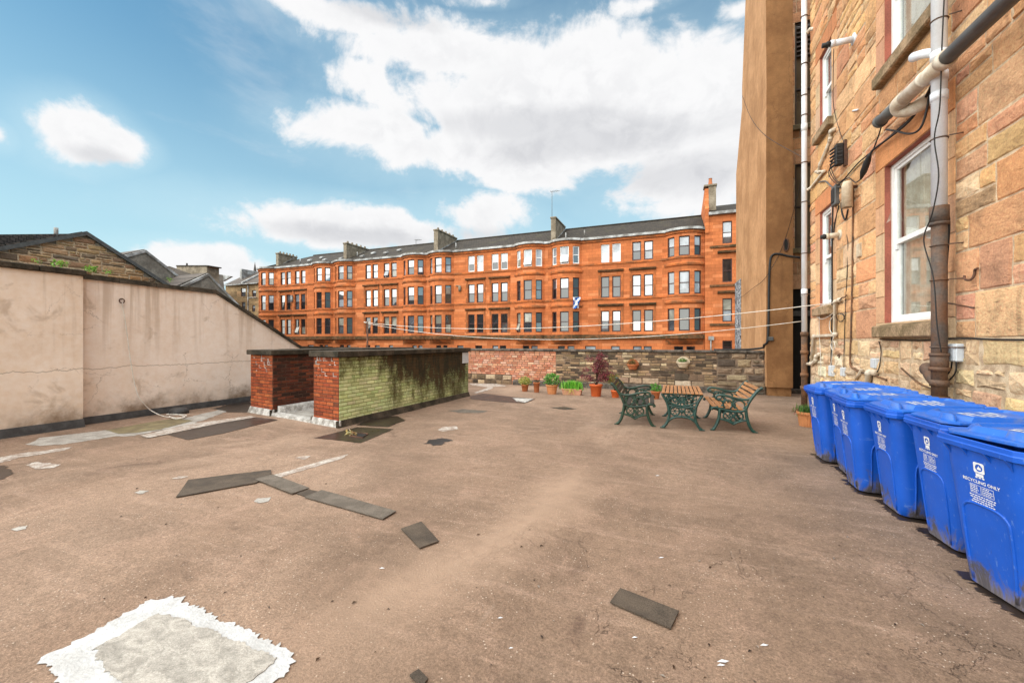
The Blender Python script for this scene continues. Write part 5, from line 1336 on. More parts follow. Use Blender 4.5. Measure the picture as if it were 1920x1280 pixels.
    mb.prism([q(298, 500), q(318, 499), q(379, 521), q(379, 560), q(280, 560)], (-4.4, 2.9, 0)); mb.build('roof', MT['slate'], t)
    mb = MB(); mb.prism([q(331, 499, 32), q(388, 499, 32), q(388, 560, 32), q(331, 560, 32)], (0, 1.4, 0)); mb.build('chimney', MT['chimney'], t)
    mb = MB(); mb.prism([q(330, 497.2, 31.9), q(389.5, 497.2, 31.9), q(389.5, 499.2, 31.9), q(330, 499.2, 31.9)], (0, 1.6, 0)); mb.tube([q(350.5, 498, 32.5), q(350.5, 493.5, 32.5)], .1, 6); mb.build('chimney_cope', MT['mossy_coping'], t)
    mb = MB(); mb.box((q(300, 560).x-3, Y+.3, -4), (q(378, 560).x-1, Y+2.5, q(300, 556).z)); mb.build('wall', MT['gable_render'], t)
    # low brown roof in front of it
    t = thing('slate_roofed_house', 'low brown slate roof with level ridge just above the pink wall weeds', 'building', (-38, 24, -4))
    Y = 23; mb = MB(); mb.prism([q(296, 521, Y), q(376, 520.5, Y), q(372, 560, Y), q(296, 560, Y)], (-3, 1.9, 0)); mb.build('roof', MT['slate'], t)
    mb = MB(); A = q(296, 556, Y); Bq = q(372, 556, Y); mb.box((A.x-2, Y+.2, -4), (Bq.x-.5, Y+1.7, A.z)); mb.build('wall', MT['gable_render'], t)
    # dark roof with white gable, then buff tenement
    t = thing('white_gabled_house', 'small slate roof with white rendered triangles left of the buff tenement', 'building', (-66, 44, -4))
    Y = 40; mb = MB(); mb.prism([q(390, 509, Y), q(418, 516, Y), q(421, 545, Y), q(388, 545, Y)], (-3, 1.95, 0)); mb.build('roof', MT['slate'], t)
    mb = MB(); mb.prism([q(397, 512, 42.99), q(419, 515.5, 42.99), q(434, 518, 42.99), q(418, 527, 42.99)], (0, .3, 0)); mb.build('white_gable', MT['gutter'], t)
    mb = MB(); mb.prism([q(388, 540, Y+3.1), q(421, 540, Y+3.1), q(421, 620, Y+3.1), q(388, 620, Y+3.1)], (-2, 1.3, 0)); mb.build('wall', MT['gable_render'], t)
    t = thing('buff_tenement', 'buff sandstone tenement with dark roof beside the left end of the orange terrace', 'building', (-62, 46, -4))
    Y = 46.0; zE = on_y(452, 533, Y).z; xl, xr = q(423, 560, Y).x, q(487, 560, Y).x
    wn = [(451.5, 460.5, 539.5, 556), (472.5, 480, 544, 556), (453, 460, 566, 582), (472.5, 478.5, 572, 584)]
    hs = []
    for a, b, c, d in wn: A, Bq = q(a, d, Y), q(b, c, Y); hs.append((A.x, Bq.x, A.z, Bq.z))
    xs = sorted([xl, xr]+[v for h in hs for v in h[:2]]); zs = sorted([-4, zE]+[v for h in hs for v in h[2:]])
    mb = MB()
    for a, b in zip(xs, xs[1:]):
        for c, d in zip(zs, zs[1:]):
            if any(h[0] < (a+b)/2 < h[1] and h[2] < (c+d)/2 < h[3] for h in hs): continue
            mb.poly([(a, Y, c), (b, Y, c), (b, Y, d), (a, Y, d)])
    mb.poly([(xl, Y, -4), (xl, Y, zE), (xl, Y+9, zE), (xl, Y+9, -4)]); mb.poly([(xr, Y, -4), (xr, Y+9, -4), (xr, Y+9, zE), (xr, Y, zE)])
    mb.build('wall', MT['tan_facade'], t)
    for h in hs:
        mb = MB(); add_window(mb, (h[0], Y), (h[1], Y), (0, -1), h[2], h[3], .15, .09, (0, 1, 2, 3)); mb.build('window', [MT['tan_facade'], MT['wframe_dark'], MT['pane_net'], MT['pane_sky']], t)
    mb = MB(); zr = zE+2.9
    mb.prism([(xl-.2, Y-.3, zE), (xl-.2, Y+4.5, zr), (xl-.2, Y+9.3, zE)], (xr-xl+3, 0, 0)); ro = mb.build('roof', MT['slate'], t)
    mb = MB(); A, Bq = q(454, 505, Y+2), q(459, 522, Y+2); mb.box((A.x, Y+1.6, zE), (q(457.5, 505, Y+2).x, Y+4.6, A.z)); ch = mb.build('chimney', MT['gutter'], t)
    mb = MB(); x = q(455, 520, Y).x; mb.prism([(x, Y-.28, zE+.02), (x, Y-.28, zE+.3), (x, Y+4.4, zr+.22), (x, Y+4.4, zr)], (.3, 0, 0)); mb.build('skew', MT['gutter'], ro)
    mb = MB(); a = q(465, 535, Y-.1); b = q(465, 610, Y-.1); mb.tube([a, b], .09, 8); mb.tube([q(465, 558, Y-.1), q(481, 557.5, Y-.1)], .06, 8); mb.build('drain_pipe', MT['gutter'], t)
    mb = MB(); mb.box((xl-.2, Y-.45, zE-.12), (xr+.0, Y-.3, zE+.02)); mb.build('gutter', MT['gutter'], t)
    # church spire far behind
    A = on_y(478, 491, 130); mb = MB(); z0 = on_y(478, 530, 130).z; mb.lathe([(2.0, -4), (2.0, z0), (1.35, z0+.1), (.02, A.z)], 8, (A.x, 130, 0), cap0=False)
    t = thing('church_spire', 'thin dark church spire poking up beside the orange terrace', 'spire', (A.x, 130, -4)); mb.build('spire', MT['slate'], t)
left_roofs()
# ------------------------------------------------------------------ wheelie bins
def text_mesh(body, size):
    cu = bpy.data.curves.new('lettering', 'FONT'); cu.body = body; cu.size = size; cu.align_x = 'CENTER'; cu.align_y = 'CENTER'; cu.resolution_u = 2; cu.offset = size*.022
    o = bpy.data.objects.new('lettering', cu); C.objects.link(o)
    dg = bpy.context.evaluated_depsgraph_get(); me = bpy.data.meshes.new_from_object(o.evaluated_get(dg))
    vs = [v.co.copy() for v in me.vertices]; fs = [tuple(p.vertices) for p in me.polygons]
    bpy.data.objects.remove(o); bpy.data.curves.remove(cu); bpy.data.meshes.remove(me)
    return vs, fs
def rrect(cx, w, d, r, z, n=5, tilt=0.0):
    """rounded rectangle, d along x, w along y"""
    out = []
    for sx, sy, a0 in ((1, 1, 0), (-1, 1, 90), (-1, -1, 180), (1, -1, 270)):
        for k in range(n+1):
            a = math.radians(a0+90*k/n)
            x = cx+sx*(d/2-r)+r*math.cos(a); y = sy*(w/2-r)+r*math.sin(a)
            out.append((x, y, z+tilt*x))
    return out
def chamf(cx, w, d, c, z, tilt=0.0, cb=.02):
    """front corners cut off, back corners nearly square"""
    x0, x1, y = cx-d/2, cx+d/2, w/2
    return [(x0, -y+c, z+tilt*x0), (x0+c*.8, -y, z+tilt*(x0+c)), (x1-cb, -y, z+tilt*x1), (x1, -y+cb, z+tilt*x1), (x1, y-cb, z+tilt*x1), (x1-cb, y, z+tilt*x1), (x0+c*.8, y, z+tilt*(x0+c)), (x0, y-c, z+tilt*x0)]
def make_bin():
    t = thing('wheelie_bin', 'bin', 'wheelie bin')
    mb = MB(); mb.smooth = True
    ZB, ZT = .025, .965
    fx = lambda z: -.245-.10*(z-ZB)/(ZT-ZB)
    def sec(z):
        f = (z-ZB)/(ZT-ZB); w = .44+.105*f; x0 = fx(z); x1 = .225+.105*f
        return rrect((x0+x1)/2, w, x1-x0, .085+.01*f, z)
    rings = [rrect(-.02, .36, .38, .06, ZB-.012), rrect(-.02, .42, .45, .075, ZB-.002)]+[sec(ZB+(ZT-ZB)*k/9) for k in range(10)]
    # belly: foot tucked in a little
    mb.loft(rings, True, False)
    # arched panel raised on the front
    P = lambda y, z, o=0: Vector((fx(z)-o, y, z))
    arch = [P(-.135, .05), P(-.15, .30), P(-.15, .50), P(-.135, .555), P(-.09, .585), P(.0, .592), P(.09, .585), P(.135, .555), P(.15, .50), P(.15, .30), P(.135, .05)]
    mb.tube(spline(arch, 3), .009, 8)
    for sy in (-1, 1):
        mb.tube(spline([Vector((-.15, sy*(.2285+.0525*(z-ZB)/(ZT-ZB)), z)) for z in (.06, .3, .5)]+[Vector((-.08, sy*.262, .585)), Vector((.08, sy*.262, .585))]+[Vector((.15, sy*(.2285+.0525*(z-ZB)/(ZT-ZB)), z)) for z in (.5, .3, .06)], 3), .008, 8)
    mb.smooth = False
    for y in (-.2, -.075, .075, .2):          # gussets under the rim
        mb.prism([P(y-.006, .955, .0), P(y-.006, .955, .032), P(y-.006, .905, .003), P(y-.006, .885, -.002)], (0, .012, 0))
    for sy in (-1, 1):
        for x in (-.2, -.06, .08, .22):
            y0 = sy*.276; mb.prism([(x, y0, .955), (x, y0+sy*.028, .955), (x, y0-sy*.002, .89)], (.012, 0, 0))
    mb.build('body', MT['bin'], t)
    mb = MB()
    mb.loft([chamf(0, .58, .70, .05, .945), chamf(0, .625, .745, .065, .955), chamf(0, .635, .755, .07, .985), chamf(0, .625, .745, .068, .992), chamf(0, .625, .745, .068, 1.018), chamf(0, .60, .72, .06, 1.022), chamf(0, .56, .66, .06, 1.0)], False, False)
    mb.build('rim', MT['bin'], t)
    # lid: sloped plate with a raised dished panel and bumpers
    tl = .045
    mb = MB()
    mb.loft([chamf(.005, .585, .715, .09, 1.026, tl), chamf(.005, .60, .73, .095, 1.032, tl), chamf(.005, .60, .73, .095, 1.047, tl), chamf(.01, .57, .69, .10, 1.053, tl), chamf(.02, .525, .60, .10, 1.055, tl), chamf(.025, .50, .565, .10, 1.088, tl), chamf(.027, .485, .55, .10, 1.093, tl),
             chamf(.027, .455, .52, .095, 1.092, tl), chamf(.027, .43, .49, .09, 1.074, tl)], True, True)
    mb.box((.32, -.26, 1.03), (.375, .26, 1.075))
    for y in (-.22, -.07, .07, .22): mb.bbox((.30, y-.03, 1.04), (.40, y+.03, 1.10), .012)
    mb.tube([(.41, -.25, 1.045), (.41, .25, 1.045)], .018, 10)
    mb.build('lid', MT['lid'], t)
    mb = MB()
    c = (-.285, -.155); mb.smooth = True
    rr_ = lambda k, z: [(c[0]+.036*k*math.cos(a)*(1), c[1]+.085*k*math.sin(a), z) for a in [2*PI*q/16 for q in range(16)]]
    mb.loft([rr_(1.2, 1.035), rr_(1.0, 1.045), rr_(.8, 1.088), rr_(.7, 1.093)], True, True)
    mb.build('lid_grip', MT['lid'], t)
    # white print on the lid
    mb = MB(); rr = random.Random(6)
    zl = lambda x: 1.0755+tl*x
    for row in range(5):
        x = -.10+row*.055; y = -.14
        while y < .13:
            l = rr.uniform(.02, .07)
            if rr.random() < .8: mb.poly([(x, y, zl(x)), (x+.022+rr.uniform(0, .012), y, zl(x+.03)), (x+.022+rr.uniform(0, .012), y+l, zl(x+.03)), (x+rr.uniform(-.008, .004), y+l, zl(x))])
            y += l+rr.uniform(.006, .02)
    mb.build('lid_print', MT['worn_print'], t)
    # printed front: crest square, words, two boxed lists, small print
    mb = MB()
    FP = lambda y, z: Vector((fx(.78+(z-.78)*.86)-.0025, -y*.84, .78+(z-.78)*.86))
    def rect(y0, y1, z0, z1): mb.poly([FP(y0, z0), FP(y1, z0), FP(y1, z1), FP(y0, z1)])
    def frame(y0, y1, z0, z1, k=.003): rect(y0, y1, z0, z0+k); rect(y0, y1, z1-k, z1); rect(y0, y0+k, z0+k, z1-k); rect(y1-k, y1, z0+k, z1-k)
    zc = .845; h = .040; s0 = .042
    n = 28; cz = zc+.006; ri, ro = .022, .028
    # square with a round window cut out, emblem inside
    pts = [2*PI*k/n for k in range(n)]
    sq = []
    for a in pts:
        c_, s_ = math.cos(a), math.sin(a); k = 1/max(abs(c_), abs(s_)); sq.append((s0*c_*k, cz+h*s_*k))
    for k in range(n):
        a, b = pts[k], pts[(k+1) % n]; p, q = sq[k], sq[(k+1) % n]
        mb.poly([FP(ro*math.cos(a), cz+ro*math.sin(a)), FP(p[0], p[1]), FP(q[0], q[1]), FP(ro*math.cos(b), cz+ro*math.sin(b))])
    mb.poly([FP(-.016, cz-.014), FP(.016, cz-.014), FP(.013, cz+.002), FP(.004, cz+.006), FP(0, cz+.02), FP(-.004, cz+.006), FP(-.013, cz+.002)])
    rect(-.03, .03, zc-.062, zc-.038)
    for k in range(3): rect(-.036+k*.026, -.018+k*.026, zc-.075, zc-.064)
    vs, fs = text_mesh('RECYCLING ONLY', .034)
    ids = [mb.vert(FP(v.x*1.0, .738+v.y)) for v in vs]
    for f_ in fs: mb.face([ids[k] for k in f_])
    zt = .712
    frame(-.088, -.004, zt-.068, zt); frame(.004, .092, zt-.068, zt)
    rr = random.Random(12)
    for y0, y1 in ((-.082, -.012), (.012, .086)):
        for k in range(4):
            z = zt-.014-k*.014; e = y0+(y1-y0)*rr.uniform(.6, 1); y = y0
            while y < e:
                l = rr.uniform(.008, .02); rect(y, min(y+l, e), z-.003, z+.0035); y += l+.004
    for k, wd in enumerate((.2, .19, .16, .18)):
        z = zt-.085-k*.017; y = -wd/2+.0
        while y < wd/2:
            l = rr.uniform(.008, .028); rect(y, min(y+l, wd/2), z-.004, z+.004); y += l+.005
    mb.build('front_print', MT['print'], t)
    for sy in (-1, 1):
        mb = MB(); mb.lathe([(.03, -.03), (.1, -.03), (.1, .03), (.03, .03)], 20, cap0=True, cap1=True)
        mb.v = [Vector((.27+v.x, sy*.26+v.z, .1+v.y)) for v in mb.v]; mb.build('wheel', MT['rubber'], t)
    return t
BINS = [   # x of the front foot, y, turn
    (1.90, 7.06, .02, 'farthest blue wheelie bin, beside the orange planter of grass'),
    (1.97, 6.42, -.05, 'second blue wheelie bin from the far end, squeezed behind a wider looking one'),
    (1.88, 5.83, -.03, 'third blue wheelie bin from the far end, its side face in view'),
    (1.97, 5.18, .0, 'blue wheelie bin between the third and the two nearest, dusty at the foot'),
    (2.03, 4.50, .05, 'second nearest blue wheelie bin, its lid overlapped by the nearest one'),
    (1.92, 3.70, .17, 'nearest blue wheelie bin, mud smeared and with a tilted lid')]
proto = make_bin()
for i, (x, y, a, lab) in enumerate(BINS):
    b = proto if i == 0 else copy_tree(proto)
    b.location = (x+.27, y, fh(x+.2, y)-.004); b.rotation_euler = (0, 0, a)
    tag(b, lab, 'wheelie bin', 'blue recycling bins along the stone wall')
    for ch in C.objects:
        if ch.parent == b and ch.name.startswith(('lid',)) and i < 5:
            ch.rotation_euler = (math.radians((0, .9, -.5, 1.1, -.8)[i]), math.radians((.6, -.2, .9, .3, 1.2)[i]), math.radians((0, 1.5, -1, .8, -1.6)[i]))
    if i == 5:
        b.scale = (1.0, 1.12, 1.0)
        for ch in C.objects:
            if ch.parent == b and ch.name.startswith(('lid',)):
                ch.rotation_euler = (math.radians(-2), math.radians(1.5), math.radians(3)); ch.location = (0.0, -.03, .012)
# damp leaf litter along the bin feet
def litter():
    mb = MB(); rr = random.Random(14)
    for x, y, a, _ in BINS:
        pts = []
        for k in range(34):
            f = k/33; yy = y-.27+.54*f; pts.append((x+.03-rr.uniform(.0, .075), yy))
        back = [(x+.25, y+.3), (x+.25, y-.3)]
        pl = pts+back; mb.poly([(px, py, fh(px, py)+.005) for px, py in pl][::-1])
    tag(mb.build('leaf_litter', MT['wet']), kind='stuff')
litter()

# ------------------------------------------------------------------ cast iron bench set
def spiral(c, r0, r1, a0, a1, n=16, y=0):
    return [Vector((c[0]+(r0+(r1-r0)*k/n)*math.cos(a0+(a1-a0)*k/n), y, c[1]+(r0+(r1-r0)*k/n)*math.sin(a0+(a1-a0)*k/n))) for k in range(n+1)]
def ring(c, r, y=0, n=18): return [Vector((c[0]+r*math.cos(2*PI*k/n), y, c[1]+r*math.sin(2*PI*k/n))) for k in range(n)]
def make_bench(iron, slat, loc, rz, label):
    t = thing('garden_bench', label, 'bench', loc, rz, 'cast iron benches at the slatted table')
    Lh = .66
    for sy in (-1, 1):
        y = sy*Lh; mb = MB()
        V = lambda *p: [Vector((a, y, b)) for a, b in p]
        tb = lambda pts, r, n=4: mb.tube(spline(pts, n), [q*1.3 for q in r] if isinstance(r, list) else r*1.3, 8, 1.25)
        tb(V((.35, .012), (.30, .05), (.25, .16), (.22, .28), (.205, .42)), [.022]*17)
        tb(V((.205, .42), (.245, .53), (.30, .63), (.37, .73), (.43, .80), (.475, .815)), .023)
        tb(V((-.345, .012), (-.31, .05), (-.26, .16), (-.235, .27), (-.225, .41)), .022)
        tb(V((-.37, .385), (-.35, .425), (-.29, .435), (-.225, .415), (-.12, .39), (.0, .37), (.12, .375), (.205, .42)), .022)
        tb(V((.31, .645), (.25, .605), (.16, .595), (.05, .61), (-.08, .645), (-.19, .665), (-.265, .655), (-.29, .61), (-.262, .578), (-.225, .60)), .017)
        tb(V((-.262, .578), (-.19, .55), (-.17, .50), (-.20, .45), (-.225, .41)), .014)
        mb.tube(ring((-.09, .495), .078, y), .016, 7, closed=True); mb.tube(ring((.10, .485), .092, y), .016, 7, closed=True)
        mb.tube(spiral((-.135, .545), .05, .012, -.5, 5.4, 16, y), .015, 7); mb.tube(spiral((.03, .43), .045, .01, 3.2, 9, 16, y), .014, 7); mb.tube(spiral((.02, .56), .04, .01, 0, 6, 16, y), .014, 7)
        mb.tube(ring((.005, .49), .028, y, 12), .016, 7, closed=True)
        tb(V((-.245, .22), (-.15, .205), (-.06, .17), (.0, .135), (.06, .17), (.14, .20), (.235, .22)), .015)
        mb.tube(ring((-.09, .285), .075, y), .016, 7, closed=True); mb.tube(ring((.085, .285), .075, y), .016, 7, closed=True)
        mb.tube(spiral((0, .30), .075, .015, 1.57, 7.4, 18, y), .014, 7); mb.tube(ring((0, .215), .045, y, 14), .014, 7, closed=True)
        for c in ((-.09, .285), (.085, .285)):
            for k in range(4): a = PI/4+PI/2*k; mb.tube([Vector((c[0], y, c[1])), Vector((c[0]+.07*math.cos(a), y, c[1]+.07*math.sin(a)))], .008, 6)
        for fx_ in (-.355, .36): mb.bbox((fx_-.04, y-.028, 0), (fx_+.04, y+.028, .018), .006)
        mb.build('side_frame', MT[iron], t, True)
    mb = MB()
    for k in range(5):
        x = -.325+k*.113; z = (.448, .435, .418, .402, .402)[k]; mb.bbox((x-.042, -Lh-.03, z), (x+.042, Lh+.03, z+.020), .006)
    mb.build('seat', MT[slat], t, True)
    mb = MB(); B0, B1 = Vector((.225, 0, .50)), Vector((.425, 0, .785)); d = (B1-B0); u = d.normalized(); n = Vector((-u.z, 0, u.x))
    for k in range(5):
        c = B0+d*(k/4)-Vector((.0, 0, 0))+n*.018
        q = [c-u*.028-n*.009, c+u*.028-n*.009, c+u*.028+n*.009, c-u*.028+n*.009]
        mb.prism([p+Vector((0, -Lh-.03, 0)) for p in q], (0, 2*Lh+.06, 0))
    mb.build('backrest', MT[slat], t, True)
    mb = MB(); mb.tube([(.0, -Lh, .16), (.0, Lh, .16)], .009, 8); mb.build('tie_rod', MT[iron], t, True)
    return t
p0 = Vector((.99, 9.26, 0)); make_bench('iron_green', 'slat', (p0.x, p0.y, fh(p0.x, p0.y)), math.radians(2), 'green iron bench with orange brown slats on the right of the table')
p1 = Vector((-.77, 9.17, 0)); make_bench('iron_dark', 'slat_dark', (p1.x, p1.y, fh(p1.x, p1.y)), math.radians(180+3), 'dull green iron bench with dark slats on the left of the table')
def make_table():
    c = Vector((.13, 9.12, 0)); t = thing('garden_table', 'wooden slat table on ornate green iron ends between the benches', 'table', (c.x, c.y, fh(c.x, c.y)))
    H, Lh = .665, .72
    for sy in (-1, 1):
        y = sy*(Lh-.06); mb = MB()
        tb = lambda pts, r, n=4: mb.tube(spline([Vector((a, y, b)) for a, b in pts], n), r*1.3, 8, 1.25)
        for s in (-1, 1):
            tb([(s*.355, .655), (s*.30, .56), (s*.255, .46), (s*.235, .36), (s*.225, .26), (s*.245, .16), (s*.29, .06), (s*.345, .014)], .020)
            tb([(s*.29, .07), (s*.225, .155), (s*.13, .215), (0, .235)], .018)
            mb.bbox((s*.345-.05, y-.03, 0), (s*.345+.05, y+.03, .018), .006)
            mb.tube(ring((s*.125, .335), .082, y), .016, 7, closed=True)
            for k in range(6): a = PI/3*k; mb.tube([Vector((s*.125, y, .335)), Vector((s*.125+.08*math.cos(a), y, .335+.08*math.sin(a)))], .008, 6)
            mb.tube(spiral((s*.13, .55), .075, .015, 0 if s > 0 else PI, (7.2 if s > 0 else PI-7.2), 20, y), .015, 7)
            mb.tube(spiral((s*.235, .585), .05, .01, 1, 7.5, 16, y), .014, 7); mb.tube(spiral((s*.06, .48), .05, .012, 4, 10, 16, y), .014, 7)
            tb([(s*.25, .44), (s*.17, .43), (s*.09, .415), (0, .40)], .014); tb([(s*.33, .60), (s*.22, .50), (s*.10, .455), (0, .44)], .012)
        mb.tube(ring((0, .555), .055, y, 16), .016, 7, closed=True); mb.tube(ring((0, .555), .022, y, 10), .016, 7, closed=True)
        mb.lathe([(.0, -.03), (.03, -.02), (.04, 0), (.03, .02), (0, .03)], 10, (0, 0, 0), cap0=False)
        n = 5*10
        for v in mb.v[-n:]: q = Vector(v); v.x, v.y, v.z = q.x, y+q.z*.6, .335+q.y
        mb.tube([(-.37, y, .655), (.37, y, .655)], .016, 8)
        mb.build('end_frame', MT['iron_green'], t, True)
    mb = MB(); rr = random.Random(3)
    for k in range(10):
        x = -.335+k*.0745; mb.bbox((x-.029, -Lh, .672+rr.uniform(-.001, .001)), (x+.029, Lh, .694), .006)
    mb.build('top', MT['slat'], t, True)
    mb = MB(); mb.tube([(0, -Lh+.06, .235), (0, Lh-.06, .235)], .010, 8); mb.build('tie_rod', MT['iron_green'], t, True)
make_table()

# ------------------------------------------------------------------ plants
def leaves(mb, pts, size, cols, rr, up=.3, asp=.5, droop=.0):
    for p in pts:
        p = Vector(p); d = Vector((rr.gauss(0, 1), rr.gauss(0, 1), rr.gauss(up, .8))).normalized()
        s = d.cross(Vector((rr.gauss(0, 1), rr.gauss(0, 1), rr.gauss(0, 1)))).normalized(); L_ = size*rr.uniform(.6, 1.3); w = L_*asp*.5
        nn = d.cross(s)*L_*.12
        mb.col = vary(rr.choice(cols), .25, rr)
        a, b, c, e = p, p+d*L_*.5+s*w+nn, p+d*L_-Vector((0, 0, droop*L_)), p+d*L_*.5-s*w+nn
        mb.poly([a, b, c, e])
def blob(c, r, n, rr, sq=(1, 1, 1), shell=.55):
    out = []
    while len(out) < n:
        v = Vector((rr.uniform(-1, 1), rr.uniform(-1, 1), rr.uniform(-1, 1)))
        if shell*rr.random() < v.length <= 1: out.append(Vector(c)+Vector((v.x*r*sq[0], v.y*r*sq[1], v.z*r*sq[2])))
    return out
def blades(mb, c, n, h, spread, cols, rr, w=.008):
    for _ in range(n):
        a = rr.uniform(0, 2*PI); b = Vector((c[0]+rr.gauss(0, spread[0]), c[1]+rr.gauss(0, spread[1]), c[2])); l = h*rr.uniform(.55, 1.15); lean = rr.uniform(.05, .5)
        d = Vector((math.cos(a), math.sin(a), 0)); s = Vector((-d.y, d.x, 0))*w; mb.col = vary(rr.choice(cols), .22, rr)
        p1 = b+d*l*lean*.35+Vector((0, 0, l*.6)); p2 = b+d*l*lean+Vector((0, 0, l*(1-lean*.35)))
        mb.poly([b-s, b+s, p1+s*.9, p1-s*.9]); mb.poly([p1-s*.9, p1+s*.9, p2])
def pot(px, py, wpx, rim_py, label, mat='clay', taper=.72, ribs=0, rimh=.045):
    p = on_z(px, py, 0); dep = (p.x*-SN+p.y*CS); k = dep/F
    r = wpx/2*k; h = (py-rim_py)*k*1.02; p.y += r*.7
    p.z = fh(p.x, p.y)-.003
    t = thing('flower_pot', label, 'flower pot', tuple(p)); mb = MB(); mb.smooth = True; n = 40 if ribs else 26
    ro = r*.93
    prof = [(ro*taper, 0), (ro*(taper+.02), .005), (ro*.97, h-rimh), (r, h-rimh+.003), (r, h-.004), (r*.97, h), (r*.88, h-.002), (r*.86, h-.05)]
    mb.lathe(prof, n, tuple(p))
    if ribs:
        for i, v in enumerate(mb.v):
            if i//n in (0, 1, 2) and (i % 2): v.x = p.x+(v.x-p.x)*.94; v.y = p.y+(v.y-p.y)*.94
        mb.sm = [False if 0 < 1 else x for x in mb.sm]
    mb.build('pot', MT[mat], t)
    mb = MB(); mb.lathe([(.001, h-.035), (r*.87, h-.045)], n, tuple(p), cap0=False); mb.build('soil', MT['soil'], t)
    return t, p, r, h
GR = [(.07, .24, .03), (.12, .34, .045), (.045, .15, .022), (.18, .38, .07)]
def pots():
    rr = random.Random(17)
    t, p, r, h = pot(982.5, 734, 14.5, 721, 'small clay pot of yellow green sedum, first on the left of the row')
    mb = MB(); leaves(mb, blob((p.x, p.y, p.z+h+.10), .20, 420, rr, (1.1, 1.05, .75)), .055, [(.42, .40, .08), (.30, .32, .06), (.52, .46, .16), (.14, .20, .04)], rr, .6, .7); mb.build('foliage', MT['leaf'], t)
    t, p, r, h = pot(1004.7, 735.6, 13, 717, 'narrow clay pot with a scanty brown plant, second from the left', taper=.72)
    mb = MB(); leaves(mb, blob((p.x, p.y, p.z+h+.03), .10, 110, rr, (1.1, 1.1, .5)), .035, [(.07, .07, .03), (.12, .07, .035), (.05, .06, .02)], rr, .7, .6); mb.build('foliage', MT['leaf'], t)
    t, p, r, h = pot(1032.5, 739, 23.5, 721.5, 'ribbed light terracotta pot with a round bright green bush', 'clay_light', .70, 1)
    mb = MB(); leaves(mb, blob((p.x, p.y, p.z+h+.15), .25, 620, rr, (1.05, 1, .85)), .068, GR+[(.30, .36, .16)], rr, .5, .6); mb.build('foliage', MT['leaf'], t)
    # trough
    p = on_z(1071, 741); p.y += .12; k = (p.x*-SN+p.y*CS)/F; w = 39*k; h = .20; p.z = -.002
    t = thing('plant_trough', 'long pale plastic trough full of upright bright green shoots', 'planter', tuple(p)); mb = MB()
    bx = lambda a, b, z: [(p.x-a, p.y-b, p.z+z), (p.x+a, p.y-b, p.z+z), (p.x+a, p.y+b, p.z+z), (p.x-a, p.y+b, p.z+z)]
    mb.loft([bx(w*.42, .085, 0), bx(w*.475, .105, h-.03), bx(w*.50, .12, h-.03), bx(w*.50, .12, h), bx(w*.46, .10, h), bx(w*.45, .095, h-.04)], True, True); mb.build('trough', MT['clay_pale'], t)
    mb = MB(); blades(mb, (p.x, p.y, p.z+h-.04), 420, .31, (w*.22, .05), [(.14, .46, .03), (.20, .54, .05), (.07, .27, .025), (.30, .56, .09)], rr, .012)
    for _ in range(14):
        x = p.x+rr.uniform(-.12, .08); b = Vector((x, p.y-.11, p.z+h)); e = b+Vector((rr.uniform(-.22, .1), -.06-rr.uniform(0, .05), -rr.uniform(.08, .19))); s = Vector((.006, 0, .004)); mb.col = vary((.45, .40, .08), .2, rr); mb.poly([b-s, b+s, e+s*.5, e-s*.5])
    mb.build('foliage', MT['leaf'], t)
    # maple
    t, p, r, h = pot(1116, 743.7, 25, 721, 'big orange pot with a dark red maple, tallest plant of the row', 'clay_orange', .74, 0, .06)
    mb = MB(); lv = MB(); base = Vector((p.x, p.y, p.z+h-.05)); k = (p.x*-SN+p.y*CS)/F; Ht = (721-662)*k
    cl = []
    for i in range(14):
        a = rr.uniform(0, 2*PI); z = Ht*rr.uniform(.25, .98); rad = (.46 if z < Ht*.55 else .26)*rr.uniform(.5, 1)
        e = base+Vector((math.cos(a)*rad, math.sin(a)*rad*.6, z)); m_ = base+Vector((math.cos(a)*rad*.35, math.sin(a)*rad*.25, z*.6))
        mb.tube(spline([base+Vector((rr.uniform(-.02, .02), 0, 0)), m_, e], 4), [.012-.008*q/8 for q in range(9)], 6); cl.append(e)
        if rr.random() < .7: cl.append(m_+(e-m_)*.5)
    for q in [(-.42, .10, .30), (.40, .05, .25), (.44, .0, .38), (-.2, 0, .85), (.12, 0, 1.02), (-.05, 0, .6), (.3, 0, .62), (-.3, 0, .5)]: cl.append(base+Vector((q[0], q[1], q[2]*Ht/1.0)))
    for c in cl:
        leaves(lv, blob(c, rr.uniform(.10, .17), rr.randint(60, 100), rr, (1.15, .9, .6)), .065, [(.15, .024, .036), (.24, .045, .058), (.08, .016, .022), (.34, .085, .095), (.13, .055, .03)], rr, -.1, .32, .25)
    mb.build('stem', MT['bark'], t); lv.build('foliage', MT['leaf'], t)
    t, p, r, h = pot(1152.8, 745.5, 17, 732, 'small orange pot of yellow green feathery shrub beside the left bench', 'clay_orange', .76)
    mb = MB(); st = MB()
    for i in range(10):
        a = rr.uniform(0, 2*PI); e = Vector((p.x+.26*math.cos(a)*rr.random(), p.y+.2*math.sin(a)*rr.random(), p.z+h+rr.uniform(.12, .42))); st.tube([Vector((p.x, p.y, p.z+h-.04)), e], .005, 5)
        leaves(mb, blob(e, .085, 55, rr), .045, [(.22, .23, .04), (.32, .28, .05), (.13, .17, .03), (.36, .19, .04)], rr, .2, .4)
    st.build('stem', MT['bark'], t); mb.build('foliage', MT['leaf'], t)
    t, p, r, h = pot(1229, 748, 17.5, 733.5, 'clay pot of leafy green herbs seen between bench and table', 'clay')
    mb = MB(); leaves(mb, blob((p.x, p.y, p.z+h+.08), .16, 240, rr, (1.05, 1, .7)), .06, GR, rr, .5, .6); mb.build('foliage', MT['leaf'], t)
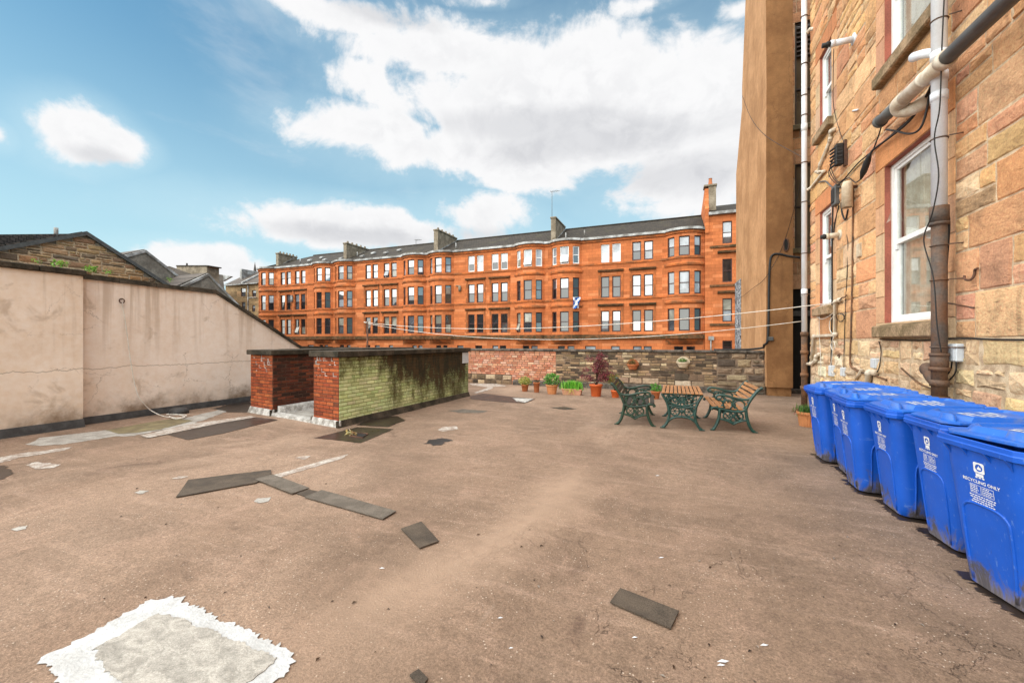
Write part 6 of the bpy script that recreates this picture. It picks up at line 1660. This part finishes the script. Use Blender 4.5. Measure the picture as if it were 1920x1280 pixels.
    # planter by the bins
    p = on_z(1512, 800); p += Vector((.04, .10, 0)); k = (p.x*-SN+p.y*CS)/F; r = .185; h = .29; p.z = fh(p.x, p.y)-.003
    t = thing('flower_pot', 'ribbed orange planter of grass tucked behind the farthest blue bin', 'flower pot', tuple(p)); mb = MB(); n = 40
    mb.lathe([(r*.72, 0), (r*.90, h-.05), (r, h-.045), (r, h), (r*.9, h), (r*.88, h-.05)], n, tuple(p))
    for i, v in enumerate(mb.v):
        if i//n in (0, 1) and (i % 2): v.x = p.x+(v.x-p.x)*.93; v.y = p.y+(v.y-p.y)*.93
    mb.build('pot', MT['clay_light'], t); mb = MB(); mb.lathe([(.001, h-.03), (r*.89, h-.04)], n, tuple(p), cap0=False); mb.build('soil', MT['soil'], t)
    mb = MB(); blades(mb, (p.x, p.y, p.z+h-.04), 260, .19, (.075, .075), [(.07, .16, .03), (.10, .2, .04), (.05, .11, .025)], rr, .006)
    leaves(mb, blob((p.x-.2, p.y, p.z+h+.0), .09, 34, rr), .05, [(.22, .06, .04), (.14, .15, .05), (.1, .07, .03)], rr, .2, .4); mb.build('foliage', MT['leaf'], t)
    # two half pots on the wall
    for (px, py, w, mat, lab, cols) in ((1186.5, 684, 22, 'clay', 'half round clay pot hung on the wall above the left bench, holding a bronze plant', [(.16, .11, .03), (.22, .16, .05), (.09, .09, .03)]), (1281, 680, 24, 'cream_pot', 'cream half round pot hung on the wall above the table, holding a green plant', [(.12, .26, .05), (.16, .30, .07), (.07, .15, .03)])):
        c = on_y(px, py, 14.84); k = (c.x*-SN+c.y*CS)/F; r = w/2*k
        t = thing('wall_pot', lab, 'wall pot', tuple(c), 0, 'half pots hung on the parapet')
        mb = MB(); mb.lathe([(r*.62, -.155), (r*.9, -.02), (r*1.02, -.015), (r*1.02, .03), (r*.9, .03), (r*.86, -.02)], 18, tuple(c), PI, 2*PI, cap0=True)
        mb.prism([c+Vector((r*math.cos(a), .0, max(0, r*1.0*math.sin(a)) )) for a in [PI*k_/12 for k_ in range(13)]], (0, .018, 0)); mb.build('pot', MT[mat], t)
        mb = MB(); mb.poly([c+Vector((r*.9*math.cos(a), r*.9*math.sin(a), -.01)) for a in [PI+PI*k_/10 for k_ in range(11)]]); mb.build('soil', MT['soil'], t)
        mb = MB(); leaves(mb, blob((c.x-.03, c.y-.09, c.z+.06), .12, 170, rr, (1.2, .7, .8)), .05, cols, rr, .5, .5)
        if mat == 'clay': leaves(mb, blob((c.x, c.y-.08, c.z+.23), .07, 26, rr, (1.4, .8, .8)), .05, cols, rr, .5, .4)
        mb.build('foliage', MT['leaf'], t)
    # weeds on the left wall
    def weed(px, py, X, s, n, lab):
        c = on_x(px, py, X); t = thing('weed_tuft', lab, 'weed', (c.x, c.y, c.z), 0, 'weeds growing on the left wall top'); mb = MB()
        leaves(mb, blob((c.x, c.y, c.z+s*.25), s, n, rr, (.6, 1, .5)), s*.45, [(.18, .34, .04), (.24, .42, .06), (.10, .2, .03)], rr, .6, .55); mb.build('foliage', MT['leaf'], t)
    weed(70, 492, -11.1, .07, 26, 'tiny weed sprig on the cream wall top, nearest the camera')
    weed(112, 498, -11.12, .13, 70, 'long tuft of bright weeds on the cream wall coping')
    weed(170, 508, -11.3, .13, 70, 'bright leafy weed just past the step in the wall top')
    weed(203, 512, -11.3, .09, 30, 'small weed behind the pink wall coping')
    weed(317, 526, -11.3, .08, 34, 'yellow green weed on the pink wall coping near the low gable')
    c = on_z(585, 786, .06); t = thing('weed_tuft', 'dry weed sprig at the foot of the red brick pier by the kerb', 'weed', tuple(c)); mb = MB(); blades(mb, tuple(c), 16, .11, (.02, .02), [(.10, .06, .03), (.15, .12, .04)], rr, .004); mb.build('foliage', MT['leaf'], t)
pots()

# ------------------------------------------------------------------ lines, post, rope and dome
def lines():
    a = on_y(689, 606, 13.2); t = thing('clothes_post', 'thin rusty clothes post behind the dark brick wall', 'post', (a.x, a.y, 0))
    mb = MB(); mb.tube([(a.x, a.y, -.2), (a.x, a.y, a.z+.06)], .035, 10); mb.build('post', MT['rust'], t)
    mb = MB()
    for k in range(5): q = k*1.25; mb.tube([(a.x, a.y, a.z), (a.x+.14*math.cos(q), a.y+.14*math.sin(q), a.z+.05)], .016, 6)
    mb.build('hooks', MT['wire_white'], t)
    def line(p, q, sag, lab):
        mb = MB(); n = 40; mb.tube([p+(q-p)*k/n-Vector((0, 0, sag*4*(k/n)*(1-k/n))) for k in range(n+1)], .0095, 6); tag(mb.build('clothes_line', MT['wire_white']), lab, 'clothes line')
    line(a+Vector((0, 0, .02)), W(1566, 567, .08), .38, 'upper white clothes line from the thin post to the far window')
    line(a+Vector((0, 0, -.01)), Vector((2.99, 12.36, on_y(1513, 602, 12.36).z)), .55, 'lower sagging white clothes line from the thin post to the downpipe')
    X = -11.0
    h = on_x(228, 564, X); t = thing('wall_hook', 'rusty iron ring fixed high on the pink wall', 'hook', tuple(h))
    mb = MB(); mb.tube([h+Vector((.01, .045*math.cos(a_), .045*math.sin(a_))) for a_ in [2*PI*k/14 for k in range(14)]], .012, 6, closed=True); mb.tube([h+Vector((-.06, 0, .04)), h+Vector((.02, 0, .04))], .014, 6); mb.build('ring', MT['rust'], t)
    pts = [h+Vector((.03, 0, -.03)), on_x(230, 575, X+.02), on_x(236, 610, X+.02), on_x(247, 690, X+.03), on_x(257, 736, X+.05)]
    pts += [on_x(268, 754, -10.93), on_x(283, 769, -10.92)]
    fl = [on_z(*q, .02) for q in ((303, 779), (318, 782), (338, 783), (350, 779), (338, 777), (318, 780), (330, 785), (347, 781), (328, 776), (312, 777), (322, 771))]
    mb = MB(); mb.tube(spline(pts+[Vector((max(p.x, -10.9), p.y, .022)) for p in fl], 6), .009, 6)
    tag(mb.build('rope', MT['wire_white']), 'white rope hanging down the pink wall and coiled at its foot', 'rope')
    c = on_z(309, 772); c.x = max(c.x, -10.72); t = thing('roof_vent', 'grey bitumen coated dome at the foot of the pink wall', 'vent', (c.x, c.y, 0))
    mb = MB(); mb.smooth = True; mb.lathe([(.20, -.01), (.19, .06), (.155, .11), (.08, .135), (.001, .14)], 20, (c.x, c.y, 0)); mb.build('dome', MT['flashing'], t)
lines()

# ------------------------------------------------------------------ patches, paint and damp on the roof felt
def sheet(name, px, lab, cat, mat, off=.006, thick=0.0, ragged=0.0, seed=1, group=None, sub=3):
    """thin sheet following the falls of the roof, outlined in plan"""
    rr = random.Random(seed); P = [on_z(a, b) for a, b in px]; n0 = len(P); out = []
    for i in range(n0):
        a, b = P[i], P[(i+1) % n0]; L_ = (b-a).length; n = max(1, int(L_/(.016 if ragged else .12))); nr = Vector((b.y-a.y, a.x-b.x, 0)).normalized() if L_ > 1e-6 else Vector((0, 0, 0))
        for k in range(n):
            f = k/n; q_ = a+(b-a)*f; w = ragged*(mnoise.noise(Vector((q_.x*7, q_.y*7, seed*3.7)))*1.5+mnoise.noise(Vector((q_.x*28, q_.y*28, seed*1.7)))*.9+rr.uniform(-.35, .55)) if ragged else 0
            out.append(a+(b-a)*f+nr*w)
    import mathutils.geometry as mg
    tri = mg.tessellate_polygon([out])
    me = bpy.data.meshes.new(name)
    import bmesh
    bm = bmesh.new(); vs = [bm.verts.new((p.x, p.y, 0)) for p in out]
    for t_ in tri:
        try: bm.faces.new([vs[i] for i in t_])
        except ValueError: pass
    for _ in range(sub):
        es = [e for e in bm.edges if e.calc_length() > .16]
        if not es: break
        bmesh.ops.subdivide_edges(bm, edges=es, cuts=1); bmesh.ops.triangulate(bm, faces=[f for f in bm.faces if len(f.verts) > 3])
    bmesh.ops.recalc_face_normals(bm, faces=bm.faces)
    if bm.faces and sum(f.normal.z for f in bm.faces) < 0: bmesh.ops.reverse_faces(bm, faces=bm.faces)
    if thick:
        r = bmesh.ops.extrude_face_region(bm, geom=list(bm.faces)); up = [v for v in r['geom'] if isinstance(v, bmesh.types.BMVert)]
        for v in up: v.co.z += thick
    for v in bm.verts: v.co.z += fh(v.co.x, v.co.y)+off
    bm.to_mesh(me); bm.free(); me.materials.append(mat)
    o = bpy.data.objects.new(name, me); C.objects.link(o)
    if cat: tag(o, lab, cat, group)
    return o
def patches():
    g = 'felt strips stuck on the roof'
    sheet('felt_strip', [(330, 934), (353, 901), (508, 883), (509, 891), (480, 908)], 'dark pointed felt strip at the left end of the strip line', 'felt strip', MT['felt_patch'], .008, .009, group=g)
    sheet('felt_strip', [(478, 902), (511, 893), (580, 918), (548, 929)], 'short grey felt strip overlapping the pointed dark one', 'felt strip', MT['felt_patch_grey'], .017, .008, group=g)
    sheet('felt_strip', [(556, 927), (571, 917), (606, 925), (583, 936)], 'small dark felt piece between two grey strips', 'felt strip', MT['felt_patch'], .004, .008, group=g)
    sheet('felt_strip', [(571, 935), (603, 921), (743, 961), (718, 976)], 'long grey felt strip in the middle of the roof', 'felt strip', MT['felt_patch_grey'], .010, .009, group=g)
    sheet('felt_strip', [(752, 993), (790, 980), (823, 1016), (787, 1029)], 'square grey felt piece alone in the middle of the roof', 'felt strip', MT['felt_patch'], .007, .009, group=g)
    sheet('felt_strip', [(1144, 1132), (1163, 1106), (1273, 1150), (1258, 1182)], 'oblong dark felt piece alone in the cracked right foreground', 'felt strip', MT['felt_patch'], .009, .010, group=g)
    sheet('felt_strip', [(768, 1278), (785, 1267), (803, 1284), (790, 1300)], 'corner of a felt piece cut by the bottom edge of the picture', 'felt strip', MT['felt_patch'], .007, .009, group=g)
    # the painted hatch patch in the foreground
    outer = [(285, 1123), (322, 1122), (390, 1150), (470, 1190), (505, 1212), (532, 1208), (556, 1238), (545, 1262), (480, 1310), (420, 1370), (330, 1400), (180, 1345), (120, 1290), (78, 1235), (118, 1218), (200, 1172)]
    sheet('painted_patch', outer, 'ragged white painted border round a grey sheet in the left foreground', 'paint patch', MT['white_paint'], .005, .003, .028, 5)
    sheet('roof_sheet', [(168, 1221), (297, 1153), (318, 1155), (522, 1238), (470, 1278), (405, 1345), (255, 1325)], 'grey fleecy sheet inside the white painted border', 'roof sheet', MT['fleece'], .009, .004, .016, 6)
    def paint(px, lab, mat, cat='paint mark', nm='painted_patch', rag=.012, seed=1, off=.0045): sheet(nm, px, lab, cat, MT[mat], off, 0, rag, seed)
    paint([(512, 892), (560, 877), (610, 862), (655, 851), (640, 860), (575, 880), (525, 896)], 'long thin white paint streak leading from the strip line', 'worn_paint', seed=2, rag=.01)
    paint([(48, 872), (70, 866), (114, 871), (100, 878), (72, 881)], 'white paint dab at the left edge of the roof', 'worn_paint', seed=3, rag=.02)
    paint([(-40, 866), (40, 850), (135, 838), (120, 845), (40, 858), (-30, 875)], 'pale paint band near the foot of the cream wall', 'worn_paint', seed=4, rag=.02)
    paint([(-60, 884), (10, 872), (22, 884), (8, 898), (-50, 915)], 'dark damp stain at the left edge of the picture', 'wet', 'stain', 'damp_stain', .03, 5)
    paint([(50, 834), (75, 821), (195, 806), (345, 783), (425, 765), (432, 768), (360, 795), (250, 817), (212, 818), (120, 833), (70, 836)], 'broad grey paint band along the foot of the pink wall', 'wet_grey', seed=6, rag=.02)
    paint([(198, 806), (330, 783), (362, 788), (300, 806), (252, 812), (222, 813)], 'olive damp patch by the rope coil', 'lichen', 'stain', 'damp_stain', .012, 7, .009)
    paint([(300, 811), (380, 800), (470, 780), (522, 788), (420, 812), (352, 824)], 'dark brown patch of new felt before the dark brick wall', 'wet', 'felt patch', 'roof_patch', .006, 8, .0075)
    paint([(262, 817), (360, 795), (470, 779), (480, 782), (420, 793), (330, 811), (275, 821)], 'white sealant seam along the dark felt patch', 'worn_paint', 'paint mark', 'sealant_seam', .01, 9, .0125)
    paint([(400, 766), (455, 750), (485, 757), (470, 772), (430, 772)], 'wet dark patch beside the dark brick wall', 'wet', 'stain', 'damp_stain', .03, 10, .006)
    paint([(588, 821), (670, 801), (738, 805), (676, 831)], 'dark brown felt square round the roof gully', 'wet', 'felt patch', 'roof_patch', .006, 11, .006)
    paint([(668, 797), (714, 779), (745, 780), (760, 788), (728, 801)], 'dark wet pool along the foot of the green wall', 'wet', 'puddle', 'puddle', .012, 12, .0085)
    paint([(794, 832), (806, 824), (836, 821), (850, 826), (828, 834), (810, 836)], 'ragged dark stain in the middle of the roof', 'wet', 'stain', 'damp_stain', .05, 13)
    paint([(821, 806), (830, 801), (856, 799), (859, 804), (830, 809)], 'pale grey oval paint mark near the green wall', 'worn_paint', seed=14)
    paint([(1034, 765), (1060, 763), (1081, 767), (1058, 769)], 'thin dark puddle before the plant row', 'wet', 'puddle', 'puddle', .02, 15)
    paint([(842, 770), (870, 767), (914, 771), (905, 774), (860, 774)], 'grey felt mark beyond the green wall corner', 'felt_patch_grey', 'felt patch', 'roof_patch', .02, 16)
    paint([(880, 743), (905, 738), (1004, 748), (985, 756), (940, 754), (884, 748)], 'dark open channel in the roof near the parapet', 'wet', 'drain', 'roof_channel', .012, 17, .006)
    paint([(960, 746), (1000, 748), (984, 755), (968, 752)], 'crumpled white sheet in the roof channel', 'white_flash', 'sheet', 'foil_sheet', .02, 18, .012)
    paint([(880, 719), (930, 719), (952, 724), (925, 725), (922, 729), (893, 738), (888, 736), (916, 726), (885, 722)], 'forked white sealant seam at the foot of the parapet', 'worn_paint', 'paint mark', 'sealant_seam', .02, 19)
    for i, (q, lab) in enumerate((([(477, 941), (483, 935), (507, 933), (503, 941), (484, 945)], 'grey smear just below the short strip'), ([(252, 924), (262, 919), (279, 920), (266, 926)], 'grey smear left of the pointed dark strip'), ([(24, 993), (36, 987), (55, 985), (48, 992), (30, 996)], 'grey smear low on the left side of the roof'),
            ([(554, 860), (562, 857), (584, 855), (572, 862)], 'pale smear above the long paint streak'), ([(322, 897), (335, 893), (352, 893), (338, 897)], 'white smear touching the tip of the pointed strip'), ([(352, 745), (356, 742), (360, 744)], ''))):
        if lab: paint(q, lab, 'wet_grey' if i < 3 else 'worn_paint', 'paint mark', 'paint_smear', .012, 30+i)
    # gully
    c = on_z(672, 818); t = thing('roof_gully', 'square rusty roof gully in the dark felt patch before the green wall', 'gully', (c.x, c.y, fh(c.x, c.y)))
    z = fh(c.x, c.y)+.012
    P = [on_z(657, 819), on_z(668, 813), on_z(690, 815), on_z(680, 822)]
    mb = MB(); mb.tube([p+Vector((0, 0, z)) for p in P], .012, 6, closed=True); mb.build('rim', MT['rust'], t)
    mb = MB(); mb.poly([p+Vector((0, 0, z-.001)) for p in P]); mb.build('grate', MT['dark_room'], t)
    rr = random.Random(41); mb = MB(); leaves(mb, blob(on_z(655, 818)+Vector((0, 0, .04)), .09, 40, rr, (1.2, .8, .5)), .06, [(.42, .32, .10), (.3, .18, .06), (.5, .45, .25)], rr, .6, .5); mb.build('leaves', MT['leaf'], t)
    # litter: leaves, chips and scraps
    mb = MB()
    rr = random.Random(43)
    for _ in range(110):
        a, b = rr.uniform(150, 1900), rr.uniform(850, 1290); p = on_z(a, b)
        if p.x > 1.75: continue
        s = rr.uniform(.006, .018); q = rr.uniform(0, PI); u = Vector((math.cos(q), math.sin(q), 0)); v = Vector((-u.y, u.x, 0)); z = fh(p.x, p.y)+.004
        mb.col = rr.choice([(.05, .03, .02), (.07, .04, .022), (.12, .07, .04), (.30, .26, .22), (.03, .02, .016)]); o = p+Vector((0, 0, z))
        mb.poly([o-u*s, o-v*s*.4+Vector((0, 0, s*.3)), o+u*s*1.1, o+v*s*.5+Vector((0, 0, s*.5))])
    for a, b, s in ((1240, 1046, .02), (1433, 1212, .022), (1356, 1243, .03), (938, 1163, .016), (958, 1216, .012), (1190, 1195, .015), (716, 1066, .02), (1233, 892, .025), (1352, 1250, .02)):
        p = on_z(a, b); z = fh(p.x, p.y)+.004; mb.col = (.70, .74, .78); o = p+Vector((0, 0, z)); mb.poly([o+Vector((-s, -s*.3, 0)), o+Vector((s*.3, -s*.2, .004)), o+Vector((s, s*.5, .003)), o+Vector((-s*.2, s*.3, .006))])
    tag(mb.build('leaf_scraps', MT['leaf']), kind='stuff')
patches()
# ------------------------------------------------------------------ daylight, sky and clouds
SUN_EL, SUN_AZ = math.radians(54), math.radians(212)       # compass from +Y, clockwise: sun stands to the left and a little behind
def world():
    w = bpy.data.worlds.new('World'); sc.world = w; w.use_nodes = True; nt = w.node_tree
    g = G.__new__(G); g.nt = nt
    bg = nt.nodes['Background']
    sky = g.n('ShaderNodeTexSky', sky_type='NISHITA', sun_disc=False, sun_elevation=SUN_EL, sun_rotation=SUN_AZ, air_density=1.0, dust_density=1.0, ozone_density=1.6)
    v = g.n('ShaderNodeTexCoord').outputs['Generated']
    x, y, z = g.xyz(v)
    az = g.m('ARCTAN2', x, y); el = g.m('ARCSINE', g.m('MAXIMUM', g.m('MINIMUM', z, 1.0), -1.0))
    # cloud masses: (azimuth, elevation, half width, half height) of each puff as seen from the roof
    def puff(px, py, rx, ry, k=1.0):
        d = ray(px, py); A = math.atan2(d.x, d.y); E = math.atan2(d.z, math.hypot(d.x, d.y))
        d2 = ray(px+rx, py); d3 = ray(px, py-ry)
        ra = abs(math.atan2(d2.x, d2.y)-A); re = abs(math.atan2(d3.z, math.hypot(d3.x, d3.y))-E)
        u = g.m('DIVIDE', g.m('SUBTRACT', az, A), ra); q = g.m('DIVIDE', g.m('SUBTRACT', el, E), re)
        r = g.m('SQRT', g.m('ADD', g.m('MULTIPLY', u, u), g.m('MULTIPLY', q, q)))
        return g.m('MULTIPLY', g.m('SUBTRACT', 1.0, r), k)
    def field(lst):
        f = None
        for p in lst:
            q = puff(*p); f = q if f is None else g.m('MAXIMUM', f, q)
        return f
    sc_v = g.scale(v, (1, 1, 1.25))
    nA = g.noise(sc_v, 4.2, 9, .62, .35); nB = g.noise(sc_v, 15, 7, .62, .4)
    wob = g.m('ADD', g.m('MULTIPLY', g.m('SUBTRACT', nA, .5), 2.5), g.m('MULTIPLY', g.m('SUBTRACT', nB, .5), .75))
    main = [(1010, 175, 430, 150, 1.15), (1210, 225, 300, 180, 1.2), (880, 110, 300, 85), (720, 250, 170, 62), (690, 150, 80, 60, .7), (840, 285, 230, 70), (1050, 300, 330, 75, 1.1), (1290, 330, 250, 95), (1350, 190, 150, 170, 1.1), (640, 30, 170, 48, .8), (900, 2, 80, 20, .45), (1210, 10, 80, 26, .5),
            (890, 405, 130, 60, 1.1), (640, 428, 240, 48), (780, 432, 240, 50), (150, 255, 105, 66), (215, 272, 70, 42), (-10, 250, 50, 28, .8), (410, 495, 140, 42), (1385, 18, 60, 28, .5),
            (-500, 300, 260, 60), (1900, -200, 600, 160), (2300, 250, 400, 120)]
    gray = [(1130, 265, 260, 45), (1000, 235, 200, 36), (1250, 330, 180, 45), (690, 445, 190, 20), (880, 440, 120, 24), (190, 295, 70, 20), (720, 30, 110, 20)]
    f = field(main)
    thin = g.rng(g.m('ADD', f, wob), -.02, .40)
    # elsewhere on the dome: scattered fair-weather cloud
    back = g.m('MULTIPLY', g.rng(g.noise(sc_v, 2.4, 7, .6, .2), .56, .70, 0, .75), g.rng(y, .12, -.1))
    veil = g.m('MULTIPLY', g.rng(g.noise(g.scale(v, (1, 1, 2.4)), 3.1, 6, .62, .4), .56, .80, 0, .22), g.rng(z, .0, .15))
    halo = g.rng(g.m('ADD', f, g.m('MULTIPLY', wob, .35)), -.75, .3, 0, .32)
    cover = g.m('MAXIMUM', g.m('MAXIMUM', thin, back), veil)
    s_halo = halo
    gf = g.rng(g.m('ADD', field(gray), g.m('MULTIPLY', g.m('SUBTRACT', nA, .5), 2.4)), -.35, .75)
    core = g.rng(g.m('ADD', f, g.m('MULTIPLY', wob, .8)), .2, .95)
    shade = g.m('ADD', g.m('MULTIPLY', gf, .72), g.m('MULTIPLY', g.m('MULTIPLY', core, g.rng(nB, .62, .38)), .30))
    ccol = g.mix(g.m('MINIMUM', shade, 1.0), CLOUD_W, CLOUD_G)
    s = g.mix(1.0, sky.outputs[0], SKY_TINT, 'MULTIPLY')
    hz = g.rng(z, .62, .02, 0, .78)
    s = g.mix(hz, s, SKY_LOW)
    s = g.mix(s_halo, s, (5.0, 6.5, 7.0))
    col = g.mix(cover, s, ccol)
    nt.links.new(col, bg.inputs['Color']); bg.inputs['Strength'].default_value = SKY_STR
EXPO = 1.0
SKY_STR = .07
CLOUD_W, CLOUD_G = (6.9, 6.9, 6.95), (4.9, 4.95, 5.15)
SKY_TINT = (.72, 1.20, 1.16)
SKY_LOW = (4.5, 6.2, 6.6)
world()
sl = bpy.data.lights.new('sun', 'SUN'); sl.energy = 4.3; sl.angle = math.radians(125); sl.color = (1.0, .93, .84)
so = bpy.data.objects.new('sun', sl); C.objects.link(so)
sd = Vector((math.sin(SUN_AZ)*math.cos(SUN_EL), math.cos(SUN_AZ)*math.cos(SUN_EL), math.sin(SUN_EL)))
so.rotation_euler = sd.to_track_quat('Z', 'Y').to_euler(); so.location = sd*60

cam = bpy.data.cameras.new('camera'); co = bpy.data.objects.new('camera', cam); C.objects.link(co)
cam.sensor_width = 36; cam.lens = F/1920*36; cam.clip_start = .05; cam.clip_end = 6000
co.location = (0, 0, EYE); co.rotation_euler = (PI/2, 0, YAW)
sc.camera = co
sc.render.resolution_x, sc.render.resolution_y = 1024, 682
sc.view_settings.view_transform = 'Standard'; sc.view_settings.look = 'None'; sc.view_settings.exposure = EXPO; sc.view_settings.gamma = 1
try:
    sc.cycles.max_bounces = 8; sc.cycles.transparent_max_bounces = 8; sc.cycles.sample_clamp_indirect = 8
except Exception: pass
